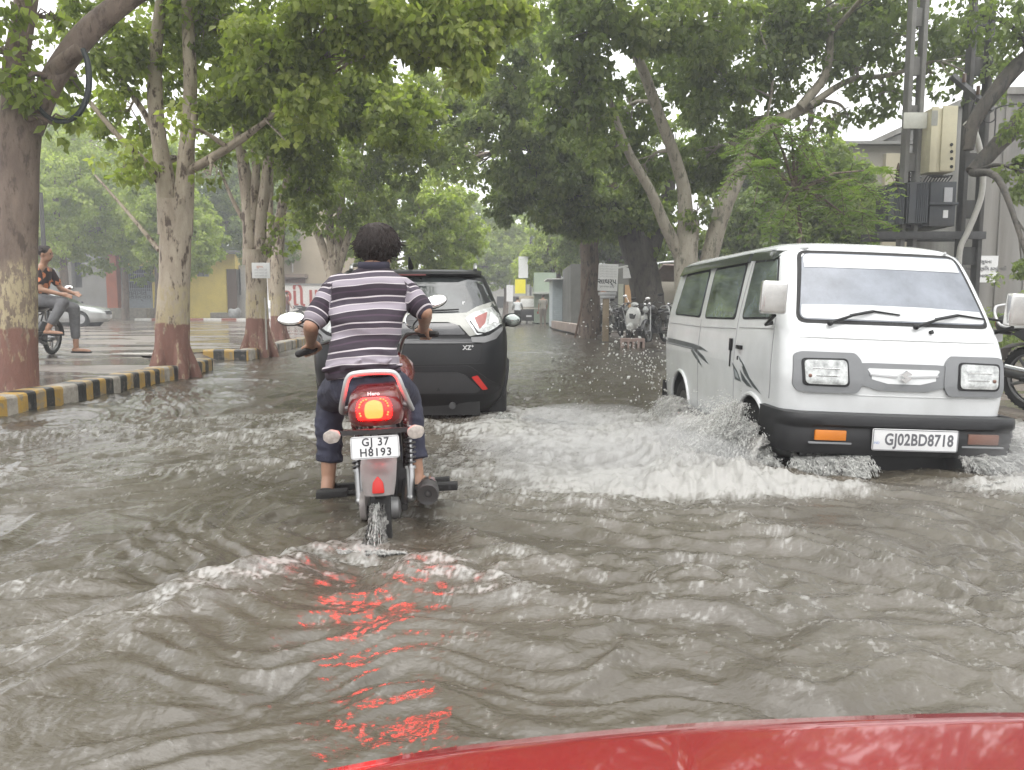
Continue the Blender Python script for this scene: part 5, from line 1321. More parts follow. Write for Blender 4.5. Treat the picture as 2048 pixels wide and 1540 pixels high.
    s_ = MB(); s_.prism([(-.016, -.012), (.016, -.012), (0, .018)], frame(lb.near(.28, .515, .026), (1, 0, 0), (0, 0, 1)), .003); s_.build('emblem', darkwell, bm_, smooth=0)
    s_ = MB(); s_.box((0, .45, .33), (1.3, .6, .12)); s_.box((0, 2.2, .30), (1.2, 3.0, .14)); s_.build('underbody', darkwell, root)
    s_ = MB(); s_.tube([(.40, .5, .35), (.40, .10, .36)], .032, 12); s_.build('exhaust', mat('exhaust_dark', (.06, .06, .06), .5, .5), root)
    return root
suv = make_suv()

# ---------------- motorcycle (local: rear axle at y = 0, wheels toward +y)
bikered = mat('bike_red_black_paint', (.11, .006, .006), .25, vary=.2, coat=.6)
bikeblack = mat('bike_black_paint', (.016, .015, .016), .28, vary=.2, coat=.5)
bikegrey = mat('bike_grey_mudguard', (.17, .155, .15), .35, vary=.12, scale=12, dirt=.3)
seatm = mat('seat_vinyl', (.022, .020, .020), .5, bump=.2)
railm = mat('grab_rail_silver', (.42, .42, .42), .35, .4, vary=.1)
tail_hot = mat('tail_lamp_hot', (.3, .05, .02), .3, emit=(1, .0045, .0009), estr=48)
tail_red = mat('tail_lamp_red', (.4, .01, .01), .3, emit=(1, .0012, .0008), estr=16)
tail_dot = mat('tail_lamp_led', (.6, .1, .02), .3, emit=(1, .008, .002), estr=22)
tail_off = mat('tail_lamp_off', (.30, .01, .01), .25)
clearlens = mat('indicator_lens', (.34, .30, .27), .3, vary=.3, scale=60, coat=.3)

def moto(name, label, loc, rot, lit=False, plate=None, group=None, bars=None, hero=False, brand=None, lensred=None):
    root = thing(name, label, 'motorcycle', loc, rot, group)
    # wheels
    for yy, r_, w_ in ((0, .300, .088), (1.24, .295, .075)):
        M = Matrix.Translation((0, yy, .30)) @ Matrix.Rotation(R(90), 4, 'Y'); hw = w_ / 2
        mb = MB(); mb.lathe([(r_ * .78, -hw * .55), (r_ * .88, -hw * .95), (r_ * .95, -hw * .9), (r_, -hw * .35), (r_, hw * .35), (r_ * .95, hw * .9), (r_ * .88, hw * .95), (r_ * .78, hw * .55)], M, 40)
        for k in range(44):
            a = 2 * math.pi * k / 44; mb.box((0, 0, 0), (.008, .016, w_ * .55), M=M @ Matrix.Rotation(a, 4, 'Z') @ Matrix.Translation((r_, 0, 0)))
        wh = mb.build('wheel', rubber, root)
        rm = MB(); rm.lathe([(r_ * .74, -hw * .5), (r_ * .80, -hw * .55), (r_ * .76, 0), (r_ * .80, hw * .55), (r_ * .74, hw * .5)], M, 32); rm.lathe([(.02, -.07), (.05, -.06), (.055, 0), (.05, .06), (.02, .07)], M, 16, cap=True)
        for k in range(5):
            a = 2 * math.pi * k / 5; c, s_ = math.cos(a), math.sin(a)
            for off in (-.25, .25): rm.tube([M @ Vector((.05 * math.cos(a + off), .05 * math.sin(a + off), 0)), M @ Vector((r_ * .75 * c, r_ * .75 * s_, 0))], .012, 6)
        rm.build('rim', mat('alloy_grey', (.25, .25, .25), .4, .6), wh)
    # frame, engine, swing arm
    mb = MB()
    for sx in (-1, 1):
        mb.tube([(sx * .085, 0, .30), (sx * .075, .50, .33)], .018, 8); mb.tube([(sx * .08, -.05, .72), (sx * .09, .25, .70), (sx * .09, .62, .72), (sx * .02, .95, .82)], .015, 8)
        mb.tube([(sx * .07, .48, .30), (sx * .08, .42, .50), (sx * .08, .30, .70)], .014, 6); mb.tube([(sx * .03, .98, .78), (sx * .07, .90, .45), (sx * .06, .70, .26)], .015, 8)
    mb.build('frame', bikeblack, root)
    mb = MB(); mb.box((0, .62, .34), (.22, .36, .18)); mb.tube([(0, .74, .40), (0, .88, .50), (0, .92, .56)], [.07, .065, .06], 12)
    for k in range(6): mb.box((0, .76 + .022 * k, .43 + .022 * k), (.15, .05, .007), (R(45), 0, 0))
    mb.tube([(-.14, .62, .32), (.14, .62, .32)], .075, 16); mb.build('engine', mat('engine_black', (.04, .04, .042), .45, vary=.3), root, bevel=.008)
    # chain cover left
    mb = MB(); mb.prism(rpoly([(-.07, .26), (.50, .28), (.52, .38), (.0, .39), (-.09, .36)], .04), Matrix(((0, 0, 1, -.115), (1, 0, 0, 0), (0, 1, 0, 0), (0, 0, 0, 1))), .028)
    mb.build('chain_cover', mat('chain_cover_grey', (.22, .20, .19), .4, dirt=.4), root, bevel=.008)
    # rear shocks
    for sx in (-1, 1):
        a = Vector((sx * .118, .01, .34)); b = Vector((sx * .125, .09, .67)); d = b - a
        mb = MB(); mb.tube([a, a + d * .42], .020, 12); mb.tube([a + d * .42, b], .012, 8); mb.tube([a + d * .40, a + d * .44], .027, 12); mb.ball(a, .022)
        sh = mb.build('shock_absorber', steel, root)
        mb = MB(); P = []
        u = d.normalized().orthogonal().normalized(); w_ = d.normalized().cross(u)
        for k in range(97):
            t_ = k / 96; P.append(a + d * lerp(.44, .97, t_) + (u * math.cos(t_ * 2 * math.pi * 8) + w_ * math.sin(t_ * 2 * math.pi * 8)) * .025)
        mb.tube(P, .0055, 5); mb.build('spring', bikeblack, sh)
    # exhaust on the right
    mb = MB(); mb.tube([(.05, .80, .36), (.12, .78, .22), (.17, .55, .24), (.185, .38, .30)], [.02, .02, .022, .03], 10); mb.tube([(.185, .40, .30), (.195, .30, .325), (.20, -.16, .395)], [.030, .046, .050], 20, cap=True)
    mf = mb.build('exhaust', mat('muffler_black', (.03, .03, .03), .4, vary=.3), root)
    mb = MB(); M = frame((.20, -.165, .3955), (1, 0, 0), (0, -.15, 1)); mb.lathe([(.016, -.004), (.018, .004), (.044, .006), (.050, 0), (.051, -.05), (.049, -.05)], M, 24); mb.ball(M @ Vector((0, 0, .000)), (.012, .004, .012)); mb.build('muffler_end', mat('muffler_end_grey', (.035, .033, .032), .6), mf)
    mb = MB(); mb.tube([(.215, .22, .378), (.222, -.10, .425)], [.034, .034], 14, flat=(1, .5)); mb.build('heat_shield', chrome, mf)
    # pegs and stands
    for sx in (-1, 1):
        mb = MB(); mb.tube([(sx * .10, .20, .335), (sx * .20, .15, .345)], .013, 8); mb.box((sx * .265, .15, .352), (.15, .062, .034), (0, 0, R(-4 * sx)))
        mb.build('passenger_footpeg', rubber, root, bevel=.008)
        mb = MB(); mb.tube([(sx * .10, .55, .29), (sx * .19, .55, .29)], .012, 8); mb.box((sx * .245, .55, .292), (.12, .045, .03)); mb.build('rider_footpeg', rubber, root, bevel=.006)
    mb = MB(); mb.tube([(-.10, .42, .27), (-.17, .30, .22), (-.22, .22, .24)], [.012, .011, .010], 6); mb.tube([(-.07, .35, .27), (-.10, .16, .15), (-.14, .12, .13)], [.014, .012, .016], 6); mb.tube([(.07, .35, .27), (.10, .14, .17), (.15, .10, .15)], [.014, .012, .018], 6); mb.build('stand', bikeblack, root)
    # rear mudguard
    rs = []
    for k, (y, z, w_) in enumerate([(.22, .62, .09), (.05, .645, .095), (-.12, .625, .10), (-.235, .60, .105), (-.29, .56, .105), (-.325, .50, .098), (-.345, .445, .085)]):
        rs.append([Vector((w_ * math.sin(a) * .78, y + (0 if k < 3 else .022 * (1 - math.cos(a)) * 1.5), z - (.03 * (1 - math.cos(a)) if k < 4 else 0))) for a in [lerp(-1.25, 1.25, j / 10) for j in range(11)]])
    mb = MB(); mb.rings(rs, close=False, cap=False)
    rs2 = [[p + Vector((0, .006, -.004)) for p in r_] for r_ in rs]; mb.rings([r_[::-1] for r_ in rs2], close=False, cap=False)
    mg = mb.build('rear_mudguard', bikegrey, root, fixn=False)
    mb = MB(); mb.prism(rpoly([(-.026, -.034), (.026, -.034), (.022, .012), (0, .040), (-.022, .012)], .008), frame((0, -.338, .490), (1, 0, 0), (0, .12, 1)), .012); mb.build('reflector', redlens, mg, bevel=.002)
    # plate
    M = frame((0, -.372, .658), (1, 0, 0), (0, .10, 1))
    mb = MB(); mb.prism(plate_pts(.200, .094), M @ Matrix.Translation((0, 0, -.004)), .005); pl = mb.build('number_plate', platem, root)
    if plate:
        for s2, zz in zip(plate, (.0215, -.0215)): text_mesh(s2, .046, 'plate_number', inkm, pl, M @ Matrix.Translation((.002, zz, .0015)), .0004, .0008, spacing=1.15, sx=.95)
        mb = MB()
        for a, b in (((-.096, -.043), (.096, -.043)), ((.096, -.043), (.096, .043)), ((.096, .043), (-.096, .043)), ((-.096, .043), (-.096, -.043))): mb.tube([M @ Vector((*a, .0015)), M @ Vector((*b, .0015))], .001, 4)
        mb.build('plate_border', inkg, pl)
    mb = MB(); mb.box((0, -.355, .722), (.36, .018, .02)); mb.tube([(0, -.20, .70), (0, -.35, .715)], .016, 6); mb.build('lamp_bracket', bikeblack, root)
    for sx in (-1, 1):
        c = Vector((sx * .172, -.355, .712)); mb = MB()
        mb.prism(rpoly([(-.036, -.012), (-.012, -.030), (.022, -.024), (.036, 0), (.030, .020), (-.006, .030), (-.036, .014)], .008), frame(c + Vector((0, .01, 0)), (1, 0, 0), (0, 0, 1)), .034)
        mb.build('indicator', clearlens, root, bevel=.007)
    # tail cowl
    lb = LevelBody([(.735, -.295, .12, .105, .06, .05, .02, .02), (.76, -.31, .15, .115, .06, .05, .02, .02), (.80, -.315, .18, .118, .06, .05, .025, .02), (.85, -.30, .2, .112, .06, .05, .03, .02), (.875, -.27, .22, .10, .06, .05, .03, .02), (.892, -.22, .22, .08, .05, .05, .03, .02)])
    mb = MB(); lb.shell(mb, 14); cw = mb.build('tail_cowl', bikered if (lit or lensred) else bikeblack, root)
    near = lambda a, b, off: lb.near(a, b, off)
    s_ = MB(); s_.patch(rpoly([(-.066, .765), (.066, .765), (.074, .79), (.070, .835), (.05, .856), (-.05, .856), (-.070, .835), (-.074, .79)], .015), near, .006, rings=6)
    tlp = s_.build('tail_lamp', tail_red if lit else tail_off, root)
    if lit:
        s_ = MB(); s_.patch(rpoly([(-.034, .772), (.034, .772), (.040, .80), (.034, .838), (.0, .850), (-.034, .838), (-.040, .80)], .014), near, .013, rings=5); s_.build('bulb_lens', tail_hot, tlp)
        s_ = MB()
        for sg in (-1, 1):
            for q in ((.030, .851), (.042, .848), (.051, .841), (.057, .832), (.060, .821), (.059, .795), (.056, .785)): s_.ball(lb.near(sg * q[0], q[1], .012), .0042, 8, 6)
        s_.build('led_dots', tail_dot, tlp)
    if brand: text_mesh(brand, .022, 'emblem_lettering', railm, cw, frame(lb.near(0, .872, .012), (1, 0, 0), (0, .5, 1)), .001, .0006, sx=1.1)
    # grab rail
    P = curve_pts([Vector((-.150, -.10, .775)), Vector((-.148, -.20, .80)), Vector((-.122, -.27, .885)), Vector((-.100, -.285, .945)), Vector((-.06, -.29, .962)), Vector((.06, -.29, .962)), Vector((.100, -.285, .945)), Vector((.122, -.27, .885)), Vector((.148, -.20, .80)), Vector((.150, -.10, .775))], 5)
    mb = MB(); mb.tube(P, .0125, 10)
    for sg in (-1, 1): mb.tube([(sg * .148, -.19, .80), (sg * .09, -.10, .80)], .010, 8); mb.tube([(sg * .150, -.12, .78), (sg * .12, .15, .78)], .012, 8)
    mb.build('grab_rail', railm, root)
    # seat, tank, side panels
    rs = []
    for y, z, w_, h_ in ((-.24, .855, .06, .02), (-.22, .86, .10, .045), (-.08, .865, .12, .06), (.12, .85, .13, .065), (.28, .82, .13, .065), (.42, .80, .12, .06), (.56, .80, .09, .05), (.60, .80, .06, .03)):
        rs.append([Vector((w_ * math.copysign(abs(math.cos(a)) ** .6, math.cos(a)), y, z - h_ * .4 + h_ * .6 * math.copysign(abs(math.sin(a)) ** .7, math.sin(a)))) for a in [2 * math.pi * k / 16 for k in range(16)]])
    mb = MB(); mb.rings(rs); mb.build('seat', seatm, root, smooth=60)
    rs = []
    for y, z, w_, h_ in ((.52, .80, .05, .05), (.56, .82, .10, .08), (.66, .85, .135, .11), (.80, .87, .145, .12), (.92, .88, .12, .10), (1.0, .88, .06, .05)):
        rs.append([Vector((w_ * math.cos(a), y, z + h_ * math.sin(a))) for a in [2 * math.pi * k / 16 for k in range(16)]])
    mb = MB(); mb.rings(rs); mb.build('fuel_tank', bikered if hero else bikeblack, root, smooth=60)
    for sx in (-1, 1):
        mb = MB(); mb.prism(rpoly([(-.12, .72), (.10, .60), (.42, .56), (.50, .74), (.10, .80)], .04), Matrix(((0, 0, 1, sx * .115 - .01), (1, 0, 0, 0), (0, 1, 0, 0), (0, 0, 0, 1))), .02); mb.build('side_panel', bikered if hero else bikeblack, root, bevel=.006)
    # fork, headlight, bars
    mb = MB()
    for sx in (-1, 1): mb.tube([(sx * .075, 1.25, .30), (sx * .075, 1.06, .82), (sx * .075, 1.02, .93)], [.022, .016, .016], 10)
    mb.build('fork', steel, root)
    rs = [[Vector((.055 * math.sin(a), 1.24 + .33 * math.cos(b), .30 + .33 * math.sin(b) - .02 * (1 - math.cos(a)))) for a in [lerp(-1.4, 1.4, j / 6) for j in range(7)]] for b in [lerp(.15, 2.6, k / 14) for k in range(15)]]
    mb = MB(); mb.rings(rs, close=False, cap=False); mb.build('front_mudguard', bikeblack, root, fixn=False)
    mb = MB(); mb.ball((0, 1.13, .86), (.095, .085, .10)); hd = mb.build('headlight', bikeblack, root)
    mb = MB(); mb.ball((0, 1.20, .86), (.080, .03, .085)); mb.build('lens', lampglass, hd)
    bars = bars or dict(l=[(-.06, 1.0, .96), (-.20, .98, 1.03), (-.36, .88, 1.0)], r=[(.06, 1.0, .96), (.20, .98, 1.03), (.36, .88, 1.0)], ml=(-.36, .98, 1.20), mr=(.36, .98, 1.20), up=.25)
    for k, m_ in (('l', 'ml'), ('r', 'mr')):
        P = [Vector(p) for p in bars[k]]; Q = curve_pts(P, 5)
        mb = MB(); mb.tube(Q, .0115, 8); hb = mb.build('handlebar', bikeblack, root)
        d = (P[-1] - P[-2]).normalized(); mb = MB(); mb.tube([P[-1] - d * .11, P[-1]], .018, 10, hemi=True); mb.build('grip', rubber, hb)
        mb = MB(); mb.tube([P[-1] - d * .12, P[-1] - d * .10 + Vector((0, .05, 0)), P[-1] + Vector((0, .055, -.005))], .006, 6); mb.build('lever', steel, hb)
        c = Vector(bars[m_]); st = P[-1] - d * .15
        mb = MB(); mb.tube(curve_pts([st, st + Vector((0, .02, .06)), c + Vector((0, .02, -.02))], 5), .0055, 6); mb.build('mirror_stem', bikeblack, hb)
        tilt = bars.get('tilt_' + k, 0)
        mb = MB(); mb.ball(c + Vector((0, .012, 0)), (.074, .020, .040), 20, 10, (R(-bars.get('pitch', 12)), R(tilt), 0)); mm = mb.build('mirror', bikeblack, root)
        mb = MB(); mb.ball(c + Vector((0, -.001, .002)), (.069, .014, .036), 20, 10, (R(-bars.get('pitch', 12)), R(tilt), 0)); mb.build('mirror_glass', mat('mirror_glass', (.9, .9, .9), .03, 1, vary=.02), mm)
    for sx in (-1, 1):
        gc = Vector(bars['gauge']) if 'gauge' in bars else Vector((.062, 1.04, 1.0)); mb = MB(); M = frame(tuple(gc + Vector(((sx - 1) * .062, 0, 0))), (1, 0, 0), (0, .35, .95)); mb.lathe([(.03, -.05), (.044, -.03), (.046, .0), (.040, .004), (.038, -.002)], M, 20, cap=False)
        gg = mb.build('gauge', chrome, root); mb = MB(); mb.lathe([(.038, -.002), (.001, -.001)], M, 20); mb.tube([M @ Vector((-.03, 0, 0)), M @ Vector((.03, 0, 0))], .002, 4); mb.build('dial', mat('dial_face', (.10, .10, .10), .3), gg)
    return root

bl_ = Vector((-.575, 3.52, ROAD)); brot = (0, R(-2.5), R(5.5))
bikeM = Matrix.Translation(bl_) @ Euler(brot).to_matrix().to_4x4()
bi = bikeM.inverted()
def BL(px, py, d): return tuple(bi @ at(px, py, d))
hero_bars = dict(l=[(-.05, 1.0, .96), BL(672, 682, 4.10), BL(597, 708, 3.88)], r=[(.05, 1.0, .96), BL(815, 668, 4.22), BL(872, 668, 4.10)],
                 ml=BL(583, 638, 3.95), mr=BL(868, 604, 4.15), tilt_l=0, tilt_r=-14, gauge=BL(826, 640, 4.30), pitch=24)
bike = moto('motorcycle', 'red and black motorcycle ridden through the flood with its tail lamp glowing', bl_, brot, lit=True, plate=('GJ 37', 'H8193'), bars=hero_bars, hero=True, brand='Hero')

# ---------------- red car in the foreground: only its bonnet shows
redpaint = mat('wet_red_paint', (.20, .012, .013), .26, vary=.08, scale=2, coat=1, bump=.10, bscale=6)
def make_red():
    root = thing('red_car', 'glossy wet red car bonnet filling the bottom right corner', 'car', (.55, .2, ROAD))
    o = root.location
    rx = [300, 640, 1000, 1500, 2048, 2600]; ry = [1640, 1542, 1482, 1440, 1425, 1440]
    L0 = [at(px, pchip(rx, ry, px), 1.01 - .23 * ((px - 1750) / 1100) ** 2) for px in [lerp(300, 2600, k / 80) for k in range(81)]]
    nx, ny = len(L0) - 1, 30
    rs = []
    for i in range(ny + 1):
        f_ = i / ny; row = []
        for j in range(nx + 1):
            l = L0[j]; y = lerp(-.15, l.y, f_); q = 1 - f_
            ri = .006 * math.exp(-((abs(l.x - .55) - .33 - .10 * q) / .03) ** 2)
            row.append(Vector((l.x - .10 * q * (.55 - l.x), y, l.z + .085 * (1 - f_ ** 2) * (1 - .3 * (l.x - .55) ** 2) + ri * min(1, q * 4))) - o)
        rs.append(row)
    # nose rolls down
    last = rs[-1]
    for k, (dy, dz) in enumerate(((.012, -.010), (.020, -.026), (.022, -.06), (.020, -.12))): rs.append([p + Vector((0, dy, dz)) for p in last])
    mb = MB(); mb.rings(rs, close=False, cap=False); bn = mb.build('bonnet', redpaint, root, smooth=60, fixn=False)
    # bumper and wings below, so it stays a car from the side
    low = [[p + Vector((0, dy, dz)) for p in last] for dy, dz in ((.030, -.13), (.055, -.16), (.06, -.30), (.02, -.40))]
    mb = MB(); mb.rings(low, close=False, cap=False); mb.build('bumper', redpaint, root, smooth=60, fixn=False)
    return root
make_red()

# ---------------- silver saloon parked in the yard, nose to the right
silver = mat('silver_car_paint', (.38, .39, .38), .25, .35, vary=.05, coat=.6)
def make_saloon():
    root = thing('silver_car', 'silver saloon parked in the yard behind the seated man', 'car', (-19.3, 32.6, ZP), (0, 0, R(-82)))
    # local y: from tail (0) to nose (4.3) before the turn
    lb = LevelBody([(.18, -2.05, 2.05, .72, .2, .3, .05, .12), (.35, -2.15, 2.18, .82, .2, .35, .05, .16), (.55, -2.15, 2.2, .85, .2, .35, .05, .18), (.68, -2.14, 2.12, .86, .2, .35, .05, .18), (.78, -2.1, 1.95, .85, .2, .35, .05, .18),
                    (.86, -2.0, 1.55, .83, .2, .3, .05, .15), (.93, -1.8, 1.05, .81, .2, .25, .05, .12), (1.05, -1.6, .82, .77, .2, .2, .05, .1), (1.25, -1.25, .45, .69, .2, .2, .05, .1), (1.38, -.9, .15, .62, .2, .2, .05, .08), (1.44, -.6, -.2, .5, .2, .2, .05, .05)], 60)
    mb = MB(); lb.shell(mb, 34); body = mb.build('body', silver, root)
    wheel_holes(body, [(-1.3, .32), (1.32, .32)], .34, .6, root)
    for yy in (-1.3, 1.32):
        for sx in (-1, 1): wheel(root, (sx * .76, yy, .315), .315, .2)
    for sg in (-1, 1):
        sd = lambda a, b, off, sg=sg: lb.side(a, b, off, sg)
        mb = MB(); mb.patch(rpoly([(-1.35, .95), (.75, .95), (.30, 1.30), (-1.0, 1.32)], .06), sd, .005, dens=.1); mb.build('side_window', glass_d, root)
        mb = MB(); mb.patch(rpoly([(1.75, .62), (2.02, .62), (1.95, .74), (1.6, .78)], .03), sd, .006, dens=.06); mb.build('headlight', lampglass, root)
        mb = MB(); mb.ball((sg * .92, .75, .98), (.10, .06, .07)); mb.build('door_mirror', black_pl, root)
    far = lambda a, b, off: lb.far(a, b, off)
    mb = MB(); mb.patch(rpoly([(-.62, .96), (.62, .96), (.52, 1.34), (-.52, 1.34)], .06), far, .006, dens=.1); mb.build('windscreen', glass_d, root)
    mb = MB(); mb.patch(rpoly([(-.35, .5), (.35, .5), (.38, .64), (-.38, .64)], .03), far, .006, dens=.1); mb.build('grille', black_pl, root)
make_saloon()

# ---------------- auto rickshaw seen from behind, far down the street
def make_rickshaw():
    root = thing('auto_rickshaw', 'black auto rickshaw with a pale hood, seen from behind down the flooded street', 'auto rickshaw', (A(1057, 640, 45).x, 44, ROAD + .15), (0, 0, R(2)))
    lb = LevelBody([(.25, .12, 1.5, .58, .1, .2, .03, .1), (.45, .04, 1.7, .66, .12, .2, .04, .1), (.80, .0, 1.8, .68, .12, .2, .04, .1), (.98, .04, 1.8, .66, .12, .2, .04, .1)])
    mb = MB(); lb.shell(mb, 10); mb.build('body', bikeblack, root)
    lb2 = LevelBody([(.985, .06, 1.75, .645, .12, .2, .03, .1), (1.35, .12, 1.75, .61, .14, .2, .03, .1), (1.55, .18, 1.72, .57, .16, .2, .03, .1), (1.64, .32, 1.6, .48, .2, .2, .03, .1), (1.68, .6, 1.3, .3, .2, .2, .03, .1)])
    mb = MB(); lb2.shell(mb, 10); hd = mb.build('hood', mat('hood_canvas', (.20, .17, .12), .7, vary=.2), root)
    mb = MB(); mb.patch(rpoly([(-.50, 1.04), (.50, 1.04), (.44, 1.50), (-.44, 1.50)], .05), lambda a, b, o_: lb2.near(a, b, o_), .01, dens=.1); mb.build('rear_window', mat('pale_window', (.50, .50, .47), .3), hd)
    mb = MB(); mb.box((0, -.02, .95), (1.3, .05, .08)); mb.build('rear_trim', mat('ivory_trim', (.5, .48, .42), .4), root, bevel=.01)
    mb = MB(); mb.box((0, -.012, .52), (.3, .02, .1)); mb.build('number_plate', platem, root)
    for sx in (-1, 1):
        wheel(root, (sx * .52, .32, .22), .22, .12)
        mb = MB(); mb.box((sx * .52, .0, .72), (.1, .06, .12)); mb.build('tail_lamp', redlens, root, bevel=.01)
    wheel(root, (0, 2.2, .22), .22, .1)
    mb = MB(); mb.tube([(0, 2.2, .25), (0, 2.0, .8), (0, 1.9, 1.0)], .05, 8); mb.box((0, 1.78, .7), (.9, .08, .6)); mb.build('front_fork', bikeblack, root)
make_rickshaw()

# ---------------- scooter and parked motorcycles on the right bank
def make_scooter():
    root = thing('white_scooter', 'white and black scooter parked in front of the massive dark trunk', 'scooter', (A(1258, 668, 21.5).x, 21.5, .07), (R(0), R(6), R(-25)))
    W = mat('scooter_white', (.60, .60, .58), .25, coat=.5)
    # local: front wheel toward -y (camera)
    for yy in (0, 1.22):
        M = Matrix.Translation((0, yy, .22)) @ Matrix.Rotation(R(90), 4, 'Y')
        mb = MB(); mb.lathe([(.12, -.04), (.20, -.05), (.225, -.02), (.225, .02), (.20, .05), (.12, .04)], M, 24); wh = mb.build('wheel', rubber, root)
        mb = MB(); mb.lathe([(.01, -.03), (.13, -.03), (.13, .03), (.01, .03)], M, 18); mb.build('rim', steel, wh)
    mb = MB(); mb.ball((0, .0, .36), (.09, .26, .13), rot=(R(-6), 0, 0)); mb.build('front_mudguard', W, root)
    mb = MB()
    rs = []
    for z, y, w_, d_ in ((.32, .22, .12, .05), (.45, .18, .20, .07), (.65, .14, .23, .09), (.80, .15, .20, .09), (.92, .18, .12, .07)):
        rs.append([Vector((w_ * math.cos(a), y + d_ * math.sin(a), z)) for a in [2 * math.pi * k / 14 for k in range(14)]])
    mb.rings(rs); mb.build('front_apron', W, root, smooth=60)
    mb = MB(); mb.patch(rpoly([(-.07, .60), (.07, .60), (.10, .74), (-.10, .74)], .03), lambda a, b, o_: Vector((a, .045 - o_ + a * a * 1.2, b)), .0, rings=4); mb.build('badge', bikeblack, root)
    mb = MB(); mb.ball((0, .18, .98), (.12, .09, .085)); hd = mb.build('headlight_cowl', W, root); mb = MB(); mb.ball((0, .11, .98), (.075, .03, .055)); mb.build('headlight', lampglass, hd)
    mb = MB(); mb.box((0, .50, .30), (.30, .50, .06)); mb.build('footboard', bikeblack, root, bevel=.02)
    rs = []
    for y, z, w_, h_ in ((.68, .52, .13, .16), (.85, .56, .17, .2), (1.15, .58, .17, .18), (1.45, .62, .12, .13), (1.62, .66, .06, .06)):
        rs.append([Vector((w_ * math.cos(a), y, z + h_ * math.sin(a))) for a in [2 * math.pi * k / 14 for k in range(14)]])
    mb = MB(); mb.rings(rs); mb.build('rear_body', W, root, smooth=60)
    mb = MB(); mb.box((0, 1.08, .79), (.27, .74, .09)); mb.build('seat', seatm, root, bevel=.035)
    for sx in (-1, 1):
        mb = MB(); mb.tube([(0, .20, 1.0), (sx * .18, .24, 1.03), (sx * .33, .32, 1.0)], [.02, .012, .016], 8); mb.build('handlebar', bikeblack, root)
        mb = MB(); mb.tube([(sx * .2, .25, 1.03), (sx * .26, .25, 1.14), (sx * .30, .24, 1.18)], .006, 5); mb.ball((sx * .33, .24, 1.20), (.07, .015, .04)); mb.build('mirror', mat('mirror_glass', (.9, .9, .9)), root)
make_scooter()
pb0 = moto('parked_motorcycle', 'black motorcycle the man in the floral shirt sits on, nose to the right', (-8.0, 12.35, ZP), (0, R(5), R(6)), plate=('', ''), group='parked motorcycles')
def park(label, loc, rot):
    o = copy_tree(pb0); o.location = loc; o.rotation_euler = rot; o['label'] = label; return o
park('black motorcycle parked behind the van, right of the massive dark trunk', (A(1325, 640, 21).x, 20.6, .07), (0, R(8), R(150)))
park('dark motorcycle parked hard against the cream shed wall', (A(1352, 640, 24).x, 24.5, .07), (0, R(8), R(165)))
park('dark motorcycle at the right frame edge with only its wheel showing past the van', (4.72, 6.9, .07), (0, R(6), R(200)))
park('motorcycle parked at the painted wall beside a standing man', (A(598, 630, 45).x, 45, ZP), (0, R(6), R(-70)))
park('dark motorcycle standing beside the brown trunk on the right bank', (A(1222, 650, 25.5).x, 25.8, .07), (0, R(8), R(170)))
park('black motorcycle under the dim shops, partly behind the scooter', (A(1240, 650, 24.5).x, 24.2, .07), (0, R(8), R(185)))

# ---------------- bicycle
def make_bicycle(loc, rot):
    root = thing('bicycle', 'bicycle of the cyclist in the pale shirt riding away down the flooded street', 'bicycle', loc, rot)
    for yy in (0, 1.05):
        M = Matrix.Translation((0, yy, .34)) @ Matrix.Rotation(R(90), 4, 'Y')
        mb = MB(); mb.lathe([(.325, -.018), (.34, -.012), (.345, 0), (.34, .012), (.325, .018)], M, 32); wh = mb.build('wheel', rubber, root)
        mb = MB(); mb.lathe([(.315, -.01), (.325, -.01), (.325, .01), (.315, .01)], M, 32)
        for k in range(12):
            a = math.pi * k / 6; mb.tube([M @ Vector((0, 0, 0)), M @ Vector((.32 * math.cos(a), .32 * math.sin(a), 0))], .002, 3)
        mb.build('rim', steel, wh)
    mb = MB()
    for a, b in (((0, 0, .34), (0, .45, .30)), ((0, .45, .30), (0, .30, .82)), ((0, .30, .78), (0, .92, .80)), ((0, .45, .30), (0, .93, .70)), ((0, .90, .95), (0, 1.05, .34)), ((0, 0, .34), (0, .32, .72))): mb.tube([a, b], .015, 6)
    mb.build('frame', bikeblack, root)
    mb = MB(); mb.tube([(-.28, .78, .98), (-.2, .88, .98), (.2, .88, .98), (.28, .78, .98)], .012, 6); mb.build('handlebar', steel, root)
    mb = MB(); mb.ball((0, .28, .86), (.08, .13, .04)); mb.build('saddle', seatm, root)
    mb = MB(); mb.box((0, -.05, .74), (.14, .34, .02)); mb.tube([(0, -.1, .34), (0, -.15, .73)], .006, 4); mb.build('carrier', bikeblack, root)
cyc_loc = (A(1035, 640, 42).x, 42, ROAD + .06)
make_bicycle(cyc_loc, (0, 0, R(4)))
# ------------------------------------------------------------------ people
skin = mat('skin_brown', (.30, .165, .105), .5, vary=.08, scale=6)
hairm = mat('black_hair', (.014, .007, .005), .7, vary=.5, scale=60, bump=.8, bscale=90, stretch=(1, 1, .3))
denim = mat('dark_blue_denim', (.020, .022, .042), .8, vary=.25, scale=14, bump=.35, bscale=35)

def cap(mb, a, b, ra, rb, n=14, flat=None): mb.tube([a, Vector(a).lerp(Vector(b), .5), b], [ra, (ra + rb) / 2, rb], n, hemi=True, flat=flat)
def chain(mb, pts, rad, n=14): mb.tube(curve_pts(pts, 4), interp_list(rad, 4), n, hemi=True)

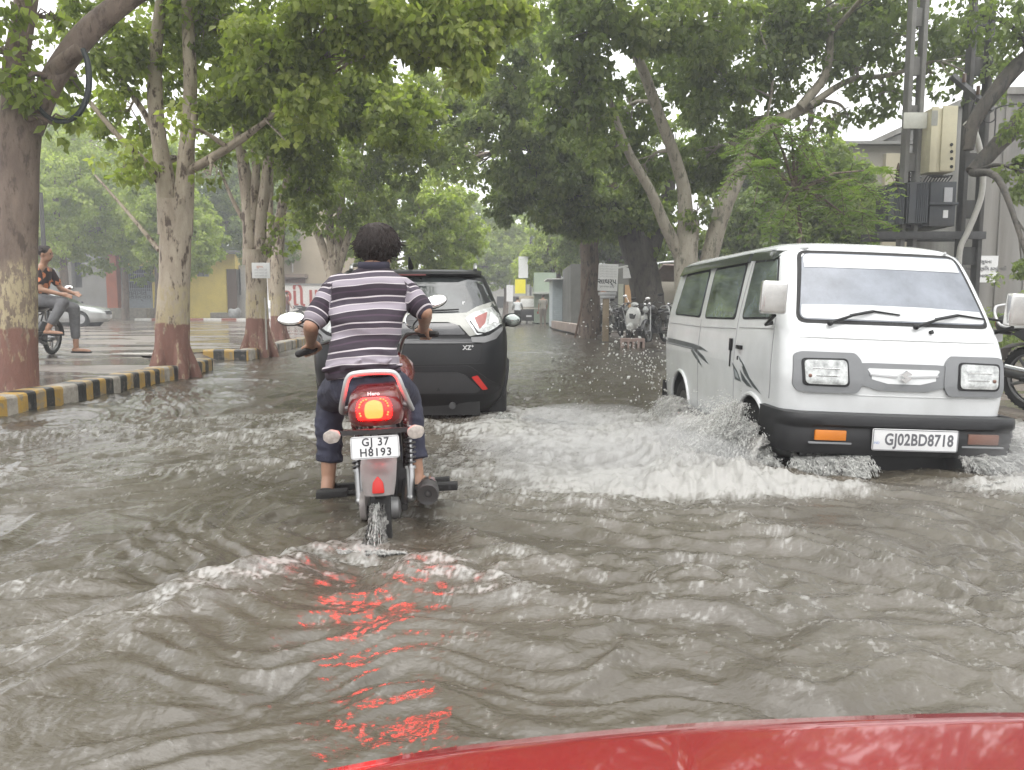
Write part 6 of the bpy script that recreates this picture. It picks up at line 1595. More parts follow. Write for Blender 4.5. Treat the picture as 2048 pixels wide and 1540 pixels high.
def hand(mb, wrist, grip, axis, up, s=1.0, close=True, side=1):
    """palm plus four curled fingers round a bar along axis, and a thumb"""
    wrist, grip, axis, up = Vector(wrist), Vector(grip), Vector(axis).normalized(), Vector(up).normalized()
    fwd = axis.cross(up).normalized()
    if fwd.dot(grip - wrist) < 0: fwd = -fwd
    k0 = grip + up * .026 * s - fwd * .012 * s
    chain(mb, [wrist, wrist.lerp(k0, .55) + up * .004, k0], [.024 * s, .030 * s, .024 * s], 10)
    for i in range(4):
        o = axis * (i - 1.5) * .0205 * s
        l = (.92, 1.0, .96, .78)[i]
        kn = k0 + o + fwd * .008 * s
        chain(mb, [k0 + o * .8 - fwd * .02 * s, kn], [.012 * s, .0115 * s], 8)
        chain(mb, [kn, grip + o + fwd * .034 * s * l + up * .010 * s, grip + o + fwd * .032 * s * l - up * .018 * s, grip + o + fwd * .006 * s - up * .030 * s], [.0108 * s, .0100 * s, .0092 * s, .0082 * s], 8)
    th = axis * (-side) * .038 * s
    chain(mb, [wrist.lerp(k0, .6) + th * .7, grip + th * 1.15 - fwd * .022 * s, grip + th * .9 - up * .020 * s + fwd * .004 * s], [.014 * s, .012 * s, .0095 * s], 8)

def head(mb, c, f, s=1.0, up=Vector((0, 0, 1))):
    """skull, jaw, nose, ears; f = facing direction"""
    c = Vector(c); f = Vector(f).normalized(); r_ = f.cross(up).normalized(); u = r_.cross(f).normalized()
    E = Matrix((r_, f, u)).transposed().to_euler()
    mb.ball(c + u * .018 * s, (.074 * s, .090 * s, .090 * s), 18, 12, E)
    mb.ball(c + f * .030 * s - u * .045 * s, (.056 * s, .056 * s, .062 * s), 16, 10, E)
    cap(mb, c + f * .084 * s + u * .006 * s, c + f * .100 * s - u * .022 * s, .010 * s, .014 * s, 8)
    for sg in (-1, 1):
        mb.ball(c + r_ * sg * .077 * s - u * .008 * s - f * .005 * s, (.012 * s, .020 * s, .031 * s), 10, 8, E)
        mb.ball(c + r_ * sg * .030 * s + f * .078 * s + u * .022 * s, (.020 * s, .012 * s, .008 * s), 8, 6, E)
    mb.ball(c + f * .083 * s - u * .052 * s, (.024 * s, .010 * s, .009 * s), 8, 6, E)
    return r_, f, u

def face(parent, c, r_, f, u, s=1.0):
    mb = MB()
    for sg in (-1, 1): mb.ball(Vector(c) + r_ * sg * .030 * s + f * .080 * s + u * .012 * s, .0105 * s, 8, 6)
    mb.build('eyes', mat('eye_dark', (.03, .02, .02), .2), parent)

# ---- the rider
rid = thing('person', 'motorcycle rider from behind in a navy and lilac striped polo shirt and rolled dark jeans', 'person', tuple(at(742, 750, 3.62)))
O = Vector(rid.location)
def Wp(px, py, d): return at(px, py, d) - O
HD = Wp(756, 496, 3.92); NK = Wp(748, 538, 3.86)
SL, SR = Wp(672, 572, 3.80), Wp(806, 576, 3.84)
UB, MBK, LB_, PV = Wp(741, 590, 3.78), Wp(734, 650, 3.68), Wp(727, 705, 3.60), Wp(730, 765, 3.60)
EL, ER = Wp(622, 652, 3.66), Wp(850, 624, 3.76)
gl_a, gl_b = at(672, 682, 4.10) - O, at(597, 708, 3.88) - O
gr_a, gr_b = at(815, 668, 4.22) - O, at(872, 668, 4.10) - O
GL = gl_b.lerp(gl_a, .32); GR = gr_b.lerp(gr_a, .42)
HL, HR = Wp(692, 772, 3.66), Wp(768, 772, 3.68)
KL, KR = Wp(664, 800, 4.06), Wp(814, 795, 4.10)
AL, AR = Wp(657, 955, 3.95), Wp(834, 948, 3.99)
fwd = (HD - NK); ff = Vector((.10, .97, -.08))
# body: one skin
mb = MB()
r_, f_, u_ = head(mb, HD, ff, 1.02)
chain(mb, [HD - Vector((0, .01, .05)), NK, UB], [.054, .054, .06])
mb.tube([UB + Vector((0, 0, -.01)), MBK, LB_, PV], [.065, .068, .066, .08], 16, hemi=True)
chain(mb, [SL, EL], [.044, .036]); chain(mb, [SR, ER], [.044, .036])
WL = GL + (EL - GL).normalized() * .075 + Vector((0, 0, .012)); WR = GR + (ER - GR).normalized() * .075 + Vector((0, 0, .012))
chain(mb, [EL, EL.lerp(WL, .3), WL], [.036, .037, .024]); chain(mb, [ER, ER.lerp(WR, .3), WR], [.036, .037, .024])
cap(mb, UB, SL, .065, .05); cap(mb, UB, SR, .065, .05)
hand(mb, WL, GL, gl_b - gl_a, (0, -.25, 1), 1.0, side=1); hand(mb, WR, GR, gr_b - gr_a, (0, -.25, 1), 1.0, side=-1)
for H_, K_, A_, sg in ((HL, KL, AL, -1), (HR, KR, AR, 1)):
    chain(mb, [PV, H_, K_], [.08, .075, .055]); chain(mb, [K_, K_.lerp(A_, .3) + Vector((0, -.03, 0)), A_], [.052, .056, .036])
    heel = A_ + Vector((0, -.035, -.055)); ball_ = A_ + Vector((sg * .02, .13, -.075)); toe = A_ + Vector((sg * .03, .19, -.082))
    chain(mb, [A_, heel], [.036, .034], 12); chain(mb, [heel, heel.lerp(ball_, .5) + Vector((0, 0, .022)), ball_], [.033, .034, .030], 12)
    for k in range(5):
        b0 = ball_ + Vector(((k - 2) * .017, 0, -.004)); chain(mb, [b0, b0 + Vector((sg * .004, .055 - .006 * abs(k - 1.2), -.008))], [.012, .009], 8)
blob(mb, 'body', skin, rid, .0062, 4, .5)
face(rid, HD, r_, f_, u_, 1.02)
# hair
mb = MB(); E = Matrix((r_, f_, u_)).transposed().to_euler()
mb.ball(HD + u_ * .024 - f_ * .012, (.096, .106, .102), 22, 14, E); mb.ball(HD - f_ * .045 - u_ * .025, (.078, .062, .072), 16, 10, E)
ho = blob(mb, 'hair', hairm, rid, .007, 3, .5)
rg = random.Random(5); sm = MB()
for k in range(2400):
    d = Vector((rg.gauss(0, 1), rg.gauss(-.35, 1), rg.gauss(.25, .9))).normalized()
    if d.dot(f_) > .72 or d.z < -.75: continue
    p = HD + u_ * .022 - f_ * .010 + Vector((d.x * .084, d.y * .096, d.z * .092))
    crown = Vector((.02, -.3, 1)).normalized()
    fl = (d - crown * d.dot(crown)); fl = (fl.normalized() if fl.length > .05 else Vector((1, 0, 0))) + Vector((rg.uniform(-.7, .7), rg.uniform(-.7, .7), rg.uniform(-.5, .1)))
    fl = (fl - d * fl.dot(d) * .8).normalized(); L_ = rg.uniform(.030, .062)
    q = [p - d * .004, p + fl * L_ * .5 + d * rg.uniform(.005, .012), p + fl * L_ + d * rg.uniform(-.004, .010) + Vector((0, 0, -.008))]
    sm.tube(q, [.0030, .0026, .0008], 4, cap=False)
me2 = bpy.data.meshes.new('s'); me2.from_pydata(sm.v, [], sm.f)
bm = bmesh.new(); bm.from_mesh(ho.data); bm.from_mesh(me2); bm.to_mesh(ho.data); bm.free(); bpy.data.meshes.remove(me2)
ho.data.polygons.foreach_set('use_smooth', [True] * len(ho.data.polygons))
def wrinkle(o, amp, sx_, sz_, seed, lim=None):
    """soft folds pushed along the normals"""
    m_ = o.data; n = len(m_.vertices); c = np.empty(n * 3, np.float32); m_.vertices.foreach_get('co', c); c = c.reshape(-1, 3).astype(float)
    nn = np.empty(n * 3, np.float32); m_.vertex_normals.foreach_get('vector', nn); nn = nn.reshape(-1, 3)
    a = pn(c[:, 0] * sx_ + c[:, 2] * 5 + 3, c[:, 2] * sz_ + c[:, 1] * 4, seed)
    f = (1 - 2 * np.abs(a)) * .6 + pn(c[:, 0] * sx_ * 2.3 + c[:, 2] * 9, c[:, 2] * sz_ * 2.1 + c[:, 1] * 6, seed + 1) * .4
    w = np.ones(n) if lim is None else lim(c)
    c = c + nn * (f * amp * w)[:, None]; m_.vertices.foreach_set('co', c.astype(np.float32).ravel()); m_.update()
# sandals
for A_, sg in ((AL, -1), (AR, 1)):
    heel = A_ + Vector((0, -.05, -.095)); mb = MB()
    M = frame(heel, (1, 0, 0), (sg * .12, 1, -.09))
    mb.prism(rpoly([(-.036, -.02), (.036, -.02), (.042, .10), (.048, .19), (.0, .25), (-.048, .19), (-.040, .10)], .02), M, -.02)
    P = [M @ Vector((-.04, .08, .0)), M @ Vector((-.036, .09, .045)), M @ Vector((0, .10, .066)), M @ Vector((.036, .09, .045)), M @ Vector((.04, .08, .0))]
    mb.tube(curve_pts(P, 4), .007, 6); P = [M @ Vector((-.038, .02, .0)), M @ Vector((-.034, -.01, .04)), M @ Vector((0, -.024, .05)), M @ Vector((.034, -.01, .04)), M @ Vector((.038, .02, .0))]
    mb.tube(curve_pts(P, 4), .005, 6); mb.build('sandal', rubber, rid, bevel=.003)

# shirt: stripes follow a per-vertex distance down the back or down the sleeve
def shirt_mat():
    m, nt, b, out = nodes_of('striped_polo')
    N = nt.nodes.new; L = nt.links.new
    a = N('ShaderNodeAttribute'); a.attribute_name = 'stripe'
    dv = N('ShaderNodeMath'); dv.operation = 'DIVIDE'; L(a.outputs['Fac'], dv.inputs[0]); dv.inputs[1].default_value = .122
    fr = N('ShaderNodeMath'); fr.operation = 'FRACT'; L(dv.outputs[0], fr.inputs[0])
    r = N('ShaderNodeValToRGB'); r.color_ramp.interpolation = 'CONSTANT'
    navy = (.015, .008, .016); pur = (.038, .020, .036); light = (.23, .205, .235); white = (.42, .385, .40)
    st = [(0, white), (.035, light), (.255, white), (.285, navy), (.47, pur), (.53, navy), (.745, white), (.80, (.045, .035, .05)), (.985, navy)]
    els = r.color_ramp.elements
    els[0].position = 0; els[0].color = (*st[0][1], 1); els[1].position = st[1][0]; els[1].color = (*st[1][1], 1)
    for p, c in st[2:]:
        e = els.new(p); e.color = (*c, 1)
    L(fr.outputs[0], r.inputs[0]); L(r.outputs[0], b.inputs['Base Color']); b.inputs['Roughness'].default_value = .85
    tc = N('ShaderNodeTexCoord'); n = N('ShaderNodeTexNoise'); n.inputs['Scale'].default_value = 260; L(tc.outputs['Object'], n.inputs['Vector'])
    bp = N('ShaderNodeBump'); bp.inputs['Strength'].default_value = .25; bp.inputs['Distance'].default_value = .002; L(n.outputs['Fac'], bp.inputs['Height']); L(bp.outputs[0], b.inputs['Normal'])
    return m
mb = MB()
def tsec(c, w, d, n=22, lean=0.0):
    return [c + Vector((w * math.copysign(abs(math.cos(a)) ** .85, math.cos(a)), d * math.sin(a), lean * w * math.cos(a))) for a in [2 * math.pi * k / n for k in range(n)]]
hem = PV + Vector((0, -.005, .035))
mb.rings([tsec(NK + Vector((0, -.005, .012)), .060, .062, lean=-.02), tsec(NK + Vector((0, -.005, -.022)), .115, .080), tsec(UB + Vector((0, -.01, .075)), .170, .092, lean=-.03), tsec(UB + Vector((0, -.015, .03)), .202, .110, lean=-.05),
          tsec(UB + Vector((0, -.015, -.045)), .196, .122), tsec(MBK + Vector((0, -.01, .02)), .170, .118), tsec(MBK + Vector((0, -.01, -.05)), .162, .114), tsec(LB_ + Vector((0, 0, .02)), .158, .114), tsec(LB_ + Vector((-.005, 0, -.05)), .170, .128, lean=.05), tsec(hem, .172, .145, lean=.10)])
sleeveL = SL.lerp(EL, .80); sleeveR = SR.lerp(ER, .80)
chain(mb, [UB.lerp(SL, .6), SL + Vector((.005, 0, .0)), sleeveL], [.062, .058, .059], 18); chain(mb, [UB.lerp(SR, .6), SR + Vector((-.005, 0, 0)), sleeveR], [.062, .058, .059], 18)
mb.tube([NK + Vector((0, -.015, .012)), NK + Vector((0, -.008, -.01))], [.064, .092], 18, flat=(1, 1))
for k in range(7):   # folds gathering at the waist
    x = (k - 3) * .045
    cap(mb, hem + Vector((x - .03, -.135 + abs(x) * .35, .03 + .015 * (k % 2))), hem + Vector((x + .05, -.135 + abs(x + .04) * .35, .055 + .012 * (k % 3))), .012, .009, 8)
sh_o = blob(mb, 'shirt', shirt_mat(), rid, .0068, 5, .5)
wrinkle(sh_o, .0085, 6, 11, 95, lambda c: .45 + .9 * np.clip((UB.z - .1 - c[:, 2]) * 3, 0, 1))
me = sh_o.data; n = len(me.vertices); co = np.empty(n * 3, np.float32); me.vertices.foreach_get('co', co); co = co.reshape(-1, 3).astype(float)
def along(A_, B_):
    A_ = np.array(A_); B_ = np.array(B_); d = B_ - A_; L_ = np.linalg.norm(d); t = (co - A_) @ d / L_; perp = np.linalg.norm(co - A_ - t[:, None] * d / L_, axis=1); return t, perp
tL, pL = along(SL, EL); tR, pR = along(SR, ER)
wob = pn(co[:, 0] * 7, co[:, 2] * 9, 81) * .006 + pn(co[:, 0] * 3, co[:, 2] * 3, 82) * .008
st = (UB.z + .075 - co[:, 2]) + .010 + .05 * (co[:, 0] - UB.x) + .30 * np.abs(co[:, 0] - UB.x) ** 2 * -1.2 + wob
arm = np.where(co[:, 0] < UB.x, tL, tR); pr = np.where(co[:, 0] < UB.x, pL, pR)
shd = np.where(co[:, 0] < UB.x, SL.x, SR.x)
isarm = (arm > .035) & (pr < .088) & (np.abs(co[:, 0] - UB.x) > .165 + .1 * np.clip(arm, 0, .3))
st = np.where(isarm, arm + .035 + wob * .5, st)
# hang the hem: low edge swings down in the middle
at_ = me.attributes.new('stripe', 'FLOAT', 'POINT'); at_.data.foreach_set('value', (st + 1.22).astype(np.float32))
# collar
mb = MB(); P = [NK + Vector((.072 * math.cos(a), -.006 + .070 * math.sin(a), .018 + .006 * math.sin(a))) for a in [lerp(-3.5, .36, k / 16) for k in range(17)]]
mb.tube(P, .0125, 8, flat=(1.5, .6)); mb.build('collar', mat('navy_collar', (.022, .020, .036), .85), rid)
# trousers
mb = MB()
mb.rings([tsec(PV + Vector((0, .0, .035)), .148, .125), tsec(PV + Vector((0, .0, -.03)), .150, .13), tsec(PV + Vector((0, .02, -.085)), .13, .12)])
for H_, K_, A_, sg in ((HL, KL, AL, -1), (HR, KR, AR, 1)):
    hemp = K_.lerp(A_, .80)
    chain(mb, [PV + Vector((sg * .07, 0, -.02)), H_ + Vector((sg * .02, .05, 0)), H_.lerp(K_, .55) + Vector((sg * .02, 0, 0)), K_], [.092, .090, .080, .072], 18)
    mb.tube(curve_pts([K_, K_.lerp(A_, .25) + Vector((sg * .004, -.035, 0)), K_.lerp(A_, .5) + Vector((0, -.02, 0)), hemp], 4), interp_list([.074, .074, .068, .060], 4), 18, noise=.03)
    for k in range(3):
        q = K_.lerp(A_, .45 + .14 * k); cap(mb, q + Vector((-.05, -.05, .012)), q + Vector((.05, -.045, -.008)), .010, .010, 8)
    mb.tube([hemp + (K_ - A_).normalized() * .035, hemp], [.069, .070], 18)
wrinkle(blob(mb, 'trousers', denim, rid, .0075, 4, .5), .007, 9, 16, 97)

# ---- generic clothed figure
def figure(label, loc, J, cols, seed=1, s=1.0, hairc=hairm, voxel=.014, skinm=skin, shortsleeve=.6, pants_to=.95, group=None):
    """J: joints in metres relative to loc: head neck pelvis shl shr ell elr hal har hil hir knl knr anl anr face"""
    root = thing('person', label, 'person', loc, group=group)
    V = {k: Vector(v) for k, v in J.items()}
    mb = MB(); r_, f_, u_ = head(mb, V['head'], V['face'], s)
    chain(mb, [V['head'] - Vector((0, 0, .05)), V['neck'], V['neck'].lerp(V['pelvis'], .2)], [.05, .05, .07])
    mb.tube([V['neck'].lerp(V['pelvis'], .15), V['neck'].lerp(V['pelvis'], .6), V['pelvis']], [.11, .10, .12], 14, hemi=True, flat=(.8, .8))
    for a in 'lr':
        S_, E_, H_ = V['sh' + a], V['el' + a], V['ha' + a]
        cap(mb, V['neck'], S_, .06, .05); chain(mb, [S_, E_], [.05, .038]); chain(mb, [E_, E_.lerp(H_, .3), H_], [.038, .038, .026])
        d = (H_ - E_).normalized(); ax = d.orthogonal().normalized()
        chain(mb, [H_, H_ + d * .06], [.026, .030], 10)
        for k in range(4):
            o = ax * (k - 1.5) * .018; chain(mb, [H_ + d * .07 + o, H_ + d * .115 + o, H_ + d * .15 + o + Vector((0, 0, -.012))], [.0105, .0095, .008], 7)
        chain(mb, [H_ + d * .02 + ax * .03, H_ + d * .075 + ax * .05], [.012, .009], 7)
        I_, K_, A_ = V['hi' + a], V['kn' + a], V['an' + a]
        chain(mb, [V['pelvis'], I_, K_], [.1, .085, .055]); chain(mb, [K_, K_.lerp(A_, .3), A_], [.053, .052, .036])
        ft = Vector((V['face'].x, V['face'].y, 0)).normalized(); chain(mb, [A_ - ft * .03 + Vector((0, 0, -.05)), A_ + ft * .12 + Vector((0, 0, -.06)), A_ + ft * .18 + Vector((0, 0, -.065))], [.033, .03, .022], 10)
    blob(mb, 'body', skinm, root, voxel * .8, 3)
    face(root, V['head'], r_, f_, u_, s)
    mb = MB(); E = Matrix((r_, f_, u_)).transposed().to_euler()
    mb.ball(V['head'] + u_ * .035 - f_ * .018, (.087, .095, .085), 16, 10, E)
    for k in range(24):
        rg = random.Random(seed * 50 + k); d = Vector((rg.gauss(0, 1), rg.gauss(0, 1), abs(rg.gauss(.4, .7)))).normalized()
        if d.dot(f_) < .6: mb.ball(V['head'] + u_ * .03 - f_ * .015 + d * .088, .017, 6, 5)
    blob(mb, 'hair', hairc, root, voxel * .7, 1)
    mb = MB()
    up = (V['neck'] - V['pelvis']).normalized(); w = (V['shr'] - V['shl']).length / 2
    ax = (V['shr'] - V['shl']).normalized(); dep = ax.cross(up)
    def sec(c, a, d): return [c + ax * a * math.cos(t) + dep * d * math.sin(t) for t in [2 * math.pi * k / 18 for k in range(18)]]
    mb.rings([sec(V['neck'] + up * .01, .07, .07), sec(V['neck'] - up * .06, w * .98, .10), sec(V['neck'].lerp(V['pelvis'], .35), w * .98, .125), sec(V['neck'].lerp(V['pelvis'], .7), w * .88, .125), sec(V['pelvis'] - up * .02, w * .95, .15)])
    for a in 'lr':
        S_, E_, H_ = V['sh' + a], V['el' + a], V['ha' + a]
        if shortsleeve <= 1: chain(mb, [S_, S_.lerp(E_, shortsleeve)], [.068, .062])
        else: chain(mb, [S_, E_, E_.lerp(H_, .85)], [.068, .055, .042])
    blob(mb, 'shirt', cols[0], root, voxel, 3)
    mb = MB(); mb.ball(V['pelvis'], (.15, .15, .11))
    for a in 'lr':
        I_, K_, A_ = V['hi' + a], V['kn' + a], V['an' + a]
        chain(mb, [V['pelvis'], I_, K_], [.11, .105, .078])
        if pants_to > .1: chain(mb, [K_, K_.lerp(A_, pants_to)], [.078, .062])
    blob(mb, 'trousers', cols[1], root, voxel, 3)
    mb = MB()
    for a in 'lr':
        A_ = V['an' + a]; ft = Vector((V['face'].x, V['face'].y, 0)).normalized(); mb.tube([A_ - ft * .06 + Vector((0, 0, -.078)), A_ + ft * .10 + Vector((0, 0, -.082)), A_ + ft * .20 + Vector((0, 0, -.085))], [.042, .048, .036], 10, flat=(.35, 1))
    mb.build('sandals', rubber, root)
    return root

def floral():
    m, nt, b, out = nodes_of('floral_shirt')
    N = nt.nodes.new; L = nt.links.new
    tc = N('ShaderNodeTexCoord'); v = N('ShaderNodeTexVoronoi'); v.inputs['Scale'].default_value = 9; n = N('ShaderNodeTexNoise'); n.inputs['Scale'].default_value = 14
    mx = N('ShaderNodeMix'); mx.data_type = 'VECTOR'; mx.inputs[0].default_value = .10; L(tc.outputs['Object'], mx.inputs[4]); L(n.outputs['Color'], mx.inputs[5]); L(tc.outputs['Object'], n.inputs['Vector']); L(mx.outputs[1], v.inputs['Vector'])
    r = N('ShaderNodeValToRGB'); r.color_ramp.interpolation = 'CONSTANT'
    r.color_ramp.elements[0].color = (.10, .04, .03, 1); r.color_ramp.elements[1].position = .06; r.color_ramp.elements[1].color = (.62, .22, .10, 1)
    e = r.color_ramp.elements.new(.36); e.color = (.025, .012, .014, 1)
    L(v.outputs['Distance'], r.inputs[0]); L(r.outputs[0], b.inputs['Base Color']); b.inputs['Roughness'].default_value = .8
    return m
# the man sitting on the parked motorcycle, facing right
sx, sy = -7.72, 12.75
figure('man in a dark floral shirt and grey jeans sitting sideways on the parked black motorcycle', (sx, sy, ZP),
       dict(head=(.10, -.05, 1.46), neck=(.04, -.03, 1.28), pelvis=(-.10, .0, .84), shl=(.02, .16, 1.22), shr=(.06, -.22, 1.20), ell=(.12, .24, .98), elr=(.14, -.28, .96), hal=(.34, .15, .92), har=(.36, -.20, .90),
            hil=(-.05, .1, .82), hir=(-.04, -.1, .82), knl=(.34, .16, .70), knr=(.38, -.17, .78), anl=(.36, .12, .15), anr=(.22, -.30, .42), face=(.95, .1, -.12)),
       (floral(), mat('grey_jeans', (.12, .12, .125), .85, vary=.3, scale=12)), 3, pants_to=.72, skinm=skin, voxel=.012).scale = (1.16, 1.16, 1.16)
def standing(label, loc, deg, cols, seed, h=1.68, sleeve=.6, group=None, step=.0):
    k = h / 1.70; c, s_ = math.cos(R(deg)), math.sin(R(deg))
    def Q(x, y, z): return (k * (x * c - y * s_), k * (x * s_ + y * c), k * z)
    return figure(label, loc, dict(head=Q(0, .02, 1.58), neck=Q(0, 0, 1.42), pelvis=Q(0, 0, .94), shl=Q(-.18, 0, 1.38), shr=Q(.18, 0, 1.38), ell=Q(-.23, .0, 1.10), elr=Q(.23, .03, 1.10), hal=Q(-.22, .10, .86), har=Q(.22, .14, .88),
        hil=Q(-.09, 0, .90), hir=Q(.09, 0, .90), knl=Q(-.10, .05 + step, .50), knr=Q(.10, .02 - step, .50), anl=Q(-.11, .0 + step, .09), anr=Q(.11, -step * 1.4, .09), face=(-s_, c, -.05)), cols, seed, shortsleeve=sleeve, voxel=.022, group=group)
wcloth = mat('white_cotton', (.52, .52, .52), .85, vary=.1, scale=8)
standing('man in dark red clothes standing beside the motorcycle at the painted wall', (A(578, 630, 45.5).x, 45.2, ZP), -60, (mat('maroon_cloth', (.12, .05, .045), .85), mat('dull_trousers', (.09, .06, .055), .85)), 5)
standing('person in white standing behind the concrete post under the signboard', (A(1201, 640, 27).x, 26.3, .07), 20, (wcloth, mat('dark_trousers', (.04, .04, .04), .85)), 6, sleeve=1.5)
standing('person in grey-brown clothes standing beside the auto rickshaw', (A(1086, 640, 41).x, 41, -.05), 10, (mat('khaki_cloth', (.20, .19, .16), .85), mat('brown_trousers', (.13, .11, .09), .85)), 7)
# cyclist
k = 1
figure('cyclist in a pale shirt and dark trousers riding away beside the auto rickshaw', cyc_loc,
       dict(head=(0, .35, 1.56), neck=(0, .28, 1.40), pelvis=(0, .22, .95), shl=(-.18, .28, 1.34), shr=(.18, .28, 1.34), ell=(-.26, .5, 1.15), elr=(.26, .5, 1.15), hal=(-.27, .78, 1.02), har=(.27, .78, 1.02),
            hil=(-.09, .25, .92), hir=(.09, .25, .92), knl=(-.11, .55, .66), knr=(.11, .58, .80), anl=(-.11, .42, .24), anr=(.11, .48, .42), face=(0, 1, -.05)),
       (mat('pale_shirt', (.48, .50, .50), .85), mat('dark_trousers', (.04, .04, .04), .85)), 9, shortsleeve=1.5, voxel=.02)
# ------------------------------------------------------------------ poles, transformer, signs, cables
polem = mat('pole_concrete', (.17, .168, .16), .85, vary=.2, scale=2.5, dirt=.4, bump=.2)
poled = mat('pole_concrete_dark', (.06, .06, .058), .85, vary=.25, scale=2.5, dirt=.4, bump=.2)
trgrey = mat('transformer_grey', (.035, .040, .046), .5, vary=.15, scale=6, dirt=.3)
Yt = 15.0
def pole(px, Y, label, m, w=.26, ht=9.2, slots=True):
    b = at(px, 612, Y)
    t = thing('concrete_pole', label, 'pole', (b.x, Y, .07), group='transformer poles')
    mb = MB(); zz = [-.1] + [.9 * k + .5 for k in range(10)] + [ht]
    for sx in (-1, 1): mb.box((sx * (w / 2 - .04), 0, ht / 2), (.08, .20, ht))
    for z_ in range(11): mb.box((0, 0, .15 + z_ * .88), (w - .165, .07, .34))
    o = mb.build('post', m, t, bevel=.01)
    return t
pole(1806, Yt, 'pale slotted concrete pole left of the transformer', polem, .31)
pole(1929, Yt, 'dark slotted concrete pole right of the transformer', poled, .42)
def P_(px, py, Y=Yt): return at(px, py, Y)
tr0 = P_(1838, 470)
T = thing('transformer', 'dark grey pole-mounted transformer with ribbed cooling fins and insulators', 'transformer', tuple(tr0))
o = T.location
def tb(x0, x1, y0, y1, dy0, dy1, mb):
    a = P_(x0, y1) - o; b = P_(x1, y0) - o
    mb.box(((a.x + b.x) / 2, (dy0 + dy1) / 2, (a.z + b.z) / 2), (b.x - a.x, dy1 - dy0, b.z - a.z))
mb = MB(); tb(1790, 1898, 372, 456, .0, .85, mb); mb.build('tank', trgrey, T, bevel=.02)
mb = MB(); tb(1784, 1904, 366, 372, -.05, .9, mb); mb.build('lid', trgrey, T, bevel=.01)
for x0, x1, y0, y1, nm in ((1757, 1790, 383, 452, 'fins'), (1797, 1836, 373, 450, 'fins')):
    mb = MB(); n_ = 11
    tb(x0, x0 + (x1 - x0) * .45, y0, y1, -.36, -.34, mb)
    for k in range(n_): xx = lerp(x0, x1, k / (n_ - 1)); tb(xx - .8, xx + .8, y0, y1, -.335, .0, mb)
    tb(x0 - .5, x1 + .5, y0 - 3, y0 - .2, -.34, -.01, mb); mb.build('cooling_fins', trgrey, T, smooth=0)
mb = MB(); tb(1843, 1896, 368, 412, -.30, -.005, mb); tb(1843, 1896, 414, 455, -.26, -.005, mb); tb(1841, 1898, 409, 414, -.33, -.005, mb); tbx = mb.build('terminal_box', trgrey, T, bevel=.01)
mb = MB(); tb(1869, 1887, 380, 408, -.32, -.301, mb); mb.build('name_plate', steel, tbx)
mb = MB(); tb(1870, 1880, 424, 439, -.28, -.261, mb); mb.build('sticker', platem, tbx)
pc = mat('porcelain_brown', (.08, .045, .03), .2, coat=.5)
for k in range(3):
    c = P_(1808 + 20 * k, 366) - o; mb = MB(); M = Matrix.Translation((c.x, .25, c.z))
    prof = [(.07, 0), (.09, .02)]
    for j in range(4): prof += [(.04, .05 + j * .07), (.085, .07 + j * .07), (.04, .09 + j * .07)]
    mb.lathe(prof + [(.03, .34), (.012, .42)], M, 14, cap=True); mb.build('insulator', pc, T)
mb = MB()
for k in range(9):
    a = P_(1850 + 6 * k, 366) - o; mb.tube(curve_pts([a + Vector((0, .1, 0)), a + Vector((.05, .0, .14)), a + Vector((.12 - .03 * k, -.05, .1)), a + Vector((.2 - .04 * k, .1, .26))], 4), .012, 5)
mb.build('cables', rubber, T)
# platform beams
t = thing('steel_platform', 'rusty steel channel platform carrying the transformer between the poles', 'platform', tuple(P_(1840, 470)))
mb = MB(); o_ = t.location
a = P_(1760, 462) - o_; b = P_(1945, 462) - o_
for yy in (-.16, .45): mb.box(((a.x + b.x) / 2, yy, -.02), (b.x - a.x + .3, .08, .14))
mb.build('beams', mat('beam_dark', (.05, .05, .05), .6, vary=.3), t, bevel=.006)
# beige meter cabinet
cb = thing('meter_cabinet', 'tall beige metal cabinet with four round holes hung between the poles', 'cabinet', tuple(P_(1885, 280, 14.6)))
o = cb.location; Y2 = 14.6
def cbx(x0, x1, y0, y1, d0, d1): a = at(x0, y1, Y2) - o; b = at(x1, y0, Y2) - o; return ((a.x + b.x) / 2, (d0 + d1) / 2, (a.z + b.z) / 2), (b.x - a.x, d1 - d0, b.z - a.z)
cream = mat('cabinet_cream', (.52, .48, .34), .55, vary=.08, scale=3, dirt=.35)
mb = MB(); mb.box(*cbx(1857, 1914, 216, 344, .0, .34)); mb.build('case', cream, cb, bevel=.012)
mb = MB(); mb.box(*cbx(1856, 1877, 214, 345, -.035, -.003)); mb.box(*cbx(1878, 1915, 212, 342, -.03, -.003)); mb.build('door', cream, cb, bevel=.006)
mb = MB(); mb.box(*cbx(1860, 1874, 222, 252, -.042, -.036)); mb.build('vent', mat('vent_grey', (.30, .30, .27), .6), cb)
for yy in (290, 304, 318, 334):
    c = at(1901, yy, Y2) - o; mb = MB(); mb.tube([(c.x, -.04, c.z), (c.x, -.032, c.z)], .030, 14); mb.build('hole_cover', darkin, cb)
wp = thing('blank_plate', 'blank off-white plate fixed between the left pole and the beige cabinet', 'sign', tuple(at(1831, 242, 14.7)))
mb = MB(); a = at(1806, 257, 14.7) - Vector(wp.location); b = at(1855, 225, 14.7) - Vector(wp.location)
mb.box(((a.x + b.x) / 2, 0, (a.z + b.z) / 2), (b.x - a.x, .02, b.z - a.z)); mb.build('sheet', mat('plate_offwhite', (.50, .50, .45), .6, dirt=.2), wp, bevel=.006)
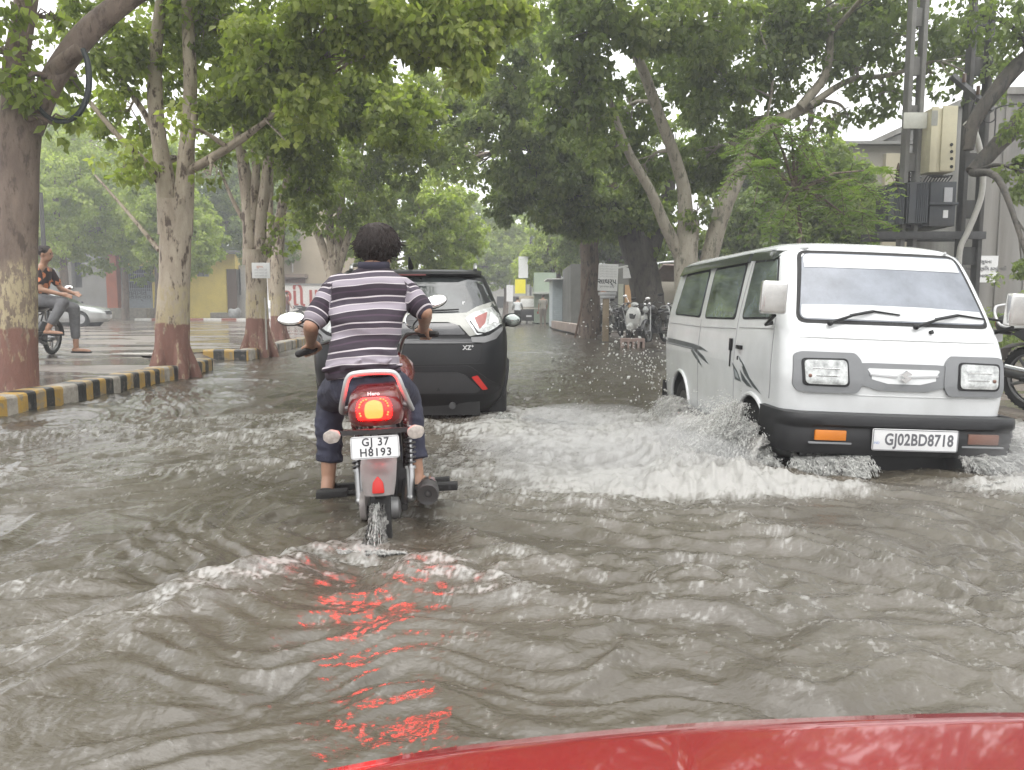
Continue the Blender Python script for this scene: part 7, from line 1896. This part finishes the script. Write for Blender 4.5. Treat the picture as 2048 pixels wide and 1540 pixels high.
# cross arm
t = thing('cross_arm', 'dark steel cross arm slanting across the right pole', 'cross arm', tuple(P_(1945, 185, 14.8)))
mb = MB(); a = at(1905, 152, 14.9) - Vector(t.location); b = at(1985, 222, 14.5) - Vector(t.location); mb.tube([a, b], .065, 4); mb.build('beam', mat('beam_dark', (.05, .05, .05)), t, smooth=0)
mb = MB()
for f_ in (.25, .6, .9): q = a.lerp(b, f_); mb.tube([q + Vector((0, -.05, .02)), q + Vector((0, -.05, .18))], .035, 8)
mb.build('insulators', pc, t)
# grey conduit bowing out beside the right pole
t = thing('conduit_pipe', 'pale grey plastic pipe bowing out to the right of the dark pole', 'pipe', tuple(P_(1945, 400, 14.7)))
mb = MB(); P = [at(*q, 14.7) - Vector(t.location) for q in ((1930, 246), (1948, 262), (1960, 300), (1966, 340), (1963, 390), (1950, 430), (1935, 465), (1921, 495), (1917, 540), (1917, 600))]
mb.tube(curve_pts(P, 5), .052, 10); mb.build('pipe', mat('conduit_grey', (.36, .35, .32), .5, vary=.1), t)
t = thing('loose_cable', 'thin looped cable hanging from the cross arm', 'cable', tuple(P_(1960, 260, 14.6)))
mb = MB()
for pts in (((1952, 195), (1945, 215), (1938, 240), (1930, 250)), ((1952, 232), (1975, 245), (1990, 238), (1996, 215), (2060, 205)), ((1992, 215), (1990, 260), (1985, 310))):
    mb.tube(curve_pts([at(*q, 14.6) - Vector(t.location) for q in pts], 5), .012, 5)
mb.build('cable', rubber, t)
# overhead wires from the right pole away over the street
for i, (a, b, lb_) in enumerate((((1700, -95, 14), (1310, 178, 30), 'upper wire crossing the canopy right of the middle'), ((1760, -60, 14), (1318, 176, 30), 'middle wire crossing the canopy right of the middle'), ((1830, -55, 14), (1335, 194, 30), 'lower wire crossing the canopy right of the middle'))):
    A_ = at(*a); B_ = at(*b); t = thing('overhead_wire', lb_, 'wire', tuple(A_), group='overhead wires')
    mb = MB(); mb.tube([(B_ - A_) * k / 16 + Vector((0, 0, -.35 * (1 - (k / 8 - 1) ** 2))) for k in range(17)], .017, 5); mb.build('wire', mat('wire_grey', (.10, .10, .10), .4), t)
# hanging black hose on the first tree
t = thing('black_hose', 'thick black hose looped from the first tree fork up to its big limb', 'hose', tuple(at(120, 230, 7.75)))
mb = MB(); mb.tube(curve_pts([at(*q, 7.75) - Vector(t.location) for q in ((70, 195), (80, 218), (100, 236), (128, 243), (155, 230), (172, 200), (178, 165), (175, 125), (166, 98))], 5), interp_list([.018, .022, .024, .024, .026, .028, .03, .028, .024], 5), 9, noise=.05)
mb.build('hose', mat('hose_black', (.02, .025, .028), .45), t)
# street sign on the right bank
Y3 = 21.8
t = thing('street_signboard', 'white signboard with bold Gujarati lettering on a stub concrete post', 'sign', (at(1212, 612, Y3).x, Y3, .07))
o = t.location
mb = MB(); a = at(1196, 582, Y3) - o; b = at(1236, 528, Y3) - o; mb.box(((a.x + b.x) / 2, 0, (a.z + b.z) / 2), (b.x - a.x, .04, b.z - a.z), rot=(0, R(2), 0)); bd = mb.build('board', signw, t, bevel=.006)
Mx = lambda px, py: frame(tuple(at(px, py, Y3) - o + Vector((0, -.024, 0))), (1, 0, -.035), (0, 0, 1))
text_mesh('સાઘર્પ', .20, 'lettering', blacktext, bd, Mx(1214, 563), .002, .004)
text_mesh('યુવા સંગઠન ટ્રસ્ટ', .065, 'lettering', inkg, bd, Mx(1214, 573), .002)
for k in range(5): text_mesh('સુવિચાર જીવન સત્ય સેવા', .052, 'lettering', mat('faded_print', (.38, .38, .38), .6), bd, Mx(1216, 533 + 5 * k), .001)
mb = MB(); a = at(1197, 590, Y3) - o; b = at(1232, 585, Y3) - o; mb.box(((a.x + b.x) / 2, .02, (a.z + b.z) / 2), (b.x - a.x, .2, b.z - a.z + .02)); mb.box(((a.x + b.x) / 2 + .01, .02, a.z - .06), (.42, .16, .08)); mb.build('bracket', steel, t, bevel=.01)
mb = MB(); b = at(1212, 588, Y3) - o; mb.box((.0, .05, b.z / 2 - .05), (.17, .17, b.z)); mb.build('post', mat('post_ochre', (.22, .17, .11), .8, vary=.3, scale=3, dirt=.5), t, bevel=.01)
t = thing('small_signboard', 'small faded white sign on a bracket from the dark trunk, right of the big signboard', 'sign', tuple(at(1252, 545, 22)))
mb = MB(); o = t.location; mb.prism([tuple((at(*q, 22) - o).xz) for q in ((1246, 557), (1262, 556), (1257, 536), (1246, 534))], Matrix(((1, 0, 0, 0), (0, 0, -1, 0), (0, 1, 0, 0), (0, 0, 0, 1))), .03); mb.build('board', signw, t, smooth=0)
mb = MB(); mb.tube([at(1236, 536, 22) - o, at(1256, 532, 22) - o], .03, 6); mb.build('bracket', signw, t)
# white plate fixed on the third tree
t = thing('tree_notice', 'small white notice board nailed to the third trunk', 'sign', tuple(at(522, 541, 14.6)))
mb = MB(); o = t.location; a = at(505, 556, 14.6) - o; b = at(540, 525, 14.6) - o; mb.box((0, 0, 0), (b.x - a.x, .02, b.z - a.z)); sgn = mb.build('sheet', signw, t, bevel=.004)
text_mesh('સૂચના', .06, 'lettering', mat('orange_print', (.5, .16, .06), .6), sgn, frame((-.02, -.013, .07), (1, 0, 0), (0, 0, 1)), .001)
for k in range(3): text_mesh('કચરો નાખવો નહીં', .038, 'lettering', mat('faded_print', (.38, .38, .38)), sgn, frame((0, -.013, .01 - .055 * k), (1, 0, 0), (0, 0, 1)), .001)
t = thing('white_post', 'thin white post on the kerb right of the third tree', 'post', (at(531, 612, 14.9).x, 14.9, .18))
mb = MB(); mb.tube([(0, 0, 0), (0, 0, 1.0)], .018, 8); mb.build('post', mat('post_grey', (.3, .28, .25), .7), t)
t = thing('drain_block', 'pink concrete drain block with slots at the right water edge', 'drain block', (at(1265, 685, 19).x, 19, .0))
mb = MB(); m2 = mat('pink_concrete', (.30, .22, .19), .8, vary=.15)
mb.box((0, 0, .19), (.56, .3, .08))
for k in range(5): mb.box((-.25 + .125 * k, 0, .06), (.055, .3, .2))
mb.build('block', m2, t, bevel=.008)
t = thing('wooden_pole', 'thin dark pole leaning against the brown trunk on the right bank', 'pole', (at(1150, 660, 23.5).x, 23.5, .05))
mb = MB(); mb.tube([(0, 0, 0), (.28, .1, 1.3), (.42, .15, 2.0)], .03, 7); mb.build('pole', brown, t)
t = thing('utility_pole', 'thin dark pole rising in front of the far street end', 'pole', (at(1061, 612, 58).x, 58, 0))
mb = MB(); mb.tube([(0, 0, -.2), (0, 0, 7.2)], [.09, .06], 8); mb.build('pole', poled, t)
t = thing('utility_pole', 'dark pole standing in the yard beside the first trunk', 'pole', (at(95, 612, 24).x, 24, ZP))
mb = MB(); mb.tube([(0, 0, -.2), (0, 0, 4.3)], [.08, .06], 8); mb.build('pole', poled, t)
t = thing('fallen_board', 'flat pale broken board lying on the yard paving between the first two trees', 'board', (at(262, 700, 13).x, 13.2, ZP + .012))
mb = MB(); mb.prism([(-.45, 0), (.2, -.15), (.75, .0), (.3, .22), (-.3, .2)], Matrix(), .03); mb.build('board', mat('board_pale', (.36, .34, .31), .6, vary=.2), t, bevel=.005)
# rubble and shrubs on the right edge behind the van
t = thing('rubble_heap', 'heap of broken bricks and stones below the paper notice', 'rubble', (at(1985, 660, 17).x, 17.5, .07)); mb = MB(); rg = random.Random(3)
for k in range(60): mb.box((rg.gauss(0, .7), rg.gauss(0, .4), abs(rg.gauss(0, .22))), (rg.uniform(.1, .28), rg.uniform(.1, .2), rg.uniform(.06, .15)), (rg.uniform(0, 3), rg.uniform(0, 3), rg.uniform(0, 3)))
mb.build('stones', stone, t, bevel=.01); t['kind'] = 'stuff'
def shrub(name, label, loc, r_, m, seed, n=22):
    t = thing(name, label, 'shrub', loc); rg = random.Random(seed)
    me = leaves_mesh('foliage', [(rg.gauss(0, r_[0]), rg.gauss(0, r_[1]), abs(rg.gauss(0, r_[2])) + .1, .22, 46, rg.uniform(.2, .8)) for k in range(n)], .11, seed); me.materials.append(m)
    o = bpy.data.objects.new('foliage', me); COL.objects.link(o); o.parent = t
shrub('roadside_shrub', 'green shrub at the right edge behind the van', (at(2040, 640, 15).x, 15.5, .05), (.6, .4, .6), LF_F, 61, 40)
shrub('roadside_shrub', 'low shrub under the beige block behind the van', (at(1740, 640, 19).x, 19.5, .05), (1.4, .5, .9), LF_R, 62, 70)

# ------------------------------------------------------------------ spray: droplets thrown up by the wheels
def spray_mat():
    m, nt, b, out = nodes_of('spray_water')
    N = nt.nodes.new; L = nt.links.new
    b.inputs['Base Color'].default_value = (.55, .55, .53, 1); b.inputs['Roughness'].default_value = .45
    tr = N('ShaderNodeBsdfTranslucent'); tr.inputs[0].default_value = (.85, .85, .83, 1)
    mx = N('ShaderNodeMixShader'); mx.inputs[0].default_value = .5; L(b.outputs[0], mx.inputs[1]); L(tr.outputs[0], mx.inputs[2]); L(mx.outputs[0], out.inputs[0])
    return m
spm = spray_mat()
def veil_mat():
    m, nt, b, out = nodes_of('water_veil')
    N = nt.nodes.new; L = nt.links.new
    uv = N('ShaderNodeAttribute'); uv.attribute_name = 'flow'
    def nz(sc, st, det=5):
        mp = N('ShaderNodeMapping'); mp.inputs['Scale'].default_value = st; L(uv.outputs['Vector'], mp.inputs[0])
        n = N('ShaderNodeTexNoise'); n.inputs['Scale'].default_value = sc; n.inputs['Detail'].default_value = det; n.inputs['Roughness'].default_value = .7; L(mp.outputs[0], n.inputs['Vector']); return n
    a = nz(1, (58, 4, 1)); c = nz(1, (8, 2.4, 1), 3)
    m1 = N('ShaderNodeMath'); m1.operation = 'MULTIPLY'; L(a.outputs[0], m1.inputs[0]); L(c.outputs[0], m1.inputs[1])
    ed = N('ShaderNodeAttribute'); ed.attribute_name = 'dens'
    m2 = N('ShaderNodeMath'); m2.operation = 'MULTIPLY'; L(m1.outputs[0], m2.inputs[0]); L(ed.outputs['Fac'], m2.inputs[1])
    r = N('ShaderNodeMapRange'); r.inputs[1].default_value = .19; r.inputs[2].default_value = .33; r.inputs[3].default_value = 0; r.inputs[4].default_value = .85; L(m2.outputs[0], r.inputs[0])
    b.inputs['Base Color'].default_value = (.50, .49, .47, 1); b.inputs['Roughness'].default_value = .35
    tl = N('ShaderNodeBsdfTranslucent'); tl.inputs[0].default_value = (.7, .69, .66, 1)
    mx = N('ShaderNodeMixShader'); mx.inputs[0].default_value = .5; L(b.outputs[0], mx.inputs[1]); L(tl.outputs[0], mx.inputs[2])
    tp = N('ShaderNodeBsdfTransparent'); m3 = N('ShaderNodeMixShader'); L(r.outputs[0], m3.inputs[0]); L(tp.outputs[0], m3.inputs[1]); L(mx.outputs[0], m3.inputs[2]); L(m3.outputs[0], out.inputs[0])
    return m
vlm = veil_mat()
def veil(layers, label):
    """torn sheets of falling water; each layer: p0, p1, velocity at p0, velocity at p1, density"""
    Vs, Qs, Fl, De = [], [], [], []; off = 0
    for li, (p0, p1, v0, v1, dn) in enumerate(layers):
        p0, p1, v0, v1 = map(np.array, (p0, p1, v0, v1)); nu, nt_ = 90, 44
        U, T_ = np.meshgrid(np.linspace(0, 1, nu), np.linspace(0, 1, nt_))
        ln = np.linalg.norm(p1 - p0) + .3
        jit = pn(U * ln * 5 + li * 7.3, T_ * 1.5 + li, 90)[..., None] * np.array([.25, .25, .5]) + pn(U * ln * 17 + li, T_ * 4, 91)[..., None] * np.array([.12, .12, .25])
        p = p0 + (p1 - p0) * U[..., None]; v = v0 + (v1 - v0) * U[..., None] + jit
        Tf = (v[..., 2] + np.sqrt(np.maximum(v[..., 2] ** 2 + 19.62 * np.maximum(p[..., 2], 0.0), .01))) / 9.81
        t = (T_ * Tf)[..., None]
        pos = p + v * t; pos[..., 2] -= 4.905 * t[..., 0] ** 2
        pos += np.stack([pn(U * 40, T_ * 20, 92), pn(U * 40, T_ * 20, 93), pn(U * 40, T_ * 20, 94)], -1) * .012
        Vs.append(pos.reshape(-1, 3)); idx = np.arange(nu * nt_).reshape(nt_, nu) + off
        Qs.append(np.stack([idx[:-1, :-1], idx[:-1, 1:], idx[1:, 1:], idx[1:, :-1]], -1).reshape(-1, 4)); off += nu * nt_
        Fl.append(np.stack([U * ln + li * 3.7, T_ * .8 + li * 1.3, np.zeros_like(U) + li], -1).reshape(-1, 3))
        De.append((dn * np.clip(np.sin(np.pi * np.clip(U, .0, 1)) * 3, .3, 1) * (1.05 - .25 * T_)).reshape(-1))
    me = fast_mesh('veil', np.concatenate(Vs), np.concatenate(Qs)); me.polygons.foreach_set('use_smooth', np.ones(len(me.polygons), bool))
    a = me.attributes.new('flow', 'FLOAT_VECTOR', 'POINT'); a.data.foreach_set('vector', np.concatenate(Fl).astype(np.float32).ravel())
    a = me.attributes.new('dens', 'FLOAT', 'POINT'); a.data.foreach_set('value', np.concatenate(De).astype(np.float32))
    me.materials.append(vlm); o = bpy.data.objects.new('water_sheet', me); COL.objects.link(o); tag(o, label, 'water spray', kind='stuff')
def droplets(pos, vel, size, stretch):
    """stretched octahedra; returns a mesh"""
    n = len(pos); d = vel / (np.linalg.norm(vel, axis=1)[:, None] + 1e-9)
    a = np.cross(d, np.array([.3, .8, .52])); a /= np.linalg.norm(a, axis=1)[:, None] + 1e-9; b = np.cross(d, a)
    s = size[:, None]; L_ = (size * stretch)[:, None]
    V = np.stack([pos + d * L_, pos - d * L_, pos + a * s, pos + b * s, pos - a * s, pos - b * s], 1).reshape(-1, 3)
    f = np.array([(0, 2, 3), (0, 3, 4), (0, 4, 5), (0, 5, 2), (1, 3, 2), (1, 4, 3), (1, 5, 4), (1, 2, 5)])
    q = (np.arange(n)[:, None, None] * 6 + f[None]).reshape(-1, 3)
    me = fast_mesh('spray', V, q); me.materials.append(spm); return me
RG = np.random.default_rng(12)
def jet(n, p0, p1, v0, v1, spread, size=(.0022, .0075), stretch=(1.5, 4), clump=26, tmax=1.0, zland=.02):
    """p0-p1: source line; v0-v1: velocity range; droplets ride in clumps so that the sheet tears"""
    p0, p1, v0, v1 = map(np.array, (p0, p1, v0, v1))
    k = max(1, n // clump); ci = RG.integers(0, k, n)
    cu = RG.random(k); cv = RG.random(k); cs = RG.normal(size=(k, 3)) * spread; ct = RG.random(k) ** .8
    p = p0 + (p1 - p0) * (cu[ci] + RG.normal(size=n) * .02)[:, None]
    v = v0 + (v1 - v0) * cv[ci][:, None] + cs[ci] + RG.normal(size=(n, 3)) * spread * .16
    # flight time until the droplet meets the water
    disc = np.maximum(v[:, 2] ** 2 + 2 * 9.81 * np.maximum(p[:, 2] - zland, 0), .01)
    T_ = (v[:, 2] + np.sqrt(disc)) / 9.81
    t = T_ * np.clip(ct[ci] + RG.normal(size=n) * .07, 0, 1) * tmax
    pos = p + v * t[:, None]; pos[:, 2] -= 4.905 * t * t
    vel = v.copy(); vel[:, 2] -= 9.81 * t
    sz = RG.uniform(size[0], size[1], n) * np.exp(RG.normal(size=n) * .25)
    return pos, vel, sz, RG.uniform(*stretch, n)
def spray_obj(name, label, parts):
    P, V, S, T_ = [np.concatenate(x) for x in zip(*parts)]
    me = droplets(P, V, S, T_); o = bpy.data.objects.new(name, me); COL.objects.link(o); tag(o, label, 'water spray', kind='stuff'); return o
SZ = (.0012, .0034); ST = (2, 6)
spray_obj('water_spray', 'white spray thrown sideways and down from the near side wheels of the van', [
    jet(16000, (1.62, 4.95, .24), (1.60, 5.5, .06), (-.4, -1.2, .2), (-1.9, -1.6, .5), .26, SZ, ST),
    jet(16000, (1.66, 5.0, .10), (1.66, 4.7, .02), (-.4, -1.1, .5), (-1.6, -.9, .7), .26, SZ, ST),
    jet(9000, (1.58, 5.25, .30), (1.58, 5.0, .10), (-.5, -.8, 1.0), (-1.3, -1.2, 1.5), .30, SZ, (1.5, 5), clump=10),
    jet(9000, (1.60, 7.0, .14), (1.62, 7.4, .02), (-.5, -1.2, .4), (-1.8, -1.5, .7), .26, SZ, ST),
    jet(12000, (1.58, 5.4, .08), (1.60, 7.2, .06), (-.4, -1.0, .2), (-1.6, -1.3, .7), .22, SZ, ST),
    jet(9000, (1.72, 4.66, .10), (2.15, 4.62, .12), (-.4, -.9, .0), (.1, -1.2, .1), .14, SZ, ST),
    jet(26000, (.1, 4.35, .01), (1.95, 4.2, .01), (-.7, -.4, .1), (.1, -.2, .4), .16, (.0010, .0026), ST),
    jet(380, (1.5, 8.2, .2), (1.5, 7.4, .2), (-.3, -.6, 2.4), (-1.4, 1.0, 3.2), .55, size=(.004, .010), stretch=(1, 1.8), clump=2)])
spray_obj('water_spray', 'white spray at the far side of the van beside the right frame edge', [
    jet(12000, (2.98, 4.75, .16), (3.12, 4.9, .02), (.4, -1.3, .5), (1.9, -1.4, .9), .28, SZ, ST), jet(9000, (2.75, 4.62, .10), (3.05, 4.6, .10), (.0, -.9, .1), (.7, -1.3, .3), .2, SZ, ST),
    jet(16000, (2.5, 4.15, .01), (3.7, 4.1, .01), (-.2, -.3, .2), (.6, -.1, .7), .2, (.0010, .0026), ST)])
veil([((1.57, 5.05, .36), (1.57, 5.45, .30), (-.5, -.9, .5), (-1.2, -1.0, .9), 1.15), ((1.60, 4.90, .26), (1.60, 5.75, .14), (-.4, -1.7, .35), (-1.5, -1.7, .6), 1.3), ((1.58, 5.0, .26), (1.58, 6.2, .12), (-.9, -1.5, .6), (-2.0, -1.5, .9), 1.25), ((1.64, 4.75, .16), (1.60, 5.4, .2), (-.8, -1.1, .4), (-1.7, -1.2, .8), 1.25),
      ((1.58, 5.6, .12), (1.58, 7.3, .16), (-.9, -1.2, .45), (-1.5, -1.4, .55), 1.1), ((1.60, 6.8, .18), (1.60, 7.6, .14), (-1.0, -1.2, .35), (-1.6, -1.4, .45), 1.05), ((1.70, 4.72, .12), (2.12, 4.66, .12), (-.3, -1.2, .0), (-.1, -1.3, .1), 1.15),
      ((1.72, 4.8, .12), (2.10, 4.78, .12), (-.2, -.7, .0), (.0, -.9, .0), 1.0)],
     'torn veils of falling water below the near side wheels and bumper corner of the van')
veil([((2.66, 4.66, .12), (3.02, 4.68, .12), (.0, -1.3, .0), (.4, -1.4, .1), 1.2), ((3.0, 4.7, .2), (3.06, 5.3, .2), (.9, -1.3, .3), (1.8, -1.2, .6), 1.05), ((3.0, 4.8, .2), (3.06, 5.5, .2), (1.4, -1.0, .5), (2.2, -.8, .7), 1.0)],
     'torn veils of falling water at the far front wheel of the van')
spray_obj('water_spray', 'small plume of water thrown up behind the motorcycle rear wheel', [
    jet(5000, (-.60, 3.24, .03), (-.57, 3.22, .18), (-.10, -.5, .2), (.06, -.3, .5), .06, (.0010, .0026), ST), jet(6000, (-.75, 3.05, .02), (-.45, 3.05, .02), (-.4, -.3, .1), (.5, -.2, .4), .1, (.0008, .0022), ST)])
veil([((-.61, 3.22, .17), (-.56, 3.22, .17), (-.06, -.45, .1), (-.0, -.4, .1), 1.0)], 'thin sheet of water peeling off the motorcycle rear tyre')
spray_obj('water_spray', 'broken white water churned up behind the rear wheels of the charcoal car', [
    jet(9000, (-.15, 6.65, .04), (-.05, 6.6, .03), (-.3, -1.2, .3), (.5, -.9, .8), .2, (.0015, .004), ST), jet(6000, (-1.65, 6.65, .04), (-1.55, 6.6, .03), (-.5, -1.2, .3), (.2, -.9, .8), .2, (.0015, .004), ST),
    jet(12000, (.0, 6.9, .02), (1.3, 5.8, .02), (-.3, -.6, .2), (.5, -.4, .6), .15, (.0012, .0034), ST)])
# soft mist drifting off the spray: closed lumps of thin even density
mm = bpy.data.materials.new('mist'); mm.use_nodes = True; nt = mm.node_tree; nt.nodes.remove(nt.nodes['Principled BSDF'])
pv = nt.nodes.new('ShaderNodeVolumePrincipled'); pv.inputs['Density'].default_value = .75; pv.inputs['Color'].default_value = (.96, .96, .95, 1)
nt.links.new(pv.outputs[0], nt.nodes['Material Output'].inputs['Volume'])
mb = MB(); rg = random.Random(8)
for k in range(26):
    u = k / 25; x = lerp(-.05, 1.35, u) + rg.uniform(-.15, .15); y = lerp(4.5, 4.55, u) + rg.uniform(-.3, .8)
    mb.ball((x, y, .06 + .05 * u), (rg.uniform(.16, .36), rg.uniform(.2, .4), rg.uniform(.08, .2)), 14, 10, (0, 0, rg.uniform(0, 3)))
for k in range(9): mb.ball((rg.uniform(2.8, 3.6), rg.uniform(4.1, 5.1), .08), (rg.uniform(.25, .4), rg.uniform(.25, .45), rg.uniform(.12, .22)), 14, 10)
for k in range(6): mb.ball((rg.uniform(.1, .9), rg.uniform(5.8, 6.8), .05), (rg.uniform(.3, .4), rg.uniform(.3, .5), rg.uniform(.08, .14)), 14, 10)
mo = blob(mb, 'spray_mist', mm, None, .035, 8); tag(mo, 'pale mist drifting low over the broken water beside the van', 'mist', kind='stuff')
# ------------------------------------------------------------------ haze volume, added to imitate the windscreen's pale veil and soften the distance
hm = bpy.data.materials.new('haze'); hm.use_nodes = True
nt = hm.node_tree; nt.nodes.remove(nt.nodes['Principled BSDF'])
pv = nt.nodes.new('ShaderNodeVolumePrincipled'); pv.inputs['Density'].default_value = .0042; pv.inputs['Color'].default_value = (.93, .95, .96, 1); pv.inputs['Anisotropy'].default_value = .2
nt.links.new(pv.outputs[0], nt.nodes['Material Output'].inputs['Volume'])
mb = MB(); mb.box((0, 45, 12.4), (260, 180, 27.4)); hz = mb.build('haze', hm, None, smooth=0); tag(hz, kind='stuff')
print('faces', sum(len(o.data.polygons) for o in scene.objects if o.type == 'MESH'))
